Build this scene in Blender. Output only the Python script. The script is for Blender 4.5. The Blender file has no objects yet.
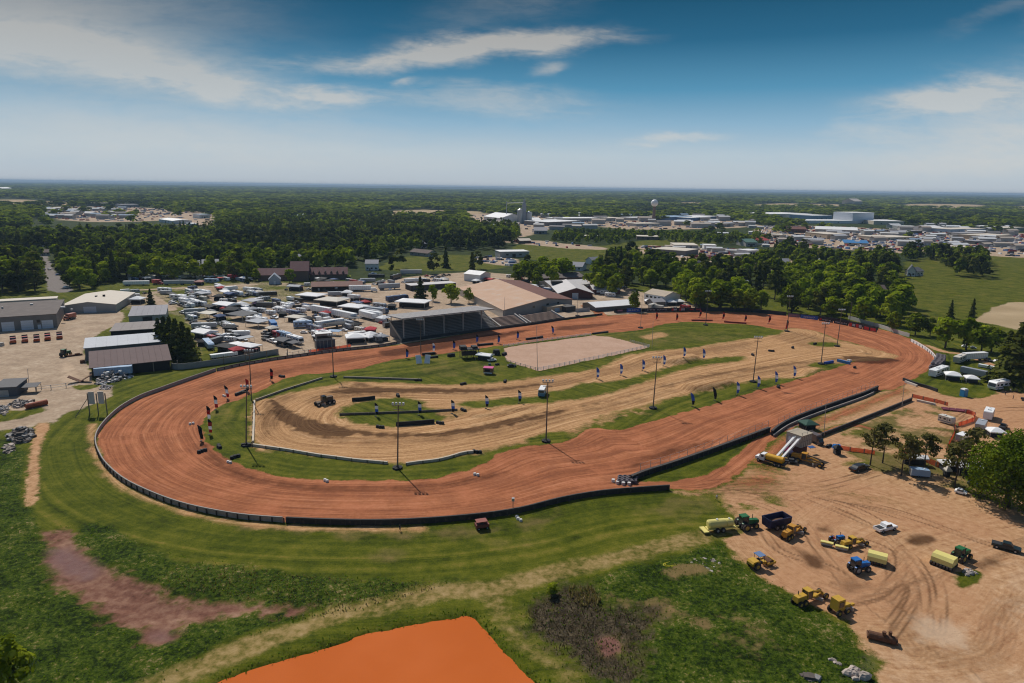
import bpy,bmesh,math,random
import numpy as np
from mathutils import Vector,Matrix
random.seed(7);RNG=np.random.default_rng(7)
scene=bpy.context.scene
COL=scene.collection
R=math.radians
# ------------------------------------------------------------------ camera
F=683.0;W,H=1024,683;CAMH=80.0
PITCH=R(12.75);ROLL=R(0.783)
fw=Vector((0,math.cos(PITCH),-math.sin(PITCH)))
r0=Vector((1,0,0));u0=Vector((0,math.sin(PITCH),math.cos(PITCH)))
rt=r0*math.cos(ROLL)+u0*math.sin(ROLL)
up=u0*math.cos(ROLL)-r0*math.sin(ROLL)
cam=bpy.data.cameras.new('camera');camo=bpy.data.objects.new('camera',cam)
COL.objects.link(camo)
M=Matrix(((rt.x,up.x,-fw.x,0),(rt.y,up.y,-fw.y,0),(rt.z,up.z,-fw.z,CAMH),(0,0,0,1)))
camo.matrix_world=M
cam.sensor_width=36;cam.lens=36*F/W
cam.clip_start=1;cam.clip_end=120000
scene.camera=camo
def P(px,py,z=0.0):
 """ground point (world, height z) seen at a place of the photograph"""
 d=fw+rt*((px-512)/F)+up*(-(py-341.5)/F)
 t=(z-CAMH)/d.z
 return Vector((d.x*t,d.y*t,z))
def Q(p):
 v=Vector(p)-Vector((0,0,CAMH));t=v.dot(fw)
 return 512+F*v.dot(rt)/t,341.5-F*v.dot(up)/t
def Qn(xy,z=0.0):
 v=np.stack([xy[:,0],xy[:,1],np.full(len(xy),z-CAMH)],1)
 t=v@np.array(fw)
 t=np.where(t>1,t,1)
 return 512+F*(v@np.array(rt))/t,341.5-F*(v@np.array(up))/t
class Z:
 """pixel reader for a zoomed crop: Z(x0, y0, scale)(zx, zy) -> photograph pixel"""
 def __init__(s,x0,y0,k):s.a=(x0,y0,k)
 def __call__(s,zx,zy):return(s.a[0]+zx/s.a[2],s.a[1]+zy/s.a[2])
def head(a,b):
 """heading (rotation about z) from photo pixel a to b on the ground"""
 d=P(*b)-P(*a);return math.atan2(d.y,d.x)
 # ------------------------------------------------------------------ noise
def _h(ix,iy,s):
 n=(ix.astype(np.int64)*374761393+iy.astype(np.int64)*668265263+s*974634777)&0xFFFFFFFF
 n=((n^(n>>13))*1274126177)&0xFFFFFFFF
 return((n^(n>>16))&0xFFFF)/65535.0
def vnoise(x,y,s=0):
 ix=np.floor(x);iy=np.floor(y);fx=x-ix;fy=y-iy
 fx=fx*fx*(3-2*fx);fy=fy*fy*(3-2*fy)
 a=_h(ix,iy,s);b=_h(ix+1,iy,s);c=_h(ix,iy+1,s);d=_h(ix+1,iy+1,s)
 return(a*(1-fx)+b*fx)*(1-fy)+(c*(1-fx)+d*fx)*fy
def fbm(x,y,s=0,o=4):
 r=0;a=.5;t=0
 for i in range(o):
  r=r+a*vnoise(x,y,s+i*17);t+=a;a*=.5;x=x*2.03+5.1;y=y*2.03+1.7
 return r/t
 # ------------------------------------------------------------------ polygons
def catmull(pts,n=4,closed=True):
 p=np.array(pts,float);m=len(p);out=[]
 rng=range(m)if closed else range(m-1)
 for i in rng:
  if closed:a,b,c,d=p[(i-1)%m],p[i],p[(i+1)%m],p[(i+2)%m]
  else:a,b,c,d=p[max(i-1,0)],p[i],p[i+1],p[min(i+2,m-1)]
  for k in range(n):
   t=k/n
   out.append(.5*((2*b)+(c-a)*t+(2*a-5*b+4*c-d)*t*t+(3*b-a-3*c+d)*t**3))
 if not closed:out.append(p[-1])
 return np.array(out)
def ground(pts):return np.array([P(*q)[:2]for q in pts])
def poly_sd(poly,x,y):
 """signed distance, positive inside"""
 n=len(poly);d2=np.full(x.shape,1e18);ins=np.zeros(x.shape,bool)
 for i in range(n):
  ax,ay=poly[i];bx,by=poly[(i+1)%n]
  ex,ey=bx-ax,by-ay;L=ex*ex+ey*ey+1e-12
  t=np.clip(((x-ax)*ex+(y-ay)*ey)/L,0,1)
  d2=np.minimum(d2,(x-ax-t*ex)**2+(y-ay-t*ey)**2)
  if ay!=by:
   c=((ay>y)!=(by>y))&(x<ex*(y-ay)/ey+ax);ins^=c
 return np.where(ins,1,-1)*np.sqrt(d2)
def line_ds(line,x,y):
 """distance to an open polyline, signed side distance and arc length of the nearest point"""
 d2=np.full(x.shape,1e18);s=np.zeros(x.shape);side=np.zeros(x.shape);acc=0.0
 for i in range(len(line)-1):
  ax,ay=line[i];bx,by=line[i+1];ex,ey=bx-ax,by-ay;L=math.hypot(ex,ey)+1e-9
  t=np.clip(((x-ax)*ex+(y-ay)*ey)/L/L,0,1)
  q=(x-ax-t*ex)**2+(y-ay-t*ey)**2
  m=q<d2;d2=np.where(m,q,d2);s=np.where(m,acc+t*L,s)
  side=np.where(m,np.sign(ex*(y-ay)-ey*(x-ax)),side);acc+=L
 d=np.sqrt(d2);return d,d*side,s
def sstep(a,b,x):
 t=np.clip((x-a)/(b-a),0,1);return t*t*(3-2*t)
 # ------------------------------------------------------------------ materials
MATS={}
class NT:
 def __init__(s,name,lib=None):
  s.m=bpy.data.materials.new(name);s.m.use_nodes=True;s.t=s.m.node_tree;s.t.nodes.clear()
  s.out=s.n('ShaderNodeOutputMaterial')
 def n(s,k,**kw):
  x=s.t.nodes.new(k)
  for a,b in kw.items():setattr(x,a,b)
  return x
 def l(s,a,b):s.t.links.new(a,b)
 def val(s,sock,v):
  if hasattr(v, 'is_linked')or isinstance(v,bpy.types.NodeSocket):s.l(v,sock)
  else:sock.default_value=v
 def math(s,op,a,b=0.0,c=None,clamp=False):
  x=s.n('ShaderNodeMath',operation=op,use_clamp=clamp);s.val(x.inputs[0],a);s.val(x.inputs[1],b)
  if c is not None:s.val(x.inputs[2],c)
  return x.outputs[0]
 def noise(s,vec,scale,detail=4,rough=.55,dist=0.0):
  x=s.n('ShaderNodeTexNoise');x.inputs['Scale'].default_value=scale;x.inputs['Detail'].default_value=detail
  x.inputs['Roughness'].default_value=rough;x.inputs['Distortion'].default_value=dist
  if vec is not None:s.l(vec,x.inputs['Vector'])
  return x.outputs['Fac']
 def mix(s,f,a,b,bt='MIX'):
  x=s.n('ShaderNodeMix',data_type='RGBA',blend_type=bt);s.val(x.inputs[0],f)
  for i,v in((6,a),(7,b)):
   if isinstance(v,bpy.types.NodeSocket):s.l(v,x.inputs[i])
   else:x.inputs[i].default_value=(*v,1)if len(v)==3 else v
  return x.outputs[2]
 def ramp(s,f,stops):
  x=s.n('ShaderNodeValToRGB');e=x.color_ramp.elements
  while len(e)<len(stops):e.new(.5)
  for i,(p,c)in enumerate(stops):
   e[i].position=p;e[i].color=(*c,1)if len(c)==3 else c
  s.l(f,x.inputs[0]);return x.outputs[0]
 def mr(s,v,a,b,c=0.0,d=1.0):
  x=s.n('ShaderNodeMapRange');s.val(x.inputs[0],v)
  for i,q in enumerate((a,b,c,d)):x.inputs[i+1].default_value=q
  return x.outputs[0]
 def smooth(s,v,a,b):
  x=s.n('ShaderNodeMapRange',interpolation_type='SMOOTHSTEP');s.val(x.inputs[0],v)
  x.inputs[1].default_value=a;x.inputs[2].default_value=b;return x.outputs[0]
 def bsdf(s,col,rough=.8,metal=0.0,spec=.3,normal=None):
  b=s.n('ShaderNodeBsdfPrincipled')
  if isinstance(col,bpy.types.NodeSocket):s.l(col,b.inputs['Base Color'])
  else:b.inputs['Base Color'].default_value=(*col,1)
  s.val(b.inputs['Roughness'],rough);b.inputs['Metallic'].default_value=metal
  b.inputs['Specular IOR Level'].default_value=spec
  if normal is not None:s.l(normal,b.inputs['Normal'])
  s.l(b.outputs[0],s.out.inputs[0]);return b
 def geo(s):return s.n('ShaderNodeTexCoord').outputs['Object']
 def bump(s,h,dist=.1,strength=.5):
  x=s.n('ShaderNodeBump');x.inputs['Strength'].default_value=strength;x.inputs['Distance'].default_value=dist
  s.l(h,x.inputs['Height']);return x.outputs[0]
def mat(name,col,rough=.7,metal=0.0,var=.18,scale=1.2,spec=.35,dirt=None,objcol=False,thru=0.0):
 """a weathered procedural material: two scales of noise over one real-world base colour"""
 if name in MATS:return MATS[name]
 t=NT(name);g=t.geo()
 n1=t.noise(g,scale,5,.6);n2=t.noise(g,scale*7,3)
 if objcol:
  oc=t.n('ShaderNodeObjectInfo').outputs['Color'];base=oc
 else:base=None
 k=t.math('ADD',t.math('MULTIPLY',n1,.65),t.math('MULTIPLY',n2,.35))
 k=t.mr(k,.3,.7,1-var,1+var*.6)
 cc=t.n('ShaderNodeCombineXYZ')
 for i in range(3):t.l(k,cc.inputs[i])
 c=t.mix(1.0,base if base is not None else col,cc.outputs[0], 'MULTIPLY')
 if dirt:
  c=t.mix(t.math('MULTIPLY',t.smooth(n1,.5,.75),dirt[1]),c,dirt[0])
 b=t.bsdf(c,rough,metal,spec)
 if thru:
  tr=t.n('ShaderNodeBsdfTranslucent');mx=t.n('ShaderNodeMixShader');t.l(c,tr.inputs[0]);mx.inputs[0].default_value=thru;t.l(b.outputs[0],mx.inputs[1]);t.l(tr.outputs[0],mx.inputs[2]);t.l(mx.outputs[0],t.out.inputs[0])
 MATS[name]=t.m;return t.m
 # ------------------------------------------------------------------ mesh builder
class MB:
 def __init__(s):s.v=[];s.f=[];s.m=[]
 def add(s,vs,fs,m=0):
  o=len(s.v);s.v+=[tuple(p)for p in vs];s.f+=[tuple(o+i for i in f)for f in fs];s.m+=[m]*len(fs);return s
 def box(s,c,d,rz=0,m=0,tx=1.0,ty=1.0,sx=0.0,sy=0.0):
  """box centred at c (c.z = BOTTOM), size d; top scaled by tx, ty and shifted by sx, sy"""
  x,y,h=d[0]/2,d[1]/2,d[2];co,si=math.cos(rz),math.sin(rz);vs=[]
  for z,kx,ky,ox,oy in((0,1,1,0,0),(h,tx,ty,sx,sy)):
   for a,b in((-1,-1),(1,-1),(1,1),(-1,1)):
    px,py=a*x*kx+ox,b*y*ky+oy
    vs.append((c[0]+px*co-py*si,c[1]+px*si+py*co,c[2]+z))
  return s.add(vs,[(3,2,1,0),(4,5,6,7),(0,1,5,4),(1,2,6,5),(2,3,7,6),(3,0,4,7)],m)
 def prism(s,prof,y0,y1,m=0,axis='y'):
  """profile [(x,z)] counter-clockwise seen from -y, extruded from y0 to y1"""
  n=len(prof)
  if axis=='y':vs=[(x,y0,z)for x,z in prof]+[(x,y1,z)for x,z in prof]
  else:vs=[(y0,x,z)for x,z in prof]+[(y1,x,z)for x,z in prof]
  fs=[tuple(range(n)),tuple(range(2*n-1,n-1,-1))]+[(i,i+n,(i+1)%n+n,(i+1)%n)for i in range(n)]
  if axis!='y':fs=[f[::-1]for f in fs]
  return s.add(vs,fs,m)
 def cyl(s,a,b,ra,rb=None,n=8,m=0,cap=True):
  rb=ra if rb is None else rb;a=Vector(a);b=Vector(b);d=(b-a)
  if d.length<1e-6:return s
  d.normalize();q=d.orthogonal().normalized();w=d.cross(q);vs=[]
  for p,r in((a,ra),(b,rb)):
   for i in range(n):
    t=2*math.pi*i/n;vs.append(p+(q*math.cos(t)+w*math.sin(t))*r)
  fs=[(i,(i+1)%n,n+(i+1)%n,n+i)for i in range(n)]
  if cap:fs+=[tuple(range(n-1,-1,-1)),tuple(range(n,2*n))]
  return s.add(vs,fs,m)
 def tube(s,pts,r,n=6,m=0):
  for a,b in zip(pts,pts[1:]):s.cyl(a,b,r,r,n,m)
  return s
 def ball(s,c,r,nu=10,nv=6,m=0,jit=0.0,zmin=-1.0):
  if not isinstance(r,(tuple,list)):r=(r,r,r)
  vs=[];rows=nv+1
  for j in range(rows):
   ph=-math.pi/2+math.pi*j/nv
   for i in range(nu):
    t=2*math.pi*i/nu;k=1+random.uniform(-jit,jit)
    zz=max(math.sin(ph),zmin)
    vs.append((c[0]+r[0]*math.cos(ph)*math.cos(t)*k,c[1]+r[1]*math.cos(ph)*math.sin(t)*k,c[2]+r[2]*zz*k))
  fs=[(j*nu+i,j*nu+(i+1)%nu,(j+1)*nu+(i+1)%nu,(j+1)*nu+i)for j in range(nv)for i in range(nu)]
  return s.add(vs,fs,m)
 def quad(s,pts,m=0):return s.add(pts,[tuple(range(len(pts)))],m)
 def slab(s,pts,th,m=0):
  """a polygon (list of 3d points, counter-clockwise from above) with thickness th downwards"""
  n=len(pts);vs=[tuple(p)for p in pts]+[(p[0],p[1],p[2]-th)for p in pts]
  return s.add(vs,[tuple(range(n)),tuple(range(2*n-1,n-1,-1))]+[(i,i+n,(i+1)%n+n,(i+1)%n)for i in range(n)],m)
 def pieces(s):
  par=list(range(len(s.v)))
  def f(i):
   while par[i]!=i:i=par[i]
   return i
  for q in s.f:
   for i in q[1:]:par[f(i)]=f(q[0])
  out={}
  for q,m in zip(s.f,s.m):
   b,mp=out.setdefault(f(q[0]),(MB(),{}))
   for i in q:
    if i not in mp:mp[i]=len(b.v);b.v.append(s.v[i])
   b.f.append(tuple(mp[i]for i in q));b.m.append(m)
  return[b for b,_ in out.values()]
 def mesh(s,name,mats,smooth=False):
  me=bpy.data.meshes.new(name);me.from_pydata(s.v,[],s.f)
  for q in mats:me.materials.append(q)
  if len(mats)>1:me.polygons.foreach_set('material_index',s.m)
  if smooth:me.polygons.foreach_set('use_smooth',[True]*len(s.f))
  me.validate();me.update();return me
def obj(name,mb,mats,parent=None,smooth=False):
 if not isinstance(mats,(list,tuple)):mats=[mats]
 if name in SPLIT:
  k,par=mb.pieces(),None
  for q in k[1:]:obj_(name,q,mats,parent,smooth)
  mb=k[0]
 return obj_(name,mb,mats,parent,smooth)
SPLIT={'post', 'roof_vent', 'roof_unit', 'canopy_post', 'roof_post', 'white_drum', 'cradle', 'brace'}
def obj_(name,mb,mats,parent=None,smooth=False):
 o=bpy.data.objects.new(name,mb.mesh(name,mats,smooth));COL.objects.link(o)
 if parent is not None:o.parent=parent
 return o
def tag(o,label=None,cat=None,group=None,kind=None):
 if label:o['label']=label
 if cat:o['category']=cat
 if group:o['group']=group
 if kind:o['kind']=kind
 return o
def thing(name,label,cat,loc=(0,0,0),rz=0,group=None):
 o=bpy.data.objects.new(name,None);COL.objects.link(o);o.empty_display_size=.5
 o.location=loc;o.rotation_euler=(0,0,rz);return tag(o,label,cat,group)
def dup(root,loc,rz,label,group=None,sc=None,color=None):
 """a copy of a thing with copies of its parts and sub-parts"""
 def cp(o,par):
  c=o.copy();COL.objects.link(c)
  if par is not None:c.parent=par
  if color and o.get('paint'):c.color=(*color,1)
  for ch in KIDS.get(o.name,()):cp(ch,c)
  return c
 if root.name not in KIDS:index(root)
 r=cp(root,None);r.location=loc;r.rotation_euler=(0,0,rz)
 if sc is not None:r.scale=sc if isinstance(sc,tuple)else(sc,sc,sc)
 r['label']=label
 if group:r['group']=group
 elif 'group' in r:del r['group']
 return r
KIDS={}
def index(root):
 KIDS[root.name]=list(root.children)
 for c in root.children:index(c)
USED=set()
def place(proto,loc,rz,label,group=None,sc=None,color=None):
 """the first time moves the prototype itself, then copies it"""
 if proto.name not in USED:
  USED.add(proto.name);index(proto)
  PROTO_PENDING[proto.name]=(proto,loc,rz,label,group,sc,color)
  return proto
 return dup(proto,loc,rz,label,group,sc,color)
PROTO_PENDING={}
def finish_protos():
 """prototypes stay at rest while copies are taken, then go to the first place they were asked for"""
 for o,loc,rz,label,group,sc,color in PROTO_PENDING.values():
  o.location=loc;o.rotation_euler=(0,0,rz);o['label']=label
  if group:o['group']=group
  elif 'group' in o:del o['group']
  if sc is not None:o.scale=sc if isinstance(sc,tuple)else(sc,sc,sc)
  if color:
   def rec(q):
    if q.get('paint'):q.color=(*color,1)
    for c in q.children:rec(c)
   rec(o)
ORD=['first', 'second', 'third', 'fourth', 'fifth', 'sixth', 'seventh', 'eighth', 'ninth', 'tenth', 'eleventh', 'twelfth']+['%dth'%i for i in range(13,60)]
# ------------------------------------------------------------------ light and sky
SUN_EL=R(47);SUN_AZ=math.atan2(-0.46,0.89)
sd=bpy.data.lights.new('sun', 'SUN');sd.energy=4.1;sd.angle=R(0.53);sd.color=(1.0,.955,.885)
sun=bpy.data.objects.new('sun',sd);COL.objects.link(sun)
dirv=Vector((-math.sin(SUN_AZ)*math.cos(SUN_EL),-math.cos(SUN_AZ)*math.cos(SUN_EL),-math.sin(SUN_EL)))
sun.rotation_euler=dirv.to_track_quat('-Z', 'Y').to_euler();sun.location=(-200,300,400)
world=bpy.data.worlds.new('World');scene.world=world;world.use_nodes=True
class WT(NT):
 def __init__(s,t):s.t=t
w=WT(world.node_tree);w.t.nodes.clear()
out=w.n('ShaderNodeOutputWorld');bg=w.n('ShaderNodeBackground');w.l(bg.outputs[0],out.inputs[0])
bg.inputs[1].default_value=0.09
sky=w.n('ShaderNodeTexSky',sky_type='NISHITA');sky.sun_disc=False
sky.sun_elevation=SUN_EL;sky.sun_rotation=SUN_AZ;sky.altitude=300;sky.air_density=1.0;sky.dust_density=1.0;sky.ozone_density=2.0
dvec=w.n('ShaderNodeTexCoord').outputs['Generated']
sep=w.n('ShaderNodeSeparateXYZ');w.l(dvec,sep.inputs[0]);dx,dy,dz=sep.outputs
# depth of the blue with height above the horizon (clear dry air seen through a polarised lens)
k=1.07/.09
def lin(r,g,b):return tuple((((c/255)+.055)/1.055)**2.4 if c>10 else c/255/12.92 for c in(r,g,b))
stops=[(0.0,(186,194,202)),(.045,(176,196,209)),(.085,(140,178,203)),(.13,(88,147,181)),(.19,(46,104,138)),(.26,(26,76,106)),(.36,(18,62,96))]
zz=w.math('MAXIMUM',dz,0.0)
rmp=w.ramp(w.mr(zz,0,.4),[(a/.4,tuple(c*.6 for c in lin(*q)))for a,q in stops])
deep=w.mix(1.0,rmp,(k/.6,)*3, 'MULTIPLY')
clear=w.mix(w.math('MULTIPLY',w.smooth(zz,.28,.6),.95),deep,sky.outputs[0])
# cirrus: streaks at their directions, torn by noise stretched along the wind
iy=w.math('DIVIDE',1.0,w.math('MAXIMUM',dy,.05))
U=w.math('MULTIPLY',dx,iy);V=w.math('MULTIPLY',dz,iy)
def cmb(a,b):
 c=w.n('ShaderNodeCombineXYZ');w.val(c.inputs[0],a);w.val(c.inputs[1],b);return c.outputs[0]
warp=w.noise(cmb(w.math('MULTIPLY',U,6.0),w.math('MULTIPLY',V,16.0)),1.0,5,.6)
warp2=w.noise(cmb(w.math('MULTIPLY_ADD',U,5.0,7.3),w.math('MULTIPLY',V,12.0)),1.0,4,.6)
fine=w.noise(cmb(w.math('MULTIPLY_ADD',w.math('ADD',U,w.math('MULTIPLY',V,.9)),9.0,3.1),w.math('MULTIPLY',V,42.0)),1.0,8,.62,.6)
finer=w.noise(cmb(w.math('MULTIPLY_ADD',U,30.0,1.1),w.math('MULTIPLY',V,95.0)),1.0,6,.65,.8)
fib=w.math('ADD',w.math('MULTIPLY',fine,.7),w.math('MULTIPLY',finer,.3))
total=None
# photo px, py, half length, half height, tilt (degrees, + rises to the right), strength, softness 0..1
for(cx,cy,rx,ry,tilt,a,thr)in[(30,30,230,55,-4,.62,.2),(120,72,230,26,-9,.60,.24),(215,93,90,14,-7,.55,.34),(120,130,300,36,-6,.34,.2),(436,69,160,11,5.5,1.05,.38),(515,56,95,10,3,.95,.34),(335,106,62,11,1,.85,.4),(487,108,125,17,-3,.62,.42),(541,80,24,8,10,.7,.4),(403,91,14,5,5,.6,.4),(665,144,55,6,5,.75,.4),(920,107,85,17,7,.95,.36),(1010,125,130,55,8,.65,.3),(1015,42,35,20,10,.5,.4),(840,138,60,14,4,.45,.45),(520,18,140,34,20,.22,.45),(960,30,70,10,18,.2,.45),(420,155,320,30,2,.16,.3),(90,140,260,30,2,.2,.3),(700,165,420,18,0,.15,.3),(925,165,180,30,5,.3,.3)]:
 cu,cv=(cx-512)/F*1.0,(187+(cx-512)*.0137-cy)/F*1.02
 du=w.math('ADD',w.math('SUBTRACT',U,cu),w.math('MULTIPLY_ADD',warp2,.09,-.045));dv=w.math('ADD',w.math('SUBTRACT',V,cv),w.math('MULTIPLY_ADD',warp,.05,-.025))
 c_,s_=math.cos(R(tilt)),math.sin(R(tilt))
 a1=w.math('ADD',w.math('MULTIPLY',du,c_/(rx/F)),w.math('MULTIPLY',dv,s_/(rx/F)))
 a2=w.math('ADD',w.math('MULTIPLY',dv,c_/(ry/F)),w.math('MULTIPLY',du,-s_/(ry/F)))
 rr=w.math('SQRT',w.math('ADD',w.math('MULTIPLY',a1,a1),w.math('MULTIPLY',a2,a2)))
 m=w.smooth(rr,1.6,.1)
 soft=rx>=200;g=w.smooth(w.math('ADD',fib,w.math('MULTIPLY_ADD',m,.34,-.17)),thr-(.3 if soft else.14),thr+(.55 if soft else.5))
 m=w.math('MULTIPLY',w.math('MULTIPLY',m,g),a)
 total=m if total is None else w.math('ADD',total,m)
total=w.math('MULTIPLY',w.math('MINIMUM',total,.78),w.smooth(dz,0.0,.03))
cl=w.mix(w.smooth(zz,.05,.26),lin(205,206,204),lin(184,178,170));cl=w.mix(1.0,cl,(k,)*3, 'MULTIPLY')
w.l(w.mix(total,clear,cl),bg.inputs[0])
vs=scene.view_settings;vs.view_transform='Standard';vs.look='None';vs.exposure=-0.1;vs.gamma=1.0;vs.use_curve_mapping=False
scene.cycles.use_denoising=True
try:scene.cycles.denoiser='OPENIMAGEDENOISE'
except Exception:pass
scene.cycles.filter_width=1.15;scene.cycles.max_bounces=6;scene.cycles.diffuse_bounces=2;scene.cycles.glossy_bounces=2;scene.cycles.transmission_bounces=4
scene.cycles.volume_bounces=0;scene.cycles.use_adaptive_sampling=True;scene.cycles.adaptive_threshold=0.02
scene.cycles.sample_clamp_indirect=6
world.cycles.sampling_method='MANUAL';world.cycles.sample_map_resolution=512
# ------------------------------------------------------------------ the ground: zones traced on the ground plane
z5=Z(180,340,4.268);z380=Z(380,340,4.268)
TRACK_OUT=[(95,440),(98,452),(105,466),(120,480),(140,491),(170,503),(200,511),(240,518),(280,521.5),(330,523.5),(380,524),(430,522),(480,517.5),(520,511.5),(560,501.5),(600,494.5),(640,491),(670,488.5),(700,490),(722,484),(748,466),(764,450),(776,437),(800,425),(835,408),(878,391),(893,390),(905,384),(918,376),(928,369),(935,361),(934,353),(925,345.5),(910,338.5),(880,329),(850,323),(820,319),(790,315.5),(760,313),(720,311.5),(680,312),(640,313.5),(606,316),(560,320.5),(520,325.5),(480,331.5),(430,340),(380,347.5),(330,352.5),(280,359.5),(240,366),(211,373),(180,383.5),(145,396),(120,411),(103,427)]
INFIELD=[(243,398.5),(222,404),(208,415),(201,427),(206,438),(215,450),(231,462),(257,471),(285,477),(320,480),(356,480.5),(400,480),(438,478),(474,467.7),(492,459),(511,450),(530,446),(567,441),(589,428),(620,430),(657,420),(690,410),(720,403),(755,391.5),(781,384),(802,378),(843,365),(862,357),(866,350),(850,342),(835,339),(818,332.5),(792,328.5),(781,330),(751,324.8),(720,323.5),(694,321.8),(665,323.8),(640,330),(603,333),(591,333.5),(540,341),(500,345.5),(446,353),(415,357),(391,360),(360,368.6),(330,373),(295,376),(270,386)]
COURSE=[(255,403),(271,398.5),(297,391.5),(330,386),(358,382.5),(400,383),(427,384.5),(473,384.5),(504,382),(530,378.6),(558,374.5),(600,368),(622,357),(655,351),(691,348),(720,343),(751,338.5),(781,334),(786,329),(800,328.5),(818,332),(835,339),(855,344),(885,352),(898,357),(870,361),(843,362.5),(802,376.5),(786,377.5),(753,380.5),(711,390.5),(690,393.5),(664,400),(641,408),(613,412),(589,424),(567,436),(545,434),(530,441),(511,445.5),(497,447.7),(480,453),(459,455),(436,460.5),(408,464),(391,463.5),(356,460.5),(320,456),(285,450),(253,445.5)]
ISL_A=[(339,409),(353,403.5),(379,398.8),(403,397.6),(422,401),(428,408),(445,409),(463,411.5),(452,417),(436,422),(410,425),(382,426.5),(349,421.5),(340,416)]
ISL_B=[(457,404),(475,400.5),(497,398.5),(539,396),(549,391.5),(567,389),(581,383),(606,382),(626,379),(642,374.7),(663,368.6),(696,360.4),(722,357),(744,356.5),(740,361.5),(724,362.8),(683,369.6),(642,383),(618,391),(600,394.5),(567,400.5),(520,404.6),(469,408.5)]
PATCH_5=[(528,440),(544,434.5),(563,430),(572,435),(560,441),(540,444)]
PATCH_8=[(806,365),(820,362),(838,365),(825,368),(810,367)]
PATCH_9=[(806,343),(822,341.5),(839,343.5),(835,347),(815,346)]
ARENA=[(503,348),(520,345),(560,340),(591,335.5),(610,337),(630,342),(650,347),(600,358),(570,364.3),(538,370.5),(520,366),(507,361)]
WEDGE=[(636,481.5),(674,481.5),(705,474),(721,468),(739,453),(749,443.5),(765,434.5),(772,430.5),(752,436),(700,455.5),(640,475.5)]
LOT=[(671,491),(700,480),(735,464),(752,450),(768,437.5),(776,434),(835,408),(879,391),(903,382),(925,387.5),(942,394.5),(962,398),(985,396.5),(1002,392),(1024,386),(1100,380),(1150,520),(1150,740),(888,740),(886,690),(874,656),(846,621),(802,600),(764,577),(738,558),(724,543),(735,524),(712,499),(690,497)]
PINE_GRASS=[(826,441),(870,420),(912,402.5),(938,406),(960,413),(970,425),(962,450),(985,500),(1040,520),(1060,490),(1060,440),(1000,440),(970,466),(930,476),(880,465),(845,455)]
PINE_STRIP=[(845,462),(870,470),(905,482),(935,487),(960,492),(990,503),(1024,517),(1080,530),(1080,500),(1000,470),(900,455)]
LAWN_R=[(930,343),(940,340),(990,345),(1024,350),(1100,352),(1100,386),(1024,386),(1002,391),(985,395.5),(962,397),(942,393),(920,386),(938,368),(937,352)]
YARD=[(-60,318),(20,318),(60,312),(118,310),(122,322),(105,330),(86,345),(86,356),(96,383),(112,386),(110,396),(100,402),(84,408),(66,414),(50,425),(36,427),(-60,432),(-60,395)]
YARD_G1=[(-60,412),(0,408),(20,411),(40,407),(48,411),(30,416),(10,421),(-60,428)]
YARD_G2=[(74,386.5),(88,384.5),(98,386),(92,389),(80,390)]
TRACKPATH=[(36,424),(50,424),(44,440),(40,455),(40,480),(37,500),(30,507),(24,500),(27,470),(30,450),(33,438)]
CAMP=[(118,310),(130,298),(160,289),(210,284),(252,281.5),(330,284),(372,283),(400,278),(470,272),(520,275),(600,280),(640,292),(690,302),(690,311),(606,315.5),(560,320),(480,331),(430,340),(380,347),(330,352),(300,357),(283,357),(275,352),(206,366),(200,350),(180,320),(150,312)]
LANES=[[(204,289),(216,300),(235,316),(252,330),(268,348),(284,354)],[(150,296),(165,305),(172,310)],[(140,290),(200,287),(252,285)],[(252,298),(270,306),(290,322),(308,338),(315,346)],[(196,291),(232,300),(262,312),(285,330)]]
CAMP_GREEN=[[(206,336),(225,352),(232,363),(205,366)],[(183,371),(232,360),(275,352),(279,357),(240,364.5),(205,373),(184,381)],[(170,291),(185,297),(194,302),(180,300)],[(182,290),(190,294),(184,296)]]
ROAD_L=[(41,255),(47,256),(56,272),(72,290),(50,291),(45,275)]
LUSH=[[(520,607),(545,591),(600,575),(680,556),(716,541),(735,556),(760,576),(800,601),(845,621),(872,656),(885,685),(880,740),(590,740),(575,685),(545,652),(522,628)],[(-60,440),(0,440),(24,452),(26,500),(45,525),(75,528),(100,521),(143,546),(191,560.5),(240,565),(289,573),(366,579.5),(455,580),(452,585),(390,602),(348,613),(289,625),(244,637),(200,658),(100,740),(-60,740)]]
MUD=[(43,532),(60,531),(72,535),(79,549),(100,567),(134,577),(162,594),(191,601),(239,602),(285,608),(310,606),(300,613),(262,614),(239,612),(191,622),(176,630),(172,641),(148,641),(143,630),(107,620),(95,608),(79,596),(60,584),(48,563),(51,546)]
POOL=[[(49,552),(60,546),(72,546),(86,558),(97,567),(94,576),(80,580),(64,574),(53,566)],[(150,633),(165,630),(173,636),(168,641),(152,640)]]
MARSH=[(528,615),(537,605),(549,599),(570,587),(588,590),(600,605),(620,608),(653,608),(656,617),(641,628.6),(644,646.5),(638,670),(626,681),(602,676),(579,664),(555,646.5),(537,628.6)]
MPOOL=[(594,641),(602,634),(618,634),(623,643),(620,654),(603,655)]
POND=[(205,692),(218,682),(238.6,673),(277,661),(313,651),(348.6,640.5),(357.5,634.6),(390,628.6),(426,621),(452.7,616.7),(464.6,615),(473.5,618),(480,625.6),(487,632),(499,646.5),(519.5,664),(533,680.6),(545,700),(570,760),(150,760)]
PATH_LINE=[(150,690),(200,668),(240,650),(290,633),(340,615),(400,601),(440,592),(490,590),(534,578.5),(579,566),(623,557),(668,545),(707,536),(730,527)]
PATH_LINE2=[(485,592),(499,608),(519,634),(549,658),(573,679),(610,720)]
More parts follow.
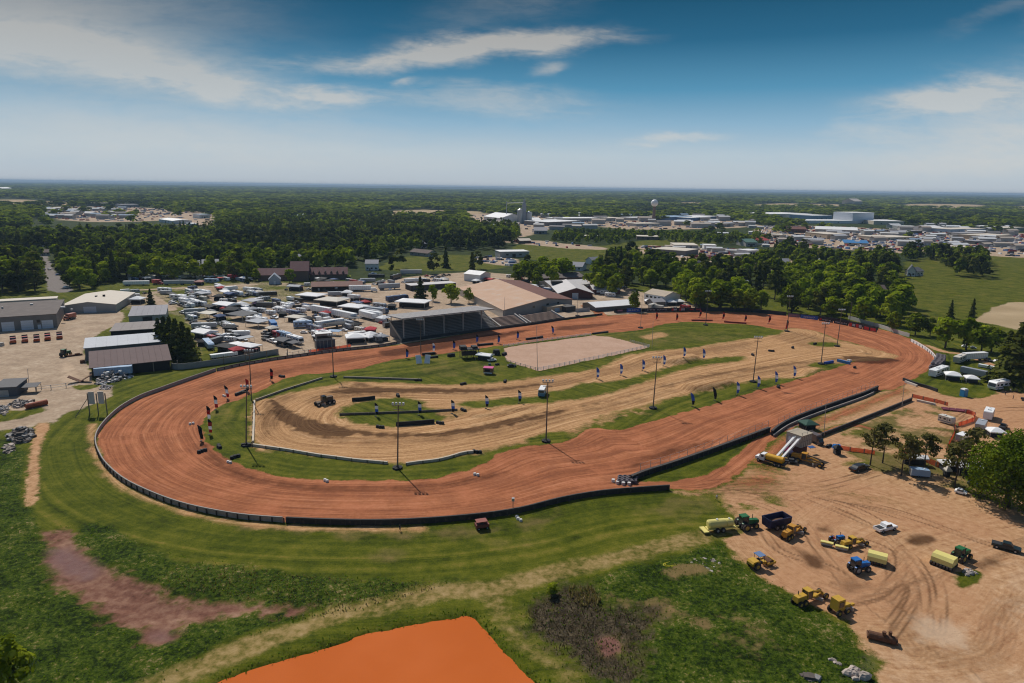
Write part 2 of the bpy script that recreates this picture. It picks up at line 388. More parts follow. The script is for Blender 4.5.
FIELDS_TAN=[[(-40,200.5),(20,199.5),(70,202.5),(78,205.5),(40,204.5),(-40,204)],[(388,211),(420,209.6),(480,211.5),(484,214),(430,216),(386,215)],[(735,205),(780,203.3),(832,204),(834,206),(760,207)],[(888,205),(930,203.5),(985,205),(985,209),(930,208),(888,207)],[(1008,206),(1040,205.5),(1040,209),(1008,208.5)],[(640,203.2),(700,202),(702,203.6),(650,204.2)],[(972,321),(986,308),(1010,301),(1100,287),(1100,348),(1024,331),(998,325)],[(818,206),(840,204),(842,206.5),(820,207)]]
MEADOW=[[(905,262),(945,257),(985,255),(1060,255),(1060,300),(1005,302),(985,308),(940,309),(910,303),(900,296)],[(383,270),(392,259),(420,256),(470,255),(506,262),(500,269),(440,271)],[(512,247),(545,244),(590,247),(650,240),(720,242),(640,258),(580,262),(530,259)],[(905,300),(985,306),(960,318),(900,318)]]
TOWN=[[(38,209),(70,206.5),(130,207),(170,210),(168,219),(120,222),(60,220)],[(470,214),(560,217),(650,219),(650,226),(560,227),(520,238),(480,240)],[(640,246),(690,248),(760,250),(800,258),(770,266),(700,268),(650,258)],[(760,226),(840,227),(930,231),(1060,236),(1060,257),(980,256),(930,254),(880,252),(800,247),(760,245)],[(464,259),(490,257),(512,259),(514,266),(480,263)],[(600,222),(720,220),(760,226),(700,229),(620,229)],[(170,212),(212,213),(206,226),(168,222)],[(490,241),(530,240),(600,247),(596,250),(540,246)]]
# what each layer is: attribute slot, polygons, softness (m), edge noise (m)
layers=['clay', 'tan', 'lot', 'gravel', 'sand', 'lush', 'mud', 'marsh', 'path', 'road', 'field', 'wood']
def grid(xs,ys,holes=()):
 X,Y=np.meshgrid(xs,ys);n=len(xs);m=len(ys)
 i=np.arange(m-1)[:,None]*n+np.arange(n-1)[None,:];f=np.stack([i,i+1,i+n+1,i+n],-1).reshape(-1,4)
 return np.stack([X.ravel(),Y.ravel()],1),f
ar=lambda a,b,s:np.linspace(a,b,int(round((b-a)/s))+1)
def geo_(a,b,k,s0):
 o=[a];s=s0
 while o[-1]+s<b:o.append(o[-1]+s);s*=k
 o.append(b);return np.array(o)
xo=geo_(950,40000,1.09,20)
parts=[grid(ar(-225,225,.55),ar(92,262,.55)),grid(ar(-420,420,1.25),ar(262,520,1.25)),grid(ar(-950,950,4),ar(520,1200,4)),grid(np.concatenate([-xo[::-1],ar(-950,950,20)[1:-1],xo]),geo_(1200,40000,1.022,16)),grid(ar(-950,-225,14),ar(92,262,10)),grid(ar(225,950,14),ar(92,262,10)),grid(ar(-950,-420,8),ar(262,520,8)),grid(ar(420,950,8),ar(262,520,8)),grid(-xo[::-1],ar(-2000,1200,100)),grid(xo,ar(-2000,1200,100)),grid(ar(-950,950,50),ar(-2000,92,30))]
V=[];Fc=[];off=0
for v,f in parts:V.append(v);Fc.append(f+off);off+=len(v)
V=np.concatenate(V);Fc=np.concatenate(Fc);x,y=V[:,0],V[:,1];NV=len(V)
dist=np.hypot(x,np.maximum(y,1))
Wt={k:np.zeros(NV,np.float32)for k in layers}
def blob(poly,soft=1.5,amp=1.2,fr=.12,smooth=True,seed=0):
 """weight 0..1 of a traced zone at every vertex, its edge torn by noise"""
 g=ground(poly if not smooth else catmull(poly,3));far=np.median(np.hypot(g[:,0],g[:,1]))
 soft=max(soft,far*.006);amp=max(amp,far*.004)
 lo=g.min(0)-soft-amp-2;hi=g.max(0)+soft+amp+2
 idx=np.nonzero((x>lo[0])&(x<hi[0])&(y>lo[1])&(y<hi[1]))[0]
 o=np.zeros(NV,np.float32)
 if len(idx):
  d=poly_sd(g,x[idx],y[idx])+amp*2*(fbm(x[idx]*fr*2,y[idx]*fr*2,seed+3,3)-.5)
  o[idx]=np.clip(d/soft*.5+.5,0,1)
 return o
def over(k,w):
 """lay zone k over all the others"""
 for q in layers:
  if q!=k:Wt[q]*=(1-w)
 if k in Wt:Wt[k]=np.maximum(Wt[k],w)
 # far land: woods everywhere beyond the fairground unless cleared
wood=sstep(540,620,y+40*(fbm(x*.01,y*.01,5)-.5)).astype(np.float32);wood=np.maximum(wood,sstep(430,520,np.abs(x))*sstep(300,420,y));over('wood',wood)
for p in FIELDS_TAN:over('field',blob(p,6,1.5,.02,False))
for p in MEADOW:over(None,blob(p,6,5,.03))
for p in TOWN:over('gravel',blob(p,8,14,.02)*.9)
for i,p in enumerate(LUSH):over('lush',blob(p,3,2.2,.15,seed=i))
over('gravel',blob(CAMP,2,2)*(.14+.55*fbm(x*.06,y*.06,9)+.06))
right=sstep(-172,-150,x+(y-430)*-.15)*blob(CAMP,2,2);over('gravel',right*.95)
for p in CAMP_GREEN:over(None,blob(p,2,1.2))
def lane(line,half,soft=1.2,amp=.8):
 g=ground(catmull(line,4,False));lo=g.min(0)-half-4;hi=g.max(0)+half+4
 idx=np.nonzero((x>lo[0])&(x<hi[0])&(y>lo[1])&(y<hi[1]))[0];o=np.zeros(NV,np.float32);s=np.zeros(NV)
 d,sg,ss=line_ds(g,x[idx],y[idx]);o[idx]=np.clip((half-d+amp*2*(fbm(x[idx]*.2,y[idx]*.2,4,3)-.5))/soft*.5+.5,0,1)
 full=np.full(NV,1e3);full[idx]=sg;s[idx]=ss;return o,full,s
for L in LANES:over('gravel',lane(L,3.2)[0])
over('gravel',blob(YARD,2,1.6))
over(None,blob(YARD_G1,1.5,1.5));over(None,blob(YARD_G2,1.5,1));over('lot',blob(TRACKPATH,1.2,.9,.5)*.85)
over('road',blob(ROAD_L,1.5,.3));over(None,blob(LAWN_R,2,1))
over('lot',lane([(925,345),(945,352),(965,355),(1000,368)],2.0)[0]*.9)
over('lot',blob(LOT,2.2,2.4))
over('lot',blob([(40,533),(62,520),(80,524),(75,533),(55,537)],3,2)*.35)
pg=blob(PINE_GRASS,3,3);over(None,pg*(.2+.6*sstep(.3,.7,fbm(x*.09,y*.09,21))));over(None,blob(PINE_STRIP,3,2)*(.3+.5*sstep(.3,.65,fbm(x*.12,y*.12,22))))
over(None,blob([(690,497),(700,490),(735,520),(722,534),(700,520)],3,3)*.0)
over(None,blob([(692,499),(712,500),(750,503),(790,506),(772,513),(745,516),(715,525)],6,6,.1)*(.75*sstep(.42,.6,fbm(x*.16,y*.16,31))))
over(None,blob([(952,578),(962,571),(978,571),(984,578),(975,588),(960,588)],1.5,1.5))
over('clay',blob([(671,491),(700,478),(735,462),(764,440),(790,446),(800,470),(840,486),(900,500),(860,506),(800,497),(740,500),(700,500)],14,8,.05)*.55)
over('clay',blob(TRACK_OUT,1.0,.5));over(None,blob(WEDGE,1.4,.9))
over('clay',lane([(585,306),(597,311),(603,317)],3.5)[0]);over('clay',lane([(880,432),(850,425),(812,438)],2.2)[0]*.6)
over('clay',lane([(903,390),(850,411),(805,431),(782,446),(760,462)],4.5,5,2)[0]*.62)
over(None,blob(INFIELD,1.8,1.5))
over('tan',blob(COURSE,3.5,2.2,.2))
for p in(ISL_A,ISL_B):over(None,blob(p,3.2,2.0,.2))
for p in(PATCH_5,PATCH_8,PATCH_9):over(None,blob(p,2,1.4)*.85)
over('sand',blob(ARENA,.8,.4,smooth=False))
over('tan',blob([(612,361),(660,352),(672,354),(640,362),(615,366)],1.5,1)*.0)
# worn and dry places inside the grass
over('tan',blob([(583,423),(600,408),(640,404),(655,412),(630,418),(605,427)],3,3)*.55*sstep(.4,.6,fbm(x*.2,y*.2,8)))
over('tan',blob([(430,402),(460,404),(480,412),(455,418),(436,414)],2,2)*.6)
over('tan',blob([(640,336),(660,332),(668,336),(650,340)],3,2)*.7)
w1,s1,_=lane(PATH_LINE,2.5,2.2,1.2);over('path',w1);w2,s2,_=lane(PATH_LINE2,3.0,2,1);over('path',w2*.6)
bare,sb,_=lane([(92,425),(92,440),(96,455),(104,469),(119,484),(139,495),(170,507.5),(200,516),(240,523),(280,527),(330,529),(420,529)],1.5,1.6,1.4);over('tan',bare*.7)
over('mud',blob(MUD,4,2.6,.3))
for p in POOL+[MPOOL]:pass
wet=np.zeros(NV,np.float32)
for p in POOL:wet=np.maximum(wet,blob(p,1.5,1.2,.2))
over('marsh',blob(MARSH,7,4.5,.3));over('mud',blob(MPOOL,1.6,1,.2)*.75);wet=np.maximum(wet,blob(MPOOL,1.2,1,.2)*.6)
# ------------------------------------------------------------------ height
pond=poly_sd(ground(catmull(POND,3)),np.where(y<262,x,1e4),y);pond=np.where(y<262,pond+1.5*(fbm(x*.4,y*.4,2)-.5),-1e3)
z=np.zeros(NV)
near=sstep(560,480,y)*sstep(460,400,np.abs(x))
z+=near*.25*(fbm(x*.03,y*.03,40)-.5)*(1-np.clip(Wt['clay']+Wt['sand'],0,1))
z+=Wt['lush']*near*1.1*(fbm(x*.25,y*.25,41)-.35)+Wt['marsh']*(.5*(fbm(x*.6,y*.6,42)-.5)-.5)-.5*Wt['mud']
z+=-1.3*sstep(-1.0,2.0,pond)+.15*sstep(-7,-3,pond)*sstep(0,-3,pond)
def mound(line,half,h):
 global z
 g=ground(line);d,sg,s=line_ds(g,np.where(near>0,x,1e5),y);z+=h*sstep(half,half*.35,d+.6*(fbm(x*.2,y*.2,50)-.5))*near
mound([(668,362),(690,358.5)],6.5,1.9);mound([(694,388),(722,383)],7,2.0);mound([(808,372),(816,370.5)],5,1.0);mound([(650,454),(688,444)],4.5,.5)
mound([(268,402),(276,412)],3.5,.7);mound([(345,383.5),(360,385)],4,.8);mound([(476,415),(500,412)],4,.6);mound([(508,409),(528,406.5)],4,.6)
# an outer cushion: the track's outer edge is slightly banked on the turns
# ------------------------------------------------------------------ flow: across / along coordinates for ruts
fa=x*.7+y*.7;fs=x*.2
near_i=np.nonzero((np.abs(x)<420)&(y>90)&(y<560))[0];xi,yi=x[near_i],y[near_i]
to=ground(catmull(TRACK_OUT,2));inn=ground(catmull(INFIELD,2))
do,_,so=line_ds(np.vstack([to,to[:1]]),xi,yi);di=np.abs(poly_sd(inn,xi,yi))
frac=do/(do+di+1e-6)
cl=Wt['clay'][near_i];fav=fa[near_i];fsv=fs[near_i]
fav=np.where(cl>.3,frac*34,fav);fsv=np.where(cl>.3,so,fsv)
course_line=ground(catmull([(790,332),(768,338),(735,344),(692,351),(650,356),(622,366),(590,373),(545,384),(490,391),(430,391),(360,389),(315,396),(285,412),(278,428),(298,441),(340,445),(400,444),(450,437),(500,427),(550,413),(600,402),(650,388),(700,376),(750,366),(800,356),(850,350)],3,False))
dc,sc_,ss_=line_ds(course_line,xi,yi);tn=Wt['tan'][near_i]
fav=np.where(tn>.3,sc_,fav);fsv=np.where(tn>.3,ss_,fsv)
lotl=ground(catmull([(1060,400),(985,408),(930,440),(860,470),(800,490),(760,520),(790,560),(850,590),(900,570),(930,545),(1060,520)],3,False))
lotl2=ground(catmull([(690,482),(760,478),(830,490),(900,505),(980,530),(1060,560)],3,False))
dl,sl,sls=line_ds(lotl2,xi,yi);dl1,sl1,sls1=line_ds(lotl,xi,yi)
lw=Wt['lot'][near_i];uw=dl1*.8<dl
fav=np.where(lw>.3,np.where(uw,sl1,sl+60),fav);fsv=np.where(lw>.3,np.where(uw,sls1,sls),fsv)
grs=(cl<.3)&(tn<.3)&(lw<.3)
fav=np.where(grs&(do<60),np.where(do<60,do,fav)+500,fav);fsv=np.where(grs&(do<60),so,fsv)
fa[near_i]=fav;fs[near_i]=fsv
# ------------------------------------------------------------------ marks with a shape of their own: wheel ruts, damp and dark soil, pale spills
stain=np.zeros(NV,np.float32)
def ruts(line,gauge=1.9,wdt=.42,a=.5,brk=.35):
 g=ground(catmull(line,6,False));lo=g.min(0)-4;hi=g.max(0)+4
 idx=np.nonzero((x>lo[0])&(x<hi[0])&(y>lo[1])&(y<hi[1]))[0]
 d,sg,s=line_ds(g,x[idx],y[idx])
 for o in(-gauge/2,gauge/2):
  k=np.clip(1.3-np.abs(sg-o)/wdt,0,1)*(d<3)*sstep(brk-.15,brk+.15,fbm(s*.06+o,s*0+a*9,3,3))
  stain[idx]=np.maximum(stain[idx],a*k)
rr=random.Random(3)
for base in([(690,484),(760,482),(830,494),(900,510),(980,540),(1060,565)],[(700,490),(760,500),(800,520),(830,560),(870,600),(930,640),(985,690)],[(1060,410),(980,415),(930,450),(870,478),(800,492),(740,490)],[(738,470),(748,480),(780,488),(840,492)],[(775,540),(800,560),(840,575),(880,590),(905,575),(900,555),(870,545)],[(830,585),(870,595),(920,585),(960,565),(1060,530)],[(885,636),(900,615),(915,590),(905,566),(880,556)],[(900,560),(890,590),(850,600)],[(800,500),(850,520),(900,550),(930,590),(930,640)]):
 for k in range(4):
  o=(rr.uniform(-14,14),rr.uniform(-8,8));ruts([(a+o[0]+rr.uniform(-5,5),b+o[1]+rr.uniform(-3,3))for a,b in base],1.9,.45,rr.uniform(.3,.62),rr.uniform(.35,.5))
def patch(poly,a,soft=2.5,amp=3,fr=.2):
 global stain
 stain=np.maximum(stain,a*blob(poly,soft,amp,fr))
 # the loop of compacted wheel tracks round the pale patch at the bottom of the lot
for g_,a_ in((1.2,.36),(3.0,.3),(4.6,.3)):
 ruts([(908,628),(918,645),(940,655),(965,657),(985,650),(993,637),(996,622),(1003,610),(1015,602)],g_,.5,a_,.15)
 ruts([(905,632),(915,650),(938,660),(965,662),(990,655),(999,640),(1002,624),(1008,612),(1022,603)],g_,.45,a_,.2)
pale=np.zeros(NV,np.float32)
def palep(poly,a,soft=3,amp=3,fr=.2):
 global pale
 pale=np.maximum(pale,a*blob(poly,soft,amp,fr))
palep([(912,622),(930,617),(955,620),(972,630),(975,645),(955,650),(930,645),(915,634)],.9);palep([(885,640),(930,665),(1060,650),(1060,740),(890,740)],.55,8,8);palep([(58,366),(72,362),(78,380),(66,382)],.8,3,3);palep([(72,330),(92,326),(88,334),(74,336)],.6,3,3);palep([(10,372),(40,370),(44,380),(15,382)],.5,3,3);palep([(985,580),(1010,560),(1060,560),(1060,640),(1010,650),(1000,610)],.5,6,5)
patch([(908,540),(920,535),(935,538),(930,544),(915,544)],.75,1.5,1.5);patch([(792,547),(808,553),(825,563),(835,567),(815,569),(800,560)],.7,1.5,2);patch([(975,562),(990,558),(1000,565),(985,570)],.6,1.5,2);patch([(845,575),(860,578),(870,590),(850,596),(840,588)],.45,3,3)
patch([(818,528),(826,526),(832,530),(824,533)],.6,1.2,1.5)
# damp dark groove in the loop of the infield course
for poly,a in(([(270,402),(282,405),(300,417),(325,424),(350,428),(338,434),(310,434),(290,428),(276,418)],.95),([(345,429),(400,433),(450,430),(520,417),(560,410),(560,414),(500,428),(430,437),(370,437)],.75),([(325,391),(360,387),(430,388),(500,388),(540,383),(540,386),(480,393),(400,393),(335,394)],.75),([(356,384),(372,385),(364,389)],.7),([(560,409),(620,396),(690,377),(760,366),(840,357),(840,360),(760,370),(690,382),(600,404)],.5),([(845,356),(880,357),(898,361),(870,364),(848,361)],.8),([(590,371),(640,361),(690,352),(745,344),(745,347),(690,356),(600,375)],.35),([(300,427),(330,425),(355,431),(345,437),(312,436)],.8)):patch(poly,a,2,2.5)
for poly,a in(([(285,428),(330,433),(400,436),(460,431),(520,420),(580,408),(640,395),(700,381),(760,369),(840,358),(845,365),(770,375),(700,388),(640,403),(580,417),(520,430),(450,442),(380,446),(310,442)],.42),([(300,397),(330,390),(400,386.5),(480,387),(540,381),(600,371),(660,354),(745,341),(748,349),(690,358),(610,377),(540,391),(480,396),(400,397),(340,402),(310,408)],.40),([(256,406),(276,402),(290,412),(278,428),(268,440),(256,440)],.45),([(268,396),(300,392),(305,398),(285,404),(270,402)],.5),([(770,335),(800,332),(840,342),(820,350),(790,345)],.35),([(520,444),(560,440),(590,432),(640,432),(600,446),(560,456),(520,460),(500,462)],.3),([(640,442),(690,425),(730,412),(735,418),(690,434),(650,450)],.28)):patch(poly,a,5,4,.12)
# dark groove of the clay along its racing line, loose darker soil by the wall
patch([(200,382),(260,371),(340,357),(430,348),(430,352),(340,364),(262,380),(205,392)],.42,4,2);patch([(380,351),(430,344),(520,330),(520,334),(440,350),(385,357)],.62,2,2);patch([(555,327),(590,324),(620,322),(600,327),(560,331)],.55,2,1.5)
patch([(630,464),(665,450),(695,443),(720,440),(690,450),(650,462),(632,470)],.5,2.5,2);patch([(205,440),(240,470),(320,486),(430,484),(500,472),(500,475),(430,490),(320,491),(235,478),(200,450)],.62,3,1.5);patch([(120,430),(135,462),(180,492),(260,509),(380,513),(380,516),(260,513),(175,497),(128,466)],.3,3,1.5)
patch([(700,490),(740,486),(780,487),(820,493),(780,492),(730,492)],.35,3,2);patch([(570,460),(590,450),(620,440),(600,452)],.35,3,3);patch([(560,436),(575,440),(590,446),(570,448)],.3,2,2)
# bare places in the grass
dry=np.zeros(NV,np.float32)
def dryp(poly,a,soft=6,amp=5,fr=.08):
 global dry
 dry=np.maximum(dry,a*blob(poly,soft,amp,fr))
dryp([(245,527),(300,527),(430,531),(520,522),(560,512),(560,520),(500,533),(400,536),(300,535)],.9);dryp([(345,555),(380,545),(410,555),(395,568),(360,565)],.6);dryp([(620,505),(700,492),(735,515),(700,530),(660,528)],.5);dryp([(420,520),(480,524),(560,530),(560,545),(500,560),(460,545)],.4)
dryp([(100,470),(130,485),(125,492),(100,480)],.6);dryp([(590,600),(640,595),(690,610),(720,620),(690,628),(640,610)],.8,4,5,.15);dryp([(700,640),(740,610),(790,640),(760,670)],.5,5,6,.15);dryp([(660,570),(700,565),(705,575),(675,580)],.8,2,3)
for p in MEADOW:dryp(p,.38,8,8,.02)
for p in(PINE_GRASS,PINE_STRIP):dryp(p,.62,4,4)
for p in([(200,390),(240,400),(240,440),(205,430)],[(250,470),(330,474),(400,473),(470,462),(470,470),(400,478),(300,478)],[(540,330),(700,330),(760,335),(700,345),(640,347)],[(400,362),(480,360),(520,372),(440,380)]):dryp(p,.45)
# height lookup for everything that stands on the ground
def gz(px_,py_):
 i=np.argmin((x-px_)**2+(y-py_)**2);return float(z[i])
 # ------------------------------------------------------------------ the shared ground material
t=NT('ground_cover');g=t.geo()
A={}
def attr(n):
 a=t.n('ShaderNodeAttribute');a.attribute_name=n;return a
a1,a2,a3,a4,a5=(attr(n)for n in('za', 'zb', 'zc', 'zd', 'flow'))
def split(a):
 s_=t.n('ShaderNodeSeparateXYZ');t.l(a.outputs['Vector'],s_.inputs[0]);return s_.outputs
wc,wt_,wl=split(a1);wg,ws,wu=split(a2);wm,wh,wp=split(a3);wr,wf,ww=split(a4);fl_a,fl_s,_d=split(a5)
b1=split(attr('ze'));st_,pl_,dr_=b1;wet_=split(attr('zf'))[0]
n_big=t.noise(g,.018,4);n_mid=t.noise(g,.11,5,.6);n_s=t.noise(g,.55,5,.65);n_f=t.noise(g,2.6,4,.7);n_xs=t.noise(g,7,3,.7);n_t=t.noise(g,.95,3,.7)
edge=t.math('ADD',t.math('MULTIPLY',n_s,.55),t.math('MULTIPLY',n_f,.45))
def ed(wgt,hard=.16):
 q=t.math('ADD',wgt,t.math('MULTIPLY_ADD',edge,.9,-.45));return t.smooth(q,.5-hard,.5+hard)
cf=t.n('ShaderNodeCombineXYZ');t.l(t.math('MULTIPLY',fl_a,1.0),cf.inputs[0]);t.l(t.math('MULTIPLY',fl_s,.018),cf.inputs[1])
rut=t.noise(cf.outputs[0],.75,6,.72);
cf2=t.n('ShaderNodeCombineXYZ');t.l(fl_a,cf2.inputs[0]);t.l(t.math('MULTIPLY',fl_s,.05),cf2.inputs[1]);rut2=t.noise(cf2.outputs[0],2.4,3,.6)
groove=t.math('ADD',t.math('MULTIPLY',rut,.56),t.math('ADD',t.math('MULTIPLY',rut2,.22),t.math('MULTIPLY',n_t,.22)))
# grass: mown bright, worn dry, clover-dark
mow=t.n('ShaderNodeCombineXYZ');t.l(fl_a,mow.inputs[0]);t.l(t.math('MULTIPLY',fl_s,.004),mow.inputs[1]);mown=t.noise(mow.outputs[0],.42,3,.6)
gv=t.math('ADD',t.math('MULTIPLY',n_mid,.27),t.math('ADD',t.math('MULTIPLY',n_s,.2),t.math('MULTIPLY_ADD',mown,.33,t.math('MULTIPLY',n_f,.2))))
grass=t.ramp(gv,[(.40,(.026,.037,.003)),(.475,(.068,.083,.005)),(.54,(.116,.120,.010)),(.63,(.215,.165,.032))])
dryc=t.ramp(edge,[(.3,(.11,.09,.026)),(.7,(.25,.165,.07))])
grass=t.mix(t.smooth(t.math('ADD',dr_,t.math('MULTIPLY_ADD',n_mid,.7,-.42)),.25,.75),grass,dryc)
lush=t.ramp(t.math('ADD',t.math('MULTIPLY',n_mid,.30),t.math('ADD',t.math('MULTIPLY',n_t,.42),t.math('MULTIPLY',n_f,.28))),[(.42,(.008,.016,.002)),(.475,(.026,.046,.003)),(.53,(.054,.082,.005)),(.575,(.10,.105,.018)),(.61,(.25,.185,.09))])
lush=t.mix(t.smooth(t.math('ADD',dr_,t.math('MULTIPLY_ADD',n_s,.9,-.5)),.3,.7),lush,dryc)
clay=t.ramp(groove,[(.37,(.175,.060,.024)),(.46,(.330,.112,.046)),(.54,(.425,.158,.070)),(.66,(.57,.255,.135))])
clay=t.mix(t.math('MULTIPLY',t.smooth(n_mid,.45,.72),.35),clay,(.53,.195,.10))
clay=t.mix(t.math('MULTIPLY',t.smooth(t.math('ADD',t.math('MULTIPLY',n_mid,.5),t.math('MULTIPLY',rut,.5)),.56,.44),.38),clay,(.215,.078,.042))
tan=t.ramp(groove,[(.38,(.18,.086,.036)),(.46,(.38,.205,.090)),(.54,(.53,.305,.142)),(.64,(.74,.48,.27))])
tan=t.mix(t.math('MULTIPLY',t.smooth(n_mid,.5,.7),.3),tan,(.44,.22,.098))
lotc=t.ramp(t.math('ADD',t.math('MULTIPLY',groove,.6),t.math('MULTIPLY',n_s,.4)),[(.37,(.26,.125,.060)),(.47,(.43,.240,.118)),(.55,(.53,.315,.165)),(.68,(.70,.46,.28))])
lotc=t.mix(t.math('MULTIPLY',t.smooth(n_big,.42,.6),.4),lotc,(.47,.225,.115))
grav=t.ramp(t.math('ADD',t.math('MULTIPLY',n_mid,.5),t.math('MULTIPLY',n_s,.5)),[(.32,(.26,.19,.13)),(.5,(.41,.30,.205)),(.7,(.57,.455,.33))])
sand=t.ramp(t.math('ADD',t.math('MULTIPLY',n_mid,.6),t.math('MULTIPLY',n_s,.4)),[(.35,(.44,.275,.185)),(.65,(.54,.36,.26))])
mud=t.ramp(t.math('ADD',t.math('MULTIPLY',n_s,.5),t.math('MULTIPLY',n_mid,.5)),[(.38,(.105,.044,.030)),(.48,(.19,.088,.058)),(.55,(.25,.13,.085)),(.64,(.34,.20,.13))])
marsh=t.ramp(t.math('ADD',t.math('MULTIPLY',n_s,.4),t.math('MULTIPLY',n_f,.6)),[(.38,(.016,.012,.007)),(.5,(.048,.036,.020)),(.62,(.13,.10,.06))])
path=t.ramp(t.math('ADD',t.math('MULTIPLY',n_mid,.4),t.math('MULTIPLY',n_s,.6)),[(.38,(.075,.082,.008)),(.46,(.17,.135,.034)),(.54,(.29,.205,.075)),(.66,(.40,.28,.13))])
road=t.ramp(n_s,[(.3,(.19,.165,.15)),(.7,(.25,.22,.2))])
field=t.ramp(n_big,[(.35,(.33,.24,.13)),(.65,(.47,.35,.21))])
woodc=t.ramp(n_mid,[(.35,(.016,.028,.006)),(.65,(.05,.065,.014))])
c=grass
for wgt,colr,hd in((ww,woodc,.2),(wf,field,.1),(wg,grav,.2),(wu,lush,.25),(wp,path,.3),(wl,lotc,.2),(wr,road,.06),(wc,clay,.12),(wt_,tan,.3),(ws,sand,.05),(wm,mud,.2),(wh,marsh,.2)):
 c=t.mix(ed(wgt,hd),c,colr)
sm=t.math('MULTIPLY',t.smooth(t.math('ADD',st_,t.math('MULTIPLY_ADD',edge,.5,-.25)),.10,.75),.92)
bare_=t.math('MINIMUM',t.math('ADD',t.math('ADD',wc,wt_),t.math('ADD',wl,wg)),1.0)
dark=t.mix(1.0,c,(.20,.17,.15), 'MULTIPLY');c=t.mix(t.math('MULTIPLY',sm,bare_),c,dark)
c=t.mix(t.math('MULTIPLY',t.smooth(t.math('ADD',pl_,t.math('MULTIPLY_ADD',n_s,.5,-.25)),.25,.9),.6),c,(.60,.44,.30))
c=t.mix(t.math('MULTIPLY',t.smooth(n_xs,.5,.8),.12),c,t.mix(1.0,c,(.45,.42,.4), 'MULTIPLY'))
c=t.mix(t.math('MULTIPLY',wet_,.75),c,(.145,.058,.052))
bh=t.math('ADD',t.math('MULTIPLY',groove,.5),t.math('ADD',t.math('MULTIPLY',n_f,.6),t.math('MULTIPLY',n_xs,.35)))
rg=t.math('MULTIPLY_ADD',wet_,-.62,.93)
t.bsdf(c,rg,0,.06,t.bump(bh,.35,.55))
ground_mat=t.m
# ------------------------------------------------------------------ cut the sheet into the zones it is made of
NAMES={'clay':('dirt_track', 'red clay oval racing surface with wheel grooves round the turns'), 'tan':('infield_course', 'pale tan sandy course looping through the grass infield'), 'lot':('dirt_lot', 'wide rutted pinkish dirt lot where the machines park'), 'gravel':('gravel_ground', 'pale gravel of the yards, lanes and town lots'), 'sand':('sand_arena', 'smooth pinkish sand rectangle inside a rail fence'), 'lush':('rough_grass', 'rough tufted dark green grass in the lower corners'), 'mud':('mud_flat', 'bare reddish mud bed of a drying pond'), 'marsh':('marsh', 'dark brown swampy hollow full of dead reeds'), 'path':('grass_path', 'dry pale track across the mown grass'), 'road':('road', 'grey paved road running away between trees'), 'field':('farm_field', 'tan ploughed fields far away and behind the right trees'), 'wood':('forest_ground', 'shaded floor of the wooded country'),None:('grass', 'green mown grass round the oval and in the infield')}
tot=np.stack([Wt[k]for k in layers],1);fw_=tot[Fc].mean(1);best=fw_.argmax(1);best[fw_.max(1)<.5]=len(layers)
def pack(a,b,c_):return np.stack([a,b,c_],1).astype(np.float32)
ATT={'za':pack(Wt['clay'],Wt['tan'],Wt['lot']), 'zb':pack(Wt['gravel'],Wt['sand'],Wt['lush']), 'zc':pack(Wt['mud'],Wt['marsh'],Wt['path']), 'zd':pack(Wt['road'],Wt['field'],Wt['wood']), 'flow':pack(fa,fs,fs*0), 'ze':pack(stain,pale,dry), 'zf':pack(wet,wet*0,wet*0)}
co=np.stack([x,y,z],1).astype(np.float32)
for k in range(len(layers)+1):
 ff=Fc[best==k]
 if not len(ff):continue
 u,inv=np.unique(ff,return_inverse=True);inv=inv.reshape(-1,4)
 nm,lb=NAMES[layers[k]if k<len(layers)else None]
 me=bpy.data.meshes.new(nm);me.vertices.add(len(u));me.vertices.foreach_set('co',co[u].ravel())
 me.loops.add(inv.size);me.loops.foreach_set('vertex_index',inv.ravel().astype(np.int32))
 me.polygons.add(len(inv));me.polygons.foreach_set('loop_start',np.arange(0,inv.size,4,dtype=np.int32))
 me.polygons.foreach_set('use_smooth',np.ones(len(inv),bool))
 for n_,v_ in ATT.items():
  a=me.attributes.new(n_, 'FLOAT_VECTOR', 'POINT');a.data.foreach_set('vector',v_[u].ravel())
 me.update(calc_edges=True);me.materials.append(ground_mat)
 o=bpy.data.objects.new(nm,me);COL.objects.link(o);tag(o,lb, 'ground',kind='structure')
 # the orange pond: still, silty, opaque water
pd=ground(catmull(POND,3));ctr=pd.mean(0);pd=ctr+(pd-ctr)*1.015
mb=MB();mb.add([(a,b,-.3)for a,b in pd],[tuple(range(len(pd)))])
t=NT('silty_water');g=t.geo();nn=t.noise(g,.05,3);c=t.mix(t.smooth(nn,.35,.7),(.50,.112,.020),(.545,.13,.028))
t.bsdf(c,.7,0,.03,t.bump(t.noise(g,2.2,3),.04,.12))
tag(obj('pond',mb,t.m), 'flat orange settling pond at the bottom edge', 'pond',kind='structure')
# ------------------------------------------------------------------ buildings
def flat_mat(n,c,**k):return mat(n,c,**k)
GREYM=mat('grey_sheet_metal',(.40,.385,.36),.55,var=.12,scale=.3)
GREYD=mat('weathered_grey_wall',(.21,.195,.18),.85,var=.2,scale=.4)
ROOFD=mat('dark_gravel_roof',(.155,.128,.112),.95,var=.2,scale=.25,dirt=((.22,.19,.165),.5))
ROOFP=mat('pale_membrane_roof',(.62,.545,.445),.8,var=.1,scale=.15,dirt=((.50,.42,.33),.5))
ROOFW=mat('white_painted_roof',(.78,.76,.73),.6,var=.08,scale=.2)
ROOFG=mat('grey_ribbed_roof',(.30,.29,.30),.85,0,var=.12,scale=.2)
ROOFB=mat('brown_ribbed_roof',(.145,.095,.088),.85,0,var=.15,scale=.3)
ROOFR=mat('rust_red_roof',(.16,.062,.042),.8,var=.25,scale=.3)
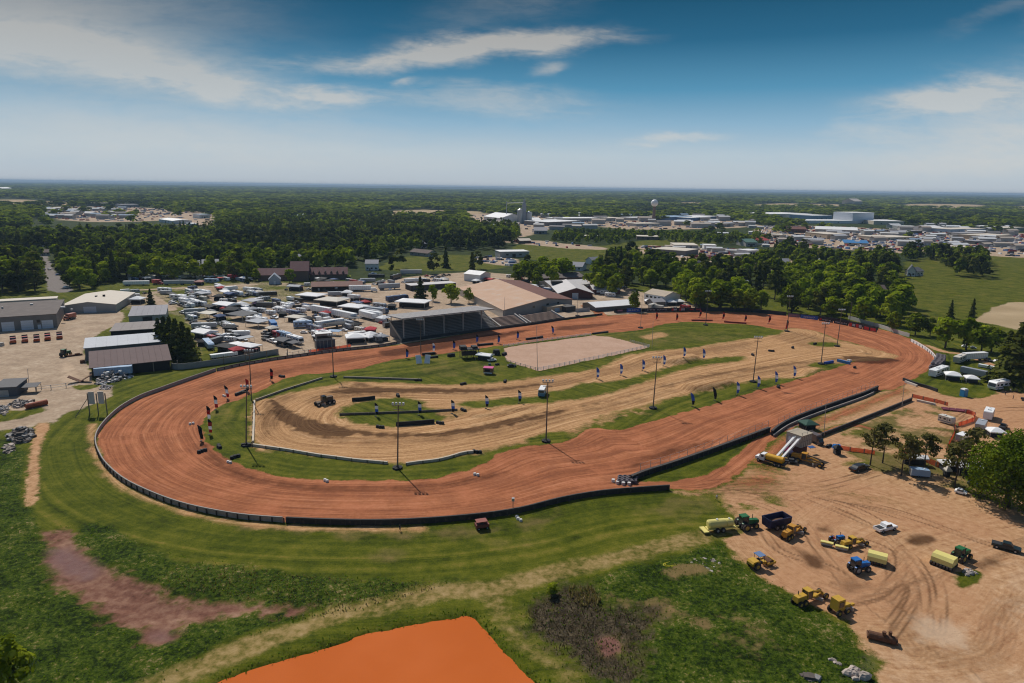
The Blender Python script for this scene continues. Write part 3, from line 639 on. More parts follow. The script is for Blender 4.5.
ROOFT=mat('tan_pink_roof',(.52,.33,.215),.85,var=.13,scale=.12,dirt=((.46,.385,.31),.75))
WHITE=mat('white_paint',(.76,.75,.73),.6,var=.08)
CREAM=mat('cream_wall',(.60,.52,.40),.8,var=.1)
TANW=mat('tan_wall',(.42,.33,.235),.85,var=.12)
BRICK=mat('red_brick',(.125,.05,.038),.9,var=.25,scale=2)
DARK=mat('dark_opening',(.018,.017,.017),.9)
BLACK=mat('black_cover',(.022,.021,.022),.75,var=.2)
GLASS=mat('window_glass',(.03,.035,.04),.15,0,spec=.6)
WOOD=mat('grey_timber',(.23,.185,.14),.9,var=.3,scale=2)
WOODB=mat('brown_planks',(.20,.135,.105),.9,var=.3,scale=1)
STEEL=mat('galvanised_steel',(.42,.42,.42),.45,.5,var=.15)
BLUEP=mat('light_blue_panel',(.30,.42,.55),.6,var=.1)
CONC=mat('pale_concrete',(.50,.45,.39),.9,var=.2,scale=.6)
def frame(pa,pb,z=0):
 """base corners seen in the photo -> origin, heading, length"""
 a,b=P(*pa,z),P(*pb,z);a.z=b.z=0;d=b-a;return a,math.atan2(d.y,d.x),d.length
def ribs(mb,L,y0,z0,y1,z1,step,m):
 n=int(L/step)
 for i in range(1,n):
  x_=L*i/n;mb.add([(x_-.09,y0,z0+.02),(x_+.09,y0,z0+.02),(x_+.09,y1,z1+.02),(x_-.09,y1,z1+.02),(x_-.04,y0,z0+.1),(x_+.04,y0,z0+.1),(x_+.04,y1,z1+.1),(x_-.04,y1,z1+.1)],[(0,3,7,4),(1,5,6,2),(4,7,6,5)],m)
def hall(name,label,pa,pb,depth,h,roof,wall,roofm,rise=1.2,over=.4,cat='building',doors=(),group=None,axis='x',back=0,rib=0,pos=None):
 """a shed: pa, pb = its near base corners in the photo; roof flat, mono (slopes to the back), gable along (x) or across (y) the front"""
 if pos:o,rz,L=pos
 else:o,rz,L=frame(pa,pb)
 t_=thing(name,label,cat,o,rz,group);D=depth
 wb=MB()
 if roof=='gable' and axis=='x':
  wb.prism([(0,-.3),(D,-.3),(D,h),(D/2,h+rise),(0,h)],0,L,axis='x')
 elif roof=='gable':
  wb.prism([(0,-.3),(L,-.3),(L,h),(L/2,h+rise),(0,h)],0,D)
 elif roof=='mono':wb.prism([(0,-.3),(D,-.3),(D,h+rise),(0,h)],0,L,axis='x')
 else:wb.box((L/2,D/2,-.3),(L,D,h+.3))
 obj('wall',wb,wall,t_)
 rb=MB();e=over;th=.25;s_=.03
 if roof=='gable' and axis=='x':
  k=rise/(D/2)
  rb.slab([(-e,-e,h-k*e+th+s_),(L+e,-e,h-k*e+th+s_),(L+e,D/2,h+rise+th+s_),(-e,D/2,h+rise+th+s_)],th)
  rb.slab([(-e,D/2,h+rise+th+s_),(L+e,D/2,h+rise+th+s_),(L+e,D+e,h-k*e+th+s_),(-e,D+e,h-k*e+th+s_)],th)
  if rib:ribs(rb,L,-e,h-k*e+th+s_,D/2,h+rise+th+s_,rib,0)
 elif roof=='gable':
  k=rise/(L/2)
  rb.slab([(-e,-e,h-k*e+th+s_),(L/2,-e,h+rise+th+s_),(L/2,D+e,h+rise+th+s_),(-e,D+e,h-k*e+th+s_)],th)
  rb.slab([(L/2,-e,h+rise+th+s_),(L+e,-e,h-k*e+th+s_),(L+e,D+e,h-k*e+th+s_),(L/2,D+e,h+rise+th+s_)],th)
 elif roof=='mono':
  rb.slab([(-e,-e,h+th+s_),(L+e,-e,h+th+s_),(L+e,D+e,h+rise+th+s_),(-e,D+e,h+rise+th+s_)],th)
  if rib:ribs(rb,L,-e,h+th+s_,D+e,h+rise+th+s_,rib,0)
 else:
  rb.box((L/2,D/2,h+.004),(L+e,D+e,.3))
 obj('roof',rb,roofm,t_)
 for d in doors:
  kind,fx,wd,ht,sill,m=d[:6];face=d[6]if len(d)>6 else 'front';q=MB()
  if face=='front':q.box((L*fx,-.04,sill),(wd,.14,ht))
  elif face=='left':q.box((-.04,D*fx,sill),(.14,wd,ht))
  else:q.box((L+.04,D*fx,sill),(.14,wd,ht))
  if kind=='door' and wd>2.5 and face=='front':
   dd=obj('garage_door',q,m,t_);lm=MB()
   for r_ in range(1,4):lm.box((L*fx,-.13,sill+ht*r_/4-.03),(wd*.98,.04,.06))
   obj('panel_line',lm,GREYM,dd)
  elif kind=='window':
   dd=obj('window',q,m,t_)
   if cat=='house':fm=MB();fm.box((L*fx,-.10,sill-.12),(wd+.3,.16,.12));obj('sill',fm,WHITE,dd)
  else:obj(kind,q,m,t_)
 return t_
DW=mat('white_door',(.66,.68,.72),.5,var=.06)
z9=Z(0,280,9.309)
def L_at(pa,pb,px):
 return(px-pa[0])/(pb[0]-pa[0])
 # the yard at the left
b1=hall('workshop', 'large grey flat roofed workshop with white garage doors cut by the left edge',(-32,334),(58,327.6),54,7.6, 'flat',GREYD,ROOFD,doors=[('door',.44,5.6,5,0,DW),('door',.655,5.6,5.2,0,DW),('door',.885,5.2,4.6,0,DW),('door',.79,1.6,2.4,0,DW),('window',.785,1.5,1.6,3.6,GLASS),('door',.2,5.6,5,0,DW)])
v=MB();v.box((42,20,7.9),(2.2,1.6,.9));obj('skylight',v,WHITE,b1)
v=MB();v.cyl((12,30,7.9),(12,30,9),.5);v.box((25,38,7.9),(1.5,1.2,.8));v.box((47,9,7.9),(.9,.9,.8));obj('roof_vent',v,STEEL,b1)
o_,rz_,L_=frame((-32,334),(58,327.6))
def local(o,rz,x_,y_,z=0):return o+Vector((math.cos(rz)*x_-math.sin(rz)*y_,math.sin(rz)*x_+math.cos(rz)*y_,z))
hall('storage_hall', 'long cream roofed hall behind the grey workshop at the left edge',None,None,9,8.4, 'flat',CREAM,ROOFP,pos=(local(o_,rz_,0,55.5),rz_,L_-4))
hall('annex', 'small white roofed annex between the grey and the white roofed workshops',(53,310),(60,309.4),8,5.5, 'flat',GREYD,WHITE)
b2=hall('workshop', 'wide workshop with a cream gabled roof behind the yard',(61.5,313.6),(116.4,311.8),50,4.6, 'gable',GREYM,ROOFP,rise=2.0,axis='y',doors=[('door',.52,7,3.8,0,DW),('door',.9,5,3.2,0,GREYM)])
v=MB();v.box((14,22,6.4),(1.3,1.3,1));v.box((18,24,6.6),(1.3,1.3,1));obj('roof_vent',v,DARK,b2)
b3=hall('metal_shed', 'grey metal shed with a blue grey ribbed roof',(129.3,322.6),(166,320.6),22,3.6, 'mono',GREYM,ROOFG,rise=2.2,rib=3,doors=[('door',.5,5,3,0,DARK)])
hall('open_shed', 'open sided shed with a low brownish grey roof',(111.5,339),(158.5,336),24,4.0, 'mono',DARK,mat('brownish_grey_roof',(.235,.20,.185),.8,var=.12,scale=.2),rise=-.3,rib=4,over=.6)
b5=hall('storage_shed', 'long shed with a white metal roof beside the conifer row',(86,361),(171,353),19,5.8, 'mono',mat('blue_grey_wall',(.16,.17,.185),.7),mat('white_metal_roof',(.50,.51,.53),.8,var=.08,scale=.2),rise=.9,rib=4,doors=[])
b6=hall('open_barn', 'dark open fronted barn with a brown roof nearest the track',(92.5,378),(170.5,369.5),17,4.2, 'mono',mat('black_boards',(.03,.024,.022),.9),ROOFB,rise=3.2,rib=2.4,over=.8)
v=MB()
for i in range(9):v.box((4+i*9.4,-.6,-.2),(.35,.35,4.2))
obj('post',v,WOOD,b6)
t_=hall('garden_shed', 'small dark shed with one white door at the left edge',(-6,397.5),(17,396.3),10,3.6, 'mono',mat('slate_boards',(.10,.105,.12),.85),mat('slate_roof',(.12,.115,.115),.8),rise=.6,doors=[('door',.42,3.6,2.6,0,GREYM)])
lt=thing('lean_to', 'open lean-to roof sheltering machinery beside the small dark shed', 'shelter',P(18,394.5),head((18,394.5),(33,393.6)))
v=MB();v.slab([(0,0,2.6),(6.5,0,2.6),(6.5,5,3.1),(0,5,3.1)],.15);obj('roof',v,mat('slate_roof',(.12,.115,.115)),lt)
for a,b in((.2,.2),(6.3,.2),(.2,4.8),(6.3,4.8)):q=MB();q.box((a,b,-.2),(.18,.18,2.75));obj('post',q,WOOD,lt)
# ---- grandstand
ga,gb=P(404,341.5),P(499,329.3);ga.z=gb.z=0;gd=gb-ga;grz=math.atan2(gd.y,gd.x);GL=gd.length
gs=thing('grandstand', 'long grey roofed grandstand facing the far straight', 'grandstand',ga,grz)
CONCR=mat('grey_bench_concrete',(.20,.18,.165),.9,var=.2,scale=.8);ALU=mat('bench_boards',(.38,.35,.32),.7,var=.2)  # stepped deck concrete in one even dark grey
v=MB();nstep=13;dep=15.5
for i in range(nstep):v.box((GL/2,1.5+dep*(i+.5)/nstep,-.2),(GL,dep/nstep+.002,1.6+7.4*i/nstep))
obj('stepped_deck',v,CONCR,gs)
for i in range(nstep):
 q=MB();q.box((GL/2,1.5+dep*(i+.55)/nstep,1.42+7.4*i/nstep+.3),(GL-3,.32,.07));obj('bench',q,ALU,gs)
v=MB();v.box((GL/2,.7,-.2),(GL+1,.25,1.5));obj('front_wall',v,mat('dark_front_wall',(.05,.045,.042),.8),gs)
v=MB();RY0,RY1=-1.0,18.5
v.slab([(-1.5,RY0,12.6),(GL-4,RY0,12.6),(GL-4,RY1,11.4),(-1.5,RY1,11.4)],.55)
rf=obj('roof',v,mat('grandstand_roof',(.33,.305,.29),.85,0,var=.1,scale=.15),gs);v=MB();ribs(v,GL-6,RY0,12.6,RY1,11.4,2.2,0);obj('roof_rib',v,STEEL,rf)
for i in range(5):
 q=MB();q.box((1.0+i*(GL-8)/4.3,2.2,-.2),(.55,.55,12.2));obj('column',q,mat('pale_column',(.42,.37,.32),.8),gs)
for i in range(9):
 q=MB();q.box((1.0+i*(GL-7)/8,17.2,-.2),(.4,.4,11.6));obj('column',q,mat('pale_column',(.42,.37,.32)),gs)
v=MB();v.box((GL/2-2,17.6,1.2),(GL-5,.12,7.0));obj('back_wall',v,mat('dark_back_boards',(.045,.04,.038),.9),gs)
v=MB();v.prism([(1.6,-.2),(2.6,-.2),(17.4,8.4),(17.4,9.3),(1.6,.9)],-.6,-.2,axis='x');obj('end_beam',v,mat('tan_end_beam',(.42,.33,.24),.8),gs)
v=MB()
for i in range(14):v.box((2+i*(GL-4)/13,.75,1.3),(.07,.07,1.0))
v.box((GL/2,.75,2.2),(GL,.08,.08));obj('rail',v,DARK,gs)
# uncovered bleachers right of it
for(pa,pb,lb,d_,h_)in[((501,328.6),(529,325), 'low open bleachers of brown planks right beside the grandstand',13,3.6),((531.5,324.6),(565,319.2), 'low open bleachers of brown planks farther from the grandstand',11,3.0)]:
 o,rz,L=frame(pa,pb);bl=thing('bleachers',lb, 'bleachers',o,rz, 'open plank bleachers')
 v=MB();n=9
 for i in range(n):v.box((L/2,1+d_*(i+.5)/n,-.2),(L-2.6,d_/n+.002,.9+h_*i/n))
 obj('tier',v,WOODB,bl)
 for s_ in(.6,L-.6):q=MB();q.prism([(1,-.2),(1+d_,-.2),(1+d_,h_+1.3),(1,1.3)],s_-.35,s_+.35,axis='x');obj('end_wall',q,mat('white_concrete',(.55,.5,.45),.9),bl)
 q=MB();q.box((L/2,.5,-.2),(L,.2,1.5));obj('front_wall',q,mat('dark_front_wall',(.05,.045,.042)),bl)
 # ---- the big arena with the pink roof behind the bleachers
aA,aB=P(503,318.5),P(572,307);aA.z=aB.z=0;d=aB-aA;rz=math.atan2(d.y,d.x);L=d.length;back=P(459,288,5.2);back.z=0
ar_=thing('arena_hall', 'wide arena hall with a low pink tan gabled roof and grey gable wall', 'building',aA,rz)
bv=back-aA;D=math.sin(-rz)*bv.x+math.cos(-rz)*bv.y if False else(-math.sin(rz)*bv.x+math.cos(rz)*bv.y);sh=(math.cos(rz)*bv.x+math.sin(rz)*bv.y)
hE,hR=5.2,8.6
v=MB();f_=[(0,0,-.3),(L,0,-.3),(L,0,hE),(L*.6,0,hR),(0,0,hE)];bk=[(a+sh*.0+(sh),D,c)for a,b,c in f_]
v.add(f_+bk,[(0,1,2,3,4),(9,8,7,6,5),(0,4,9,5),(1,6,7,2)]);obj('wall',v,mat('arena_grey_wall',(.30,.285,.265),.85,var=.12,scale=.3),ar_)
v=MB();v.slab([(-.6,-.7,hE-.12+.3),(L*.6,-.7,hR+.33),(L*.6+sh,D+.5,hR+.33),(-.6+sh,D+.5,hE-.12+.3)],.25);obj('roof',v,ROOFT,ar_)
v=MB();v.slab([(L*.6,-.7,hR+.33),(L+.6,-.7,hE-.12+.3),(L+.6+sh,D+.5,hE-.12+.3),(L*.6+sh,D+.5,hR+.33)],.25);obj('roof',v,ROOFR,ar_)
v=MB();v.add([(-.05,-.05,0),(-.05+sh,D,0),(-.05+sh,D,hE-.3),(-.05,-.05,hE-.3)],[(0,3,2,1)]);v.slab([(-.12,-.1,4.6),(-.02,-.1,4.6),(sh-.02,D,4.6),(sh-.12,D,4.6)],4.6);obj('side_wall',v,mat('pale_side_wall',(.62,.55,.46),.8),ar_)
for fx,s_ in((.42,1.4),(.62,1.6),(.78,1.4)):q=MB();q.box((L*fx,-.06,3.6),(s_*1.4,.12,s_));obj('window',q,GLASS,ar_)
hall('ticket_building', 'small tan flat roofed building with a garage opening beside the arena hall',(547,313),(565,311),8,3.6, 'flat',TANW,mat('tan_flat_roof',(.42,.33,.23),.9),doors=[('door',.55,4,2.6,0,BLUEP)])
hall('garage', 'low dark garage between the tan building and the grey fence',(566,312.3),(575.5,311),9,3.2, 'flat',mat('charcoal_wall',(.06,.058,.055),.85),mat('charcoal_roof',(.10,.095,.09),.9))
hb=hall('exhibit_building', 'brick gabled building with a pale grey roof and white door',(559,298.7),(592.5,298.7),46,4.2, 'gable',BRICK,mat('pale_grey_roof',(.55,.52,.50),.7,var=.1,scale=.2),rise=3.8,axis='y',over=1.2,doors=[('door',.48,4.6,4.2,0,mat('pale_door',(.58,.60,.64),.6))])
q=MB();q.box((4,40,5.6),(9,6,2.2));obj('roof_panel',q,BLACK,hb)
hall('exhibit_wing', 'long low building with a grey roof and dark brick front',(593,294.3),(620,294.3),22,3.6, 'gable',BRICK,mat('pale_grey_roof',(.55,.52,.50)),rise=2.0,doors=[('window',.2,3,1.6,1.4,DW),('window',.55,3,1.6,1.4,DW),('window',.82,3,1.6,1.4,DW)])
hall('exhibit_building', 'wide pale grey roofed building behind the brick gabled one',(551,291.5),(591,289.5),24,4.4, 'gable',TANW,mat('pale_grey_roof',(.55,.52,.50)),rise=2.4)
hall('pole_barn', 'dark brown roofed barn behind the pale grey roofs',(541,284.5),(585,283),30,5, 'gable',mat('brown_boards',(.12,.085,.07),.9),mat('dark_shingle_roof',(.135,.11,.10),.9,var=.15),rise=2.6,doors=[('door',.9,6,4.4,0,DARK)])
wl_=hall('stable', 'long low building with a bright white roof behind the trackside fence',(596,311.5),(634,308.5),17,3.0, 'gable',mat('grey_block_wall',(.20,.185,.17),.9),ROOFW,rise=1.8,over=1.4)
# tan roofed white barn
tb=hall('barn', 'white barn with a tan gabled roof behind the banner wall',(644,301.5),(664,305.2),17,6.0, 'gable',WHITE,mat('tan_barn_roof',(.46,.37,.27),.8,var=.12,scale=.3),rise=2.6,doors=[('window',.15,2.2,1.4,3.6,GLASS),('window',.35,2.2,1.4,3.6,GLASS),('window',.55,2.2,1.4,3.6,GLASS),('window',.75,2.2,1.4,3.6,GLASS)])
hall('porch_building', 'tan open fronted building joined to the right of the tan roofed barn',(664.5,303),(681,301.5),9,4.4, 'mono',TANW,mat('tan_barn_roof',(.46,.37,.27)),rise=1.4,doors=[('door',.55,8,3.2,.2,mat('brown_opening',(.07,.045,.035),.9))])
hall('hut', 'small grey roofed hut in front of the tan roofed barn',(653,306.5),(665,306),9,3.0, 'gable',GREYD,ROOFG,rise=1.6)
hall('low_barn', 'long low barn with a flat pale grey roof behind the row of trees',(411,291),(456,288),12,4.0, 'flat',mat('charcoal_wall',(.06,.058,.055)),mat('pale_grey_roof',(.55,.52,.50)))
hall('steel_shed', 'white roofed steel shed with a grey side wall beyond the parked trucks',(464,280.5),(480,282.3),15,6.0, 'gable',WHITE,ROOFW,rise=2.4)
hall('machine_shed', 'blue grey shed with a dark door right of the white roofed steel shed',(481.5,281.5),(490,280.5),14,5.0, 'mono',mat('blue_grey_siding',(.22,.25,.28),.7),ROOFG,rise=1.0)
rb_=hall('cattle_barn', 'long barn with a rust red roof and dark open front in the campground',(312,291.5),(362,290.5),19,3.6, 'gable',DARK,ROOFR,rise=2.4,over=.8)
# long red roofed row with a tall middle block
RR=mat('maroon_shingles',(.135,.058,.058),.85,var=.18,scale=.4)
for nm_,lb,pa,pb,dp,h,rs in[('motel_wing', 'left wing of the long maroon roofed building, half behind trees',(258,280.8),(291,280.4),16,5,4.4),('motel_block', 'tall middle block of the long maroon roofed building',(291.5,281.3),(308.5,281),20,9,6.5),('motel_wing', 'right wing of the long maroon roofed building with small dormers',(310,280),(347,279.4),16,5,4.6)]:
 ob=hall(nm_,lb,pa,pb,dp,h, 'gable',mat('brown_stucco',(.17,.12,.10),.9),RR,rise=rs,over=1)
 if 'right wing' in lb:
  o,rz,L=frame(pa,pb)
  for i in range(6):
   q=MB();q.prism([(L*(i+.6)/6.2-1.3,h+.3),(L*(i+.6)/6.2+1.3,h+.3),(L*(i+.6)/6.2,h+3.0)],.5,3.4);obj('dormer',q,mat('brown_stucco',(.17,.12,.10)),ob)
hall('cottage', 'tiny pale blue grey cottage with a steep gable at the campground edge',(269,284.5),(280.5,284.2),10,4.0, 'gable',mat('pale_blue_siding',(.42,.45,.52),.7),mat('blue_grey_roof',(.33,.36,.42),.7),rise=4.2,axis='y',doors=[('door',.5,1.6,2.6,0,WHITE)])
# ---- houses and town beyond
def house(label,pa,pb,dp,h,wallm,roofm,rise=2.6,axis='x',win=3):
 return hall('house',label,pa,pb,dp,h, 'gable',wallm,roofm,rise=rise,axis=axis,over=.6,cat='house',doors=[('window',(i+.5)/win,1.8,1.5,1.4,GLASS)for i in range(win)]+[('door',.5/win+.18,1.1,2.2,0,WOODB)])
house('white two storey house with a grey roof behind the parked motorhomes',(365.5,270.5),(378,270.5),14,6.5,WHITE,mat('grey_shingles',(.26,.26,.28),.8,var=.12),3.0)
house('grey gabled house half hidden by trees beside the green meadow',(410,255),(428,257),14,4,mat('grey_siding',(.36,.35,.34),.8),mat('brown_shingles',(.14,.10,.085),.9),3)
house('white house with a grey roof among trees above the green meadow',(419,248.5),(429,248.2),14,6,WHITE,mat('grey_shingles',(.26,.26,.28)),3.4)
house('white house with an L-shaped grey roof left of the dark pines',(564,270),(582,271),18,4,WHITE,mat('grey_shingles',(.26,.26,.28)),3.6)
house('long low white house between the pines behind the pale roofs',(601,277.5),(623,278),13,3.2,mat('offwhite_siding',(.62,.58,.52),.8),mat('brown_shingles',(.14,.10,.085)),2.8,win=5)
house('small white house with a steep roof left of the pines',(592,264.5),(600,264),11,4,WHITE,mat('grey_shingles',(.26,.26,.28)),3.2)
house('white farmhouse with a tall gable on the edge of the green meadow',(907,276),(915,276.5),14,5.4,WHITE,mat('dark_grey_shingles',(.12,.12,.13),.85),5.0, 'y',2)
house('dark roofed house beside the white farmhouse by the meadow',(916,276),(923,275.5),12,4.4,mat('offwhite_siding',(.62,.58,.52)),mat('dark_grey_shingles',(.12,.12,.13)),3.2,win=2)
house('white house buried in trees behind the far turn',(822,268),(829,267),13,5,WHITE,mat('grey_shingles',(.26,.26,.28)),4, 'y',2)
house('grey house with a steep roof behind the light green tree clump',(683,291),(694,291),14,6,mat('grey_siding',(.36,.35,.34)),mat('grey_shingles',(.26,.26,.28)),4.5, 'y',2)
house('tan bungalow beside the paved road in the left wood',(39,256),(50,255.6),14,3.6,mat('offwhite_siding',(.62,.58,.52)),mat('brown_shingles',(.14,.10,.085)),2.6,win=3)
house('pale house seen through the trunks behind the campground',(187,272),(200,271.6),15,6,WHITE,mat('grey_shingles',(.26,.26,.28)),3.4)
house('white house seen through the trunks left of the pale one',(166,272.5),(176,272.3),15,6,WHITE,mat('dark_grey_shingles',(.12,.12,.13)),3.2)
house('wide cream house seen through the trunks nearest the red truck box',(203,271.5),(219,271),15,7,CREAM,mat('grey_shingles',(.26,.26,.28)),3.2)
for lb,pa,col,rf in[('tan house with a brown roof among trees behind the far turn',(762,278), 'offwhite_siding', 'brown_shingles'),('white bungalow between the trees behind the far turn banners',(736,289), 'w', 'grey_shingles'),('grey roofed house at the top of the wood behind the far turn',(777,267), 'offwhite_siding', 'grey_shingles'),('white house with a dark roof behind the tan roofed barn',(648,280), 'w', 'dark_grey_shingles'),('white house deep in the wood right of the far turn',(857,277), 'w', 'grey_shingles'),('pale house in a gap of the wood above the banners',(806,288), 'offwhite_siding', 'dark_grey_shingles'),('brown roofed house at the right edge of the wood by the meadow',(874,297), 'w', 'brown_shingles'),('white house far up the paved road in the left wood',(40,246.5), 'w', 'grey_shingles'),('pale house in a gap of the left wood above the stall trailer',(115,263), 'offwhite_siding', 'brown_shingles'),('white house high in the wood behind the maroon building',(324,241), 'w', 'dark_grey_shingles'),('cream house in a gap of the wood over the maroon building',(294,263), 'offwhite_siding', 'grey_shingles')]:
 house(lb,pa,(pa[0]+12,pa[1]+.3),13,5,WHITE if col=='w' else MATS[col],MATS[rf],3.6)
town=[('warehouse', 'huge white gabled shed beside the silver silos',(484,221.5),(501,223.5),60,12, 'gable',WHITE,ROOFW,9),('warehouse', 'white shed just right of the silver silos',(510,222.5),(524,223),50,9, 'gable',WHITE,ROOFW,6),('warehouse', 'white flat shed two places right of the silos',(530,223.5),(541,223.5),45,8, 'gable',WHITE,ROOFW,4),('warehouse', 'long white roofed plant in the middle of the town',(548,226),(580,224.5),70,8, 'flat',mat('grey_block_wall',(.20,.185,.17)),ROOFW,0),('warehouse', 'white roofed factory behind the long plant',(556,221.8),(600,221.5),60,8, 'flat',GREYM,ROOFW,0),('warehouse', 'pale factory left of the water tower',(606,221.5),(624,221),60,8, 'flat',GREYM,ROOFP,0),('warehouse', 'white low shed at the foot of the water tower',(631,220.5),(650,220),40,7, 'flat',GREYM,ROOFW,0),('warehouse', 'pale shed in front of the water tower',(636,226.5),(660,226.2),40,6, 'flat',GREYM,ROOFP,0),('warehouse', 'blue walled factory right of the water tower',(671,220.5),(692,219.8),60,9, 'flat',mat('blue_siding',(.10,.19,.36),.6),BLUEP,0),('warehouse', 'white roofed factory with a blue front',(692,221),(718,219),70,8, 'flat',mat('blue_siding',(.10,.19,.36)),ROOFW,0),('warehouse', 'low grey shed right of the blue factory',(704,226),(726,227),50,6, 'flat',GREYD,ROOFP,0),('warehouse', 'long pale low school in front of the tree line',(637,239.5),(660,240),30,5, 'flat',mat('brown_stucco',(.17,.12,.10)),ROOFP,0),('warehouse', 'pale low building half behind the tree line',(584,239),(601,239.5),24,5, 'flat',mat('brown_stucco',(.17,.12,.10)),ROOFP,0),('warehouse', 'long grey depot with a pale roof and trucks',(652,253.5),(685,256),40,6, 'flat',GREYD,ROOFP,0),('warehouse', 'pale depot behind the long grey one',(674,249),(698,249.5),40,5.5, 'flat',CONC,ROOFP,0),('warehouse', 'small white truck depot on the tan lot',(704,249.5),(716,249.8),20,6, 'flat',WHITE,ROOFW,0),('store', 'green roofed store left of the red roofed one',(746,246.5),(757,246.5),30,6, 'gable',GREYM,mat('green_roof',(.08,.17,.13),.6),4),('store', 'red roofed store right of the green roofed one',(757.5,244.8),(769,244),25,6, 'gable',WHITE,mat('bright_red_roof',(.42,.06,.05),.6),4),('store', 'white shop at the foot of the red roofed store',(748,255.5),(760,255),20,6, 'flat',WHITE,ROOFW,0),('factory', 'white factory with a very long roof on the right skyline',(768,218.2),(812,217.8),120,12, 'flat',CREAM,ROOFW,0),('factory', 'blue and white factory right of the longest roof',(812,219.5),(832,219.2),80,11, 'flat',BLUEP,ROOFW,0),('factory', 'white lower factory in front of the longest roof',(791,223.3),(858,223.6),70,7, 'flat',WHITE,ROOFW,0),('factory', 'tall white block of the factory on the right',(852,223.5),(873,223.2),60,27, 'flat',mat('bright_white_block',(.74,.75,.78),.6),ROOFW,0),('factory', 'long cream factory hall right of the tall white block',(873.5,224.5),(904,225),90,9, 'flat',CREAM,ROOFW,0),('warehouse', 'white gabled warehouse in front of the factory line',(815,232),(857,233.5),70,6, 'gable',GREYM,ROOFW,4),('warehouse', 'long tan warehouse above the middle trees',(805,236.5),(827,239),40,8, 'flat',TANW,ROOFP,0),('store', 'brown roofed store behind the middle trees',(787,232.5),(806,233),40,7, 'gable',BRICK,ROOFR,4),('store', 'tan store left of the brown roofed one',(770,238),(781,238.5),30,6, 'flat',CREAM,ROOFP,0),('store', 'bright blue roofed pavilion in front of the right town lots',(844,245.3),(868,246),26,4, 'gable',CREAM,mat('bright_blue_roof',(.06,.22,.45),.5),3.5),('warehouse', 'white shed row on the right lots',(902,229.5),(924,229.8),50,6, 'flat',GREYM,ROOFW,0),('warehouse', 'white gabled shed with a red sign board',(929,231.5),(944,231),45,7, 'gable',WHITE,ROOFW,4),('store', 'long store with a blue and red front',(950,232.8),(985,232),45,7, 'flat',BLUEP,ROOFP,0),('store', 'small blue fronted store',(994,231),(1002,230.5),40,9, 'flat',BLUEP,ROOFW,0),('store', 'wide cream store at the right edge of the town',(1001,232),(1024,231),50,8, 'flat',CREAM,ROOFP,0),('store', 'tan mall in front of the cream store at the right edge',(984,240),(1012,239),45,7, 'flat',TANW,ROOFP,0),('store', 'low grey mall with a green sign board',(945,250.5),(966,251.5),40,6, 'flat',GREYD,ROOFP,0),('store', 'long pale mall roof across the right lots',(880,240.5),(915,240),50,5, 'flat',CREAM,ROOFP,0),('store', 'dark fronted store in the right town',(896,234),(922,234.2),30,6, 'flat',mat('charcoal_wall',(.06,.058,.055)),ROOFG,0),('store', 'grey store behind the right parking lots',(962,236.5),(985,236),30,6, 'flat',GREYD,ROOFG,0),('store', 'dark store among the right parking lots',(975,244.5),(990,244.5),25,5, 'flat',mat('charcoal_wall',(.06,.058,.055)),ROOFG,0),('warehouse', 'long white truck shed at the meadow corner',(500,257.5),(529,257),22,6.5, 'flat',GREYM,ROOFW,0),('warehouse', 'small red brick shed on the lane beside the meadow',(520,243.5),(531,243.3),16,4, 'gable',BRICK,ROOFP,2.5),('barn', 'round topped grey barn on the town edge',(534,234),(547,234.2),30,6, 'gable',mat('blue_grey_siding',(.22,.25,.28)),ROOFG,5),('warehouse', 'pale roofed works on the left skyline',(98,206),(122,205.6),60,9, 'flat',GREYD,ROOFP,0),('warehouse', 'blue grey works right of the left skyline lots',(122,207.5),(140,207.3),60,9, 'flat',mat('blue_grey_siding',(.22,.25,.28)),ROOFG,0),('warehouse', 'white shed behind the left wood',(159,222),(173,224),36,6, 'gable',WHITE,ROOFW,2),('warehouse', 'small white block on the far left fields',(200,218.5),(210,218.2),30,9, 'flat',WHITE,BLUEP,0),('warehouse', 'pale blue shed at the rim of the left wood',(190,227),(198,226.8),25,6, 'flat',WHITE,ROOFW,0),('warehouse', 'pale green roofed shed in the far wood',(298,218.5),(314,218.3),30,7, 'gable',GREYM,mat('pale_green_roof',(.42,.55,.52),.6),3),('warehouse', 'cream block rising over the far wood',(321,230),(335,229.5),30,9, 'flat',CREAM,ROOFP,0),('barn', 'far white farm on the left skyline',(2,190.5),(12,190.3),60,16, 'gable',WHITE,ROOFW,8),('barn', 'far pale grain works on the right skyline',(854,206.5),(862,206.5),80,28, 'gable',CONC,CONC,14)]
for(nm_,lb,pa,pb,dp,h,rk,wm_,rm_,rs)in town:
 hall(nm_,lb,pa,pb,dp,h,rk,wm_,rm_,rise=rs,over=.8,doors=[('window',.25,3,1.8,2.2,GLASS),('window',.7,3,1.8,2.2,GLASS),('door',.48,4,min(4,h*.6),0,DARK)])
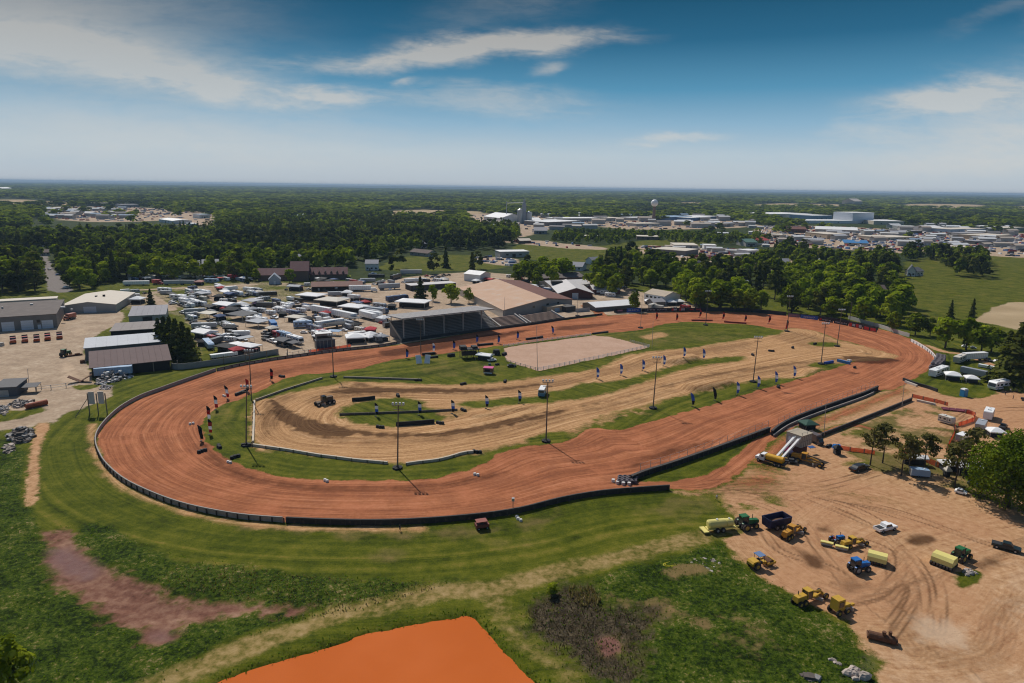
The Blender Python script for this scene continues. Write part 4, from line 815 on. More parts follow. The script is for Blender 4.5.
 # left skyline trailer lots: many small white roofs
rg=random.Random(5);sheds=[]
q=MB();q.box((6,3.5,-.2),(12,7,4.2));sp_=thing('small_shed', 'x', 'shed');obj('wall',q,GREYM,sp_)
q=MB();q.slab([(-.4,-.4,4.3),(12.4,-.4,4.3),(12.4,3.5,5.6),(-.4,3.5,5.6)],.2);q.slab([(-.4,3.5,5.6),(12.4,3.5,5.6),(12.4,7.4,4.3),(-.4,7.4,4.3)],.2);q=obj('roof',q,mat('shed_roof_paint',(1,1,1),.8,var=.08,objcol=True),sp_);q['paint']=1
def sheds_in(px0,px1,py0,py1,n,where,scl=1.0,g=rg):
 got=[]
 for i in range(n):got.append((g.uniform(px0,px1),g.uniform(py0,py1)))
 got.sort()
 for i,p in enumerate(got):
  place(sp_,P(*p),g.uniform(-.4,.4), '%s small shed from the left on the %s'%(ORD[i],where), 'small sheds',(scl*g.uniform(.8,1.9),scl,scl*g.uniform(.8,1.3)),g.choice([(.7,.7,.69),(.6,.58,.55),(.42,.42,.43),(.5,.42,.34),(.25,.33,.42),(.22,.2,.19)]))
sheds_in(42,120,209.5,219,34, 'left skyline lots',1.45);sheds_in(905,1020,236,253,24, 'right town lots',1.35);sheds_in(775,900,233,246,16, 'middle town lots',1.5);sheds_in(480,640,222,231,12, 'lots right of the silos',1.6);sheds_in(655,765,247,262,12, 'tan truck lots',.9);sheds_in(695,765,228,245,8, 'lots before the blue factory',1.2)
sheds_in(540,768,216,229,26, 'far strip before the water tower',1.8);sheds_in(880,1022,226.5,236,20, 'far right town strip',1.7);sheds_in(672,760,219,227,10, 'lots beside the blue factory',2.0)
# silos, water tower
sl=thing('grain_elevator', 'grey grain tower with two silver silos beside the huge white shed', 'grain elevator',P(524,223.5))
q=MB();q.box((0,0,0),(9,9,44));q.box((0,0,44),(5,5,9));obj('tower',q,mat('blue_grey_tower',(.30,.32,.36),.6),sl)
for i,(a,h)in enumerate(((-9,30),(11,24))):q=MB();q.cyl((a,-3,0),(a,-3,h),6.5,6.5,16);q.cyl((a,-3,h),(a,-3,h+4),6.5,1,16);obj('silo',q,STEEL,sl)
q=MB();q.cyl((-40,20,0),(-40,20,48),.8);q.cyl((-40,20,44),(0,0,46),.6);obj('conveyor',q,STEEL,sl)
wt=thing('water_tower', 'white ball water tower on a brown column above the town', 'water tower',P(653.5,222))
q=MB();q.cyl((0,0,0),(0,0,30),6.5,4.2,14);q.cyl((0,0,30),(0,0,46),4.2,4.2,14);obj('column',q,mat('brown_column',(.19,.115,.085),.8),wt)
q=MB();q.ball((0,0,50),(11.5,11.5,9.5),20,12);obj('tank',q,mat('bright_white_tank',(.80,.80,.80),.4),wt,True);wt.scale=(.78,.78,.92)
# ------------------------------------------------------------------ walls, fences, poles and flags of the track
def gpts(pxs,z=0):return[P(*p,z)for p in pxs]
def wall_strip(pts,h,th,z0=0.0):
 """a wall of even thickness following a polyline on the ground; returns MB"""
 mb=MB();n=len(pts);L,Rr=[],[]
 for i,p in enumerate(pts):
  a=pts[max(i-1,0)];b=pts[min(i+1,n-1)];d=(b-a);d.z=0;d.normalize();nn=Vector((-d.y,d.x,0));g_=gz(p.x,p.y)-.15+z0
  L.append(Vector((p.x,p.y,g_))+nn*th/2);Rr.append(Vector((p.x,p.y,g_))-nn*th/2)
 vs=[]
 hh=h if isinstance(h,(list,tuple))else[h+.15]*n
 for i in range(n):vs+=[L[i],L[i]+Vector((0,0,hh[i])),Rr[i]+Vector((0,0,hh[i])),Rr[i]]
 fs=[]
 for i in range(n-1):
  o=i*4
  for k in range(3):fs.append((o+k,o+k+1,o+5+k,o+4+k))
 fs+=[(0,3,2,1),tuple((n-1)*4+k for k in(0,1,2,3))]
 mb.add(vs,fs);return mb
def resample(pts,step):
 out=[pts[0]];acc=0
 for a,b in zip(pts,pts[1:]):
  d=(b-a).length;s=step-acc
  while s<=d:out.append(a.lerp(b,s/d));s+=step
  acc=(acc+d)%step if s-step<=d else acc+d
  acc=d-(s-step)
 return out
def sm(pxs,n=4):return[tuple(q)for q in catmull(pxs,n,False)]
GUARD=mat('weathered_guard_boards',(.34,.28,.235),.85,var=.3,scale=.8)
TYRE=mat('black_tyre_rubber',(.028,.027,.028),.85,var=.25,scale=2)
TYREW=mat('brown_black_wall',(.050,.038,.032),.85,var=.3,scale=.8,dirt=((.16,.085,.05),.5))
FENCEG=mat('grey_corrugated_fence',(.27,.265,.26),.6,.2,var=.15,scale=.5)
CLAYW=mat('dirty_white_block',(.55,.49,.42),.8,var=.25,scale=1)
def fence(name,label,cat,pxs,h,th,m,post=None,pm=None,ph=None,group=None,n=4,z0=0.0,cap=None):
 pts=gpts(sm(pxs,n));t_=thing(name,label,cat,(pts[0].x,pts[0].y,0),0,group);off_=Vector((pts[0].x,pts[0].y,0))
 w_=wall_strip(resample(pts,2.2)if h else pts,h,th,z0)if h else None
 if w_:w_.v=[(a-off_.x,b-off_.y,c)for a,b,c in w_.v];obj('panel',w_,m,t_)
 if cap:
  c_=wall_strip(resample(pts,2.2),.22,th*1.5,z0+h-.02);c_.v=[(a-off_.x,b-off_.y,c)for a,b,c in c_.v];obj('top_rail',c_,cap,t_)
 if post:
  ps=resample(pts,post)[:100];proto=None
  for i,p in enumerate(ps):
   d=(ps[min(i+1,len(ps)-1)]-ps[max(i-1,0)]);rz=math.atan2(d.y,d.x);nn=Vector((math.sin(rz),-math.cos(rz),0))*(th/2+.14)
   if proto is None:
    q=MB();q.box((0,0,-.3),(.28,.24,(ph or h+.2)+.3));proto=obj('post',q,pm or WOOD,t_);c=proto
   else:c=proto.copy();COL.objects.link(c);c.parent=t_
   c.location=(p.x-off_.x+nn.x,p.y-off_.y+nn.y,gz(p.x,p.y));c.rotation_euler=(0,0,rz)
 return t_
NEARW=[(216,371.2),(180,383.7),(160,391),(140,398.5),(120,410),(105,424),(97,436),(96,446),(100,457),(107,467.5),(122,481),(142,492),(172,504),(202,512),(242,519),(286,522.5)]
fence('track_barrier', 'pale board guard wall with dark posts round the left turn', 'barrier',NEARW,1.25,.2,GUARD,3.0,mat('dark_post',(.07,.052,.042),.9),1.35,cap=mat('grey_cap_rail',(.30,.27,.24),.8))
fence('track_barrier', 'dark brown plank wall along the near straight to the dirt lot', 'barrier',[(287,522.6),(330,524.5),(380,525),(430,523),(480,518.5),(520,512.5),(560,502.5),(600,495.5),(640,492),(669.5,490)],1.35,.25,TYREW,3.6,mat('dark_post',(.07,.052,.042)),1.6,cap=mat('black_cap_rail',(.06,.05,.045),.8))
fence('track_barrier', 'low dark wall along the far straight below the campground', 'barrier',[(217,371),(241.5,365.6),(272,360.4),(303,356),(334,351.8),(380,346.8),(401,343)],1.1,.2,GUARD,3.6,mat('dark_post',(.07,.052,.042)),1.2,cap=mat('black_cap_rail',(.06,.05,.045)))
fence('track_barrier', 'dark wall below the grandstand and the bleachers', 'barrier',[(402,342.6),(442,336.5),(483,331),(530,325),(566,319.5),(603.5,314.8)],1.2,.25,mat('dark_front_wall',(.05,.045,.042)),None)
fence('track_barrier', 'dark back wall carrying small banners on the far turn', 'barrier',[(614,312.6),(642,311.8),(696,311.3),(740,310.8),(753,312.4),(787,315.6)],2.4,.2,mat('near_black_wall',(.035,.034,.036),.8),None,n=2)
fence('track_barrier', 'tall wall under the colourful banners of the far turn', 'barrier',[(788,315.8),(818,318.8),(847,323.4),(878,330.5)],2.0,.2,mat('near_black_wall',(.035,.034,.036)),None,n=2)
fence('street_wall', 'pale block wall leaving the banners towards the right turn', 'wall',[(848,319),(880,328),(898,334),(910,337.5)],2.2,.25,mat('pale_block_wall',(.50,.46,.41),.85,var=.15),None,n=2)
fence('track_barrier', 'white panel wall on the right turn', 'barrier',[(911,341.5),(922,347.5),(931,354),(936,360)],1.5,.3,mat('white_panel_wall',(.70,.69,.67),.6,var=.1),4,STEEL,1.3)
# brown-black inner wall towards the lot
fence('track_barrier', 'black tyre-faced wall between the near straight and the grass wedge', 'barrier',[(631,481),(645,475.5),(670,467.5),(700,457),(735,444.5),(771,431)],1.5,.6,TYRE,2.4,mat('dark_post',(.07,.052,.042)),1.6,cap=mat('black_cap_rail',(.06,.05,.045)))
fence('track_barrier', 'curved black wall with a grey cap leading up the exit road', 'barrier',[(771.5,435.5),(778,430),(790,423),(812,414),(840,404),(862,396.5),(878,389.5)],1.6,.5,TYRE,None,cap=mat('black_cap_rail',(.06,.05,.045)))
fence('track_barrier', 'grey outer rail beside the curved black wall', 'barrier',[(773.5,437),(781,431.5),(792,425),(814,416),(842,406),(863,398.5),(874,393.5)],.9,.35,mat('grey_cap_rail',(.30,.27,.24)),None)
fence('track_barrier', 'dark rail wall on the far side of the exit road', 'barrier',[(818,438),(840,429.5),(870,417.5),(895,407.5),(912,400.5)],1.1,.3,TYREW,None,cap=mat('black_cap_rail',(.06,.05,.045)))
fence('track_barrier', 'long black and white block barrier by the right lawn', 'barrier',[(903,380.5),(915,385),(927,388.3),(938.5,392.5)],1.3,.6,TYRE,None,n=2)
fence('block_row', 'row of dirty white blocks in front of the black barrier by the lawn', 'barrier',[(905,382.5),(912,385),(920,388)],.9,.7,CLAYW,None,n=2)
# tyre wall on the right turn: a heap of stacked tyres
tw=thing('tyre_wall', 'bulging wall of stacked grey black tyres on the right turn', 'barrier',P(920,372));ow=P(920,372)
ring=MB();nn_=10
for i in range(nn_):
 a=2*math.pi*i/nn_
 for j in range(5):b=2*math.pi*j/5;ring.v.append(((.62+.24*math.cos(b))*math.cos(a),(.62+.24*math.cos(b))*math.sin(a),.26+.25*math.sin(b)))
for i in range(nn_):
 for j in range(5):ring.f.append((i*5+j,((i+1)%nn_)*5+j,((i+1)%nn_)*5+(j+1)%5,i*5+(j+1)%5));ring.m.append(0)
tyre_me=ring.mesh('tyre',[mat('dusty_tyre_rubber',(.125,.105,.115),.85,var=.3,scale=2)],True)
k=0
for p in resample(gpts(sm([(938,360),(937,364.5),(931,370),(922,374.5),(908,378.5)],5)),2.0):
 for row in range(2):
  for lev in range(4):
   if k>=99:break
   c=bpy.data.objects.new('tyre',tyre_me);COL.objects.link(c);c.parent=tw;k+=1
   c.scale=(1.55,)*3;c.location=(p.x-ow.x+row*1.0+random.uniform(-.15,.15),p.y-ow.y-row*1.8+random.uniform(-.15,.15),lev*.8);c.rotation_euler=(random.uniform(-.05,.05),random.uniform(-.05,.05),random.uniform(0,3))
   # tyre bundle end cap of the inner wall
tc=thing('tyre_bundle', 'white and black tyre bundle capping the end of the near inner wall', 'barrier',P(627,481.5));k=0
twhite=mat('white_painted_tyre',(.62,.59,.55),.8,var=.15)
for a in range(4):
 for b in range(3):
  for lev in range(2):
   me=tyre_me.copy()if False else tyre_me;c=bpy.data.objects.new('tyre',me);COL.objects.link(c);c.parent=tc;c.location=(-2.2+a*1.35+b*.3,-1+b*1.35,lev*.52);c.rotation_euler=(0,0,random.random())
q=MB()
for a,b in((-3.9,-.3),(-2.9,-1.6),(-1.4,-2.2),(.2,-2.3)):q.cyl((a,b,0),(a,b,.8),.55,.5,10)
obj('white_drum',q,twhite,tc)
# infield rail (timber rail round the course)
RAIL=mat('pale_rail_board',(.56,.47,.36),.85,var=.2);RAILG=mat('grey_rail_board',(.30,.25,.19),.85,var=.2)
fence('rail_fence', 'pale low rail along the front of the infield course', 'fence',[(253,446),(285,450.5),(320,456.5),(355.7,461),(391,464.3)],.8,.6,RAIL,5,WOOD,.9,n=1)
fence('rail_fence', 'pale low rail closing the left end of the infield course', 'fence',[(254.5,402),(254,420),(253,444.5)],.8,.6,RAIL,5,WOOD,.9,n=1)
fence('rail_fence', 'grey low rail slanting up from the corner pole on the infield', 'fence',[(256,401),(285.4,390.4),(325,378)],.75,.5,RAILG,5,WOOD,.8,n=1)
fence('rail_fence', 'grey low rail along the back of the infield course', 'fence',[(344,378),(380,379),(421,380.5)],.75,.5,RAILG,5,WOOD,.8,n=1)
fence('rail_fence', 'wavy pale low rail right of the front light pole', 'fence',[(406,465),(420,463),(436,461.2),(450,458),(463,454),(476,452.6)],.8,.6,RAIL,5,WOOD,.85)
fence('rail_fence', 'dark low rail crossing the left grass island', 'fence',[(340,415.5),(380,414),(420,412.5),(463,410.3)],.8,.25,mat('brown_rail_board',(.16,.12,.095),.85),5,WOOD,.9,n=1)
wb=fence('windbreak', 'black fabric banner board on the near edge of the left grass island', 'barrier',[(396,426.3),(410,425.4),(435.5,423.2)],1.5,.25,BLACK,None,n=1)
fence('windbreak', 'black fabric banner board on the far edge of the left grass island', 'barrier',[(352,401.5),(365,400.5),(377.5,398.8)],1.4,.25,BLACK,None,n=1)
# sand arena rail fence, white pipe rails
PIPE=mat('white_pipe',(.62,.62,.64),.5,var=.1)
def railing(label,pxs,h,step,m=PIPE,rails=3):
 pts=[p for a,b in zip(pxs,pxs[1:])for p in[P(*a)]]+[P(*pxs[-1])];o0=Vector(pts[0]);t_=thing('rail_fence',label, 'fence',(o0.x,o0.y,0));ps=resample(pts,step)
 for r_ in range(rails):
  q=MB()
  for a,b in zip(pts,pts[1:]):q.box(((a.x+b.x)/2-o0.x,(a.y+b.y)/2-o0.y,h*(r_+1)/rails-.12+gz(a.x,a.y)),((b-a).length,.09,.13),math.atan2(b.y-a.y,b.x-a.x))
  obj('rail',q,m,t_)
 pr=None
 for p in ps[:100]:
  if pr is None:q=MB();q.box((0,0,-.3),(.2,.2,h+.45));pr=obj('post',q,m,t_);c=pr
  else:c=pr.copy();COL.objects.link(c);c.parent=t_
  c.location=(p.x-o0.x,p.y-o0.y,gz(p.x,p.y))
 return t_
railing('white pipe rail along the near side of the sand arena',[(538,371),(570,364.5),(600,358.3),(649.5,347.3)],1.5,3.2)
railing('white pipe rail along the far side of the sand arena',[(503.5,347.2),(540,341.5),(591,335.2)],1.3,3.2)
railing('grey rail at the right end of the sand arena',[(630,342),(649.5,347)],1.2,3.2,STEEL);railing('thin grey rail at the left end of the sand arena',[(506,362),(538,370.8)],1.2,3.2,STEEL,2)
# wire fences and corrugated fence
fence('metal_fence', 'grey corrugated fence below the front campers', 'fence',[(171,368.5),(180,369.8),(210,366),(240,361.3),(262,357),(282.5,353.5)],2.7,.12,FENCEG,None,n=2)
fence('picket_fence', 'pale upright board fence beside the small dark garage', 'fence',[(575.5,312.3),(590,311.2)],2.4,.15,mat('pale_grey_boards',(.42,.40,.38),.8),None,n=1)
railing('chain link fence along the near side of the yard',[(36,391.5),(56,389.5),(79,386)],1.9,5,STEEL,2);railing('chain link gate fence beside the announcer tower',[(287,357),(312,353)],2.0,3,STEEL,2)
# chain-link debris fence above the near inner walls: posts with wires
def catch(label,pxs,h,step):
 pts=gpts(sm(pxs,3));o0=pts[0].copy();t_=thing('catch_fence',label, 'fence',(o0.x,o0.y,0));ps=resample(pts,step);pr=None
 for p in ps:
  if pr is None:q=MB();q.cyl((0,0,-.2),(0,0,h),.06,.06,6);pr=obj('post',q,STEEL,t_);c=pr
  else:c=pr.copy();COL.objects.link(c);c.parent=t_
  c.location=(p.x-o0.x,p.y-o0.y,0)
 for r_ in(.35,.68,1.0):
  q=MB()
  for a,b in zip(ps,ps[1:]):q.cyl((a.x-o0.x,a.y-o0.y,h*r_),(b.x-o0.x,b.y-o0.y,h*r_),.025,.025,4)
  obj('wire',q,STEEL,t_)
catch('tall wire catch fence behind the black tyre-faced wall',[(640,474.5),(670,465.5),(700,455),(735,442.5),(770,429)],3.4,4);catch('tall wire catch fence on the curved black wall',[(778,427.5),(812,412.5),(840,402.5),(876,388)],3.4,4)
# ---- light poles
POLE=mat('weathered_pole_wood',(.16,.125,.10),.9,var=.25,scale=1.5);LAMP=mat('lamp_housing',(.62,.62,.62),.4,.2)
def light_pole(label,base,top,lamps=4,arm=True,baseblk=True,m=POLE,r=.24):
 a=P(*base);b=None;z_=4.0
 # height from the photograph: the top stands above its base
 for i in range(60):
  zt=6+i*.35;q=Q((a.x,a.y,zt))
  if q[1]<=top[1]:break
 dxm=(top[0]-q[0])*(a-Vector((0,0,CAMH))).dot(fw)/F*.75
 t_=thing('light_pole',label, 'light pole',(a.x,a.y,gz(a.x,a.y)),0, 'light poles of the raceway');q=MB();q.cyl((0,0,-.5),(dxm,0,zt),r,r*.6,8);pole=obj('pole',q,m,t_)
 if arm:
  q=MB()
  for k_,zz_ in((0,zt-.3),(1,zt-1.5)):q.box((dxm,0,zz_),(3.4-k_*.4,.18,.18))
  ar2=obj('cross_arm',q,m,t_)
  for i in range(lamps):
   q=MB();x_=dxm-1.5+3.0*i/max(1,lamps-1);q.cyl((x_,0,zt+.1),(x_,0,zt+.3),.06);q.box((x_,-.25,zt+.25),(.62,.55,.6),0,0,.8,.7);obj('lamp',q,LAMP,t_)
 if baseblk:
  bl=MB()
  for i in range(7):
   an=i*.9;bl.cyl((math.cos(an)*.95,math.sin(an)*.95,0),(math.cos(an)*.95,math.sin(an)*.95,.55),.55,.55,8)
  obj('tyre_guard',bl,TYRE,t_)
 return t_
for lb,b,tp,ar_m,bk in[('light pole standing at the upper left corner of the infield rail',(251.5,400.5),(249.5,352),True,False),('light pole at the lower left corner of the infield rail',(246,445.5),(248,388),True,True),('light pole beside the gap in the back infield rail',(333.5,377),(332,336),True,True),('light pole on the front infield rail',(397.5,468.5),(399,405.5),True,True),('light pole alone on a grass patch beside the near straight',(546,441.5),(548,382),True,True),('light pole on the dry grass left of the blue flags',(653,408.5),(657.5,359),True,True),('light pole among the blue flags',(753,382),(758.5,338),True,True),('light pole with blue barrier boards at its foot',(821,364),(825.5,324.5),True,True),('light pole on the small grass patch near the right turn',(837,346.3),(842,311),True,True),('light pole with a red base at the bend by the banners',(787,331.5),(790,297),True,True),('light pole on the far grass beside a red bench',(705.6,325),(708.5,292),True,True),('light pole at the upper end of the sand arena',(640.5,328),(642.5,296),False,True),('plain pole at the corner of the sand arena',(652,348.5),(653,321),False,False),('plain pole at the near corner of the sand arena',(537.5,370.5),(536,326),False,False),('light pole in front of the grandstand',(421,354.5),(420,321),True,False),('thin pale pole with a white box by the crossing wall',(824,436.5),(825.5,403),False,False),('thin pale pole at the end of the exit road wall',(902,407),(904,384),False,False),('thin flag pole beside the chain link fence of the yard',(28.7,384),(28,369.5),False,False),('thin pole rising behind the bleachers',(504,323),(505,297.5),False,False),('thin pole in the small grass plot by the picket fence',(577.5,316),(577.5,294),False,True)]:
 light_pole(lb,b,tp,4,ar_m,bk,POLE if ar_m else STEEL,.24 if ar_m else.13)
 # utility poles with wires behind the far turn
ups=[]
for lb,b,h in(('utility pole behind the pale block wall',(849.5,322),13),('utility pole rising out of the dark trees behind the far turn',(793,306),18),('utility pole among the trees at the end of the pale wall',(893,330),12)):
 a=P(*b);t_=thing('utility_pole',lb, 'utility pole',(a.x,a.y,0),0, 'utility poles behind the far turn');q=MB();q.cyl((0,0,-.3),(0,0,h),.2,.14);obj('pole',q,POLE,t_);q=MB();q.box((0,0,h-1),(2.4,.15,.15),.5);q.box((0,0,h-2),(1.8,.15,.15),.5);obj('cross_arm',q,POLE,t_);ups.append(Vector((a.x,a.y,h-1)))
def wire(label,a,b):
 pts=[a.lerp(b,i/10)+Vector((0,0,-1.2*math.sin(math.pi*i/10)))for i in range(11)];q=MB();q.tube(pts,.035,4);tag(obj('power_line',q,DARK),label, 'cable')
wire('slack power line from the pole with the red base to the pale wall pole',P(787,331.5)+Vector((0,0,17)),ups[0]);wire('slack power line from the pale wall pole to the last utility pole',ups[0],ups[2])
# ---- feather flags
FB=mat('blue_flag_cloth',(.09,.18,.50),.75,var=.15,thru=.45);FW=mat('white_flag_cloth',(.74,.74,.76),.75,var=.06,thru=.45);FK=mat('black_flag_cloth',(.025,.025,.03),.8,var=.2,thru=.45);FR=mat('red_flag_cloth',(.48,.035,.03),.75,var=.12,thru=.45)
def flag(label,base,lean,h,cols,group,yaw=0):
 a=P(*base);t_=thing('feather_flag',label, 'flag',(a.x,a.y,gz(a.x,a.y)),yaw,group);q=MB();q.cyl((0,0,-.1),(lean*h*.5,0,h*.55),.04);q.cyl((lean*h*.5,0,h*.55),(lean*h,0,h),.035,.02);obj('pole',q,STEEL,t_)
 n=len(cols);w0=1.2
 for i,m in enumerate(cols):
  f0,f1=.14+.86*i/n,.14+.86*(i+1)/n;mb=MB();ks=4;vs=[]
  for j in range(ks+1):
   f=f0+(f1-f0)*j/ks;w_=w0*(min(1,(1.02-f)*4.5)**.6)*(min(1,.55+f));x_=lean*h*f;y_=.12*math.sin(f*9)
   vs+=[(x_,y_-.02,h*f),(x_+w_,y_*2-.02,h*f-.05),(x_,y_+.02,h*f),(x_+w_,y_*2+.02,h*f-.05)]
  fs=[]
  for j in range(ks):o=j*4;fs+=[(o,o+1,o+5,o+4),(o+3,o+2,o+6,o+7),(o+1,o+3,o+7,o+5),(o+2,o,o+4,o+6)]
  fs+=[(0,2,3,1),tuple(ks*4+q_ for q_ in(0,1,3,2))];mb.add(vs,fs);obj('cloth',mb,m,t_)
 q=MB();q.box((0,0,0),(1.0,.12,.08));q.box((0,0,0),(.12,1.0,.08));q.cyl((0,0,0),(0,0,.18),.4,.34,8);obj('base',q,BLACK,t_);return t_
zA=Z(180,340,4.268)
for lb,p,cols,ln in[('red and white feather flag nearest the left turn',zA(125,405),[FR,FW,FR,FK],-.02),('black feather flag lying low at the left turn',zA(90,432),[FK,FK],-.15),('red and white feather flag second along the left turn',zA(120,345),[FW,FR,FK],-.05),('red and white feather flag beside the black track bumper',zA(152,298),[FR,FW,FK],-.08),('black white and red feather flag above the black track bumper',zA(202,252),[FR,FW,FK],-.18),('red feather flag left of the corner light pole',zA(285,222),[FK,FR],-.05),('dark feather flag alone by the far straight',zA(386,175),[FK,FR,FK],.02)]:
 flag(lb,p,ln,5.4,cols, 'red and black flags of the left turn')
zB=Z(370,340,4.88);zI=Z(540,260,4.88)
for i,(p,lb)in enumerate([(zB(28,375), 'dark feather flag on the left end of the grass island rail'),(zB(238,367), 'white tipped feather flag on the grass island rail'),(zB(400,360), 'dark feather flag near the right end of the grass island rail'),(Z(380,340,4.268)(452,293), 'dark feather flag past the end of the island rail'),(Z(380,340,4.268)(592,270), 'dark feather flag left of the little blue bus'),(zI(277,580), 'dark blue feather flag first right of the little blue bus'),(zI(392,562), 'dark blue feather flag second right of the little blue bus'),(zI(500,540), 'dark blue feather flag third right of the little blue bus'),(zI(602,517), 'dark blue feather flag just right of the tall light pole head'),(zI(699,495), 'dark blue feather flag second from the right on the infield jump'),(zI(795,485), 'dark blue feather flag rightmost on the infield jump')]):
 flag(lb,p,-.06,5.2,[FK,FB,FW,FK]if i<5 else[FB,FW,FB,FB], 'dark flags along the infield course')
zC=Z(580,340,4.268);zD=Z(720,260,4.88)
for lb,p,cols,ln in[('bright blue feather flag first right of the tall infield pole',zC(480,285),[FK,FB,FB],-.2),('black feather flag leaning between two blue ones',zC(575,260),[FK,FK],-.22),('blue and white feather flag third on the front grass',zC(668,236),[FB,FW,FB],-.05),('blue and white feather flag at the foot of the light pole',zC(757,208),[FB,FW,FB],-.06),('blue and white feather flag right of the light pole',zD(270,605),[FB,FW,FB],-.1),('blue and white feather flag last on the front grass',zD(360,575),[FB,FW,FB],-.12)]:
 flag(lb,p,ln,5.6,cols, 'blue flags along the front grass')
zS=Z(360,260,4.88)
for i,p in enumerate([(225,480),(355,450),(455,437),(567,405),(672,408),(765,388),(940,360)]):
 flag('%s slim dark flag from the left below the grandstand'%ORD[i],zS(*p),[0,0,-.03,-.02,0,0,-.2][i],4.6,[FB,FB,FK]if i not in(1,)else[FW,FB,FW], 'slim flags along the far straight')
for i,(p,ln)in enumerate([((655.8,320),0),((676,321),0),((699,317.5),.1),((722,320),.1),((744,322.5),.1),((768,323.5),.1)]):
 flag('%s slim red flag from the left on the far turn'%ORD[i],p,ln,5.0,[FR,FK,FR], 'slim red flags on the far turn')
flag('red feather flag leaning on the light pole by the banners',(785,330.5),.12,6.5,[FR,FR,FK], 'slim red flags on the far turn')
# ---- tyre markers, bumpers and benches on the infield
def marker(label,p,n=3,m=TYRE,group='tyre markers of the infield course',s=1.0,nm='tyre_marker',cat='track marker'):
 a=P(*p);t_=thing(nm,label,cat,(a.x,a.y,gz(a.x,a.y)),random.uniform(0,3),group)
 for i in range(n):
  q=MB();q.cyl((-.5*(n-1)+i*1.0,.2*(i%2),0),(-.5*(n-1)+i*1.0,.2*(i%2),.5*s),.62*s,.62*s,10);q.cyl((-.5*(n-1)+i,.2*(i%2),.5*s),(-.5*(n-1)+i,.2*(i%2),.85*s),.56*s,.5*s,10);obj('tyre',q,m,t_)
for lb,p,m in[('grey tyre marker inside the left turn',zA(168,458),TYRE),('dark tyre marker on the clay at the left turn',zA(95,478),TYRE),('dark tyre marker at the lower left grass tip',zA(236,503),TYRE),('dark tyre pile at the foot of the lower left light pole',zA(283,452),TYRE),('dark tyre marker at the end of the island rail',zB(456,345),TYRE),('dark tyre marker right of the black banner board',zB(342,408),TYRE),('dark tyre marker on the far edge of the left island',zB(137,274),TYRE),('dark tyre marker at the near edge of the left island',zB(50,428),TYRE),('dark tyre marker at the end of the back rail',zB(236,200),TYRE),('dark tyre marker on the course below the food trailer',zB(455,218),TYRE),('dark tyre marker on the course right of the food trailer',Z(380,340,4.268)(534,180),TYRE),('dark tyre pile ending the wavy front rail',zB(522,550),TYRE),('dark tyre marker at the tip of the far course',zD(250,446),TYRE),('dark tyre marker in the far course loop',zD(355,430),TYRE),('dark tyre marker on the grass patch by the right turn',zD(463,411),TYRE),('dark tyre marker on the dirt by the last blue flag',zD(285,622),TYRE),('dark tyre marker by the light pole on the right course',zD(160,465),TYRE),('dark tyre marker on the far straight',zA(435,158),TYRE)]:marker(lb,p,3,m)
for lb,p in[('white cone disc on the clay inside the left turn',zA(50,360)),('white cone disc below the lower left grass tip',zA(212,524)),('white cone disc on the near straight clay',zA(625,603)),('white cone disc on the clay beside the front grass',Z(380,340,4.268)(412,577)),('white marker at the black track bumper',zA(190,241))]:marker(lb,p,2,twhite, 'white markers on the clay',.75, 'cone_marker')
def bumper(label,a,b,h=1.0,m=BLACK,nm='track_bumper',cat='barrier'):fence(nm,label,cat,[a,b],h,.8,m,None,n=1)
bumper('black padded bumper beside the left turn flags',zA(237,238),zA(300,213));bumper('black bumper on the far straight below the grandstand',Z(360,260,4.88)(810,390),Z(360,260,4.88)(902,378));bumper('black bumper at the left end of the far straight bend',zI(0,380),zI(22,375))
bumper('low red padded bench under the far light pole',(691.5,320.8),(714,321),.9,mat('red_padding',(.30,.04,.03),.7));bumper('low red padded bench on the far clay',(724,322.3),(748,324),.9,mat('red_padding',(.30,.04,.03)));bumper('flat black bumper left of the sand arena corner',zI(255,362),zI(345,352),.8)
bumper('blue banner board lying at the right course pole',zD(508,508),zD(565,498),1.1,FB);bumper('bright blue banner board curving on the right course',zD(572,495),zD(655,515),1.3,mat('bright_blue_board',(.06,.20,.48),.6));marker('white bale on the bright blue banner board',zD(632,495),2,twhite,None,1.1, 'bale');marker('dark bale at the end of the bright blue banner board',zD(657,528),1,TYRE,None,1.2, 'bale')
# banners along the far turn wall
def banner(label,a,b,h,base,marks,z0=.35):
 A_,B_=P(*a),P(*b);d=B_-A_;rz=math.atan2(d.y,d.x);L=d.length;t_=thing('banner',label, 'banner',(A_.x,A_.y,0),rz, 'advertising banners of the far turn');q=MB();q.box((L/2,-.35,z0),(L,.12,h));obj('board',q,base,t_)
 for(f0,f1,g0,g1,m)in marks:q=MB();q.box((L*(f0+f1)/2,-.43,z0+h*g0),(L*(f1-f0),.05,h*(g1-g0)));obj('print',q,m,t_)
def letters(f0,f1,n,m=FW,g0=.3,g1=.7,seed=1):
 g=random.Random(seed);o=[];w_=(f1-f0)/n
 for i in range(n):
  x_=f0+i*w_;k=g.random()
  o.append((x_,x_+w_*.22,g0,g1,m))
  if k<.7:o.append((x_+w_*.22,x_+w_*.68,g1-.09,g1,m))
  if k>.25:o.append((x_+w_*.22,x_+w_*.68,g0,g0+.09,m))
  if.2<k<.8:o.append((x_+w_*.5,x_+w_*.7,g0,g1,m))
 return o
BLB=mat('banner_blue',(.03,.10,.38),.6,var=.05);BPK=mat('banner_pink',(.42,.16,.22),.6);BKB=mat('banner_black',(.018,.018,.022),.6);BRD=mat('banner_red',(.52,.03,.025),.6)
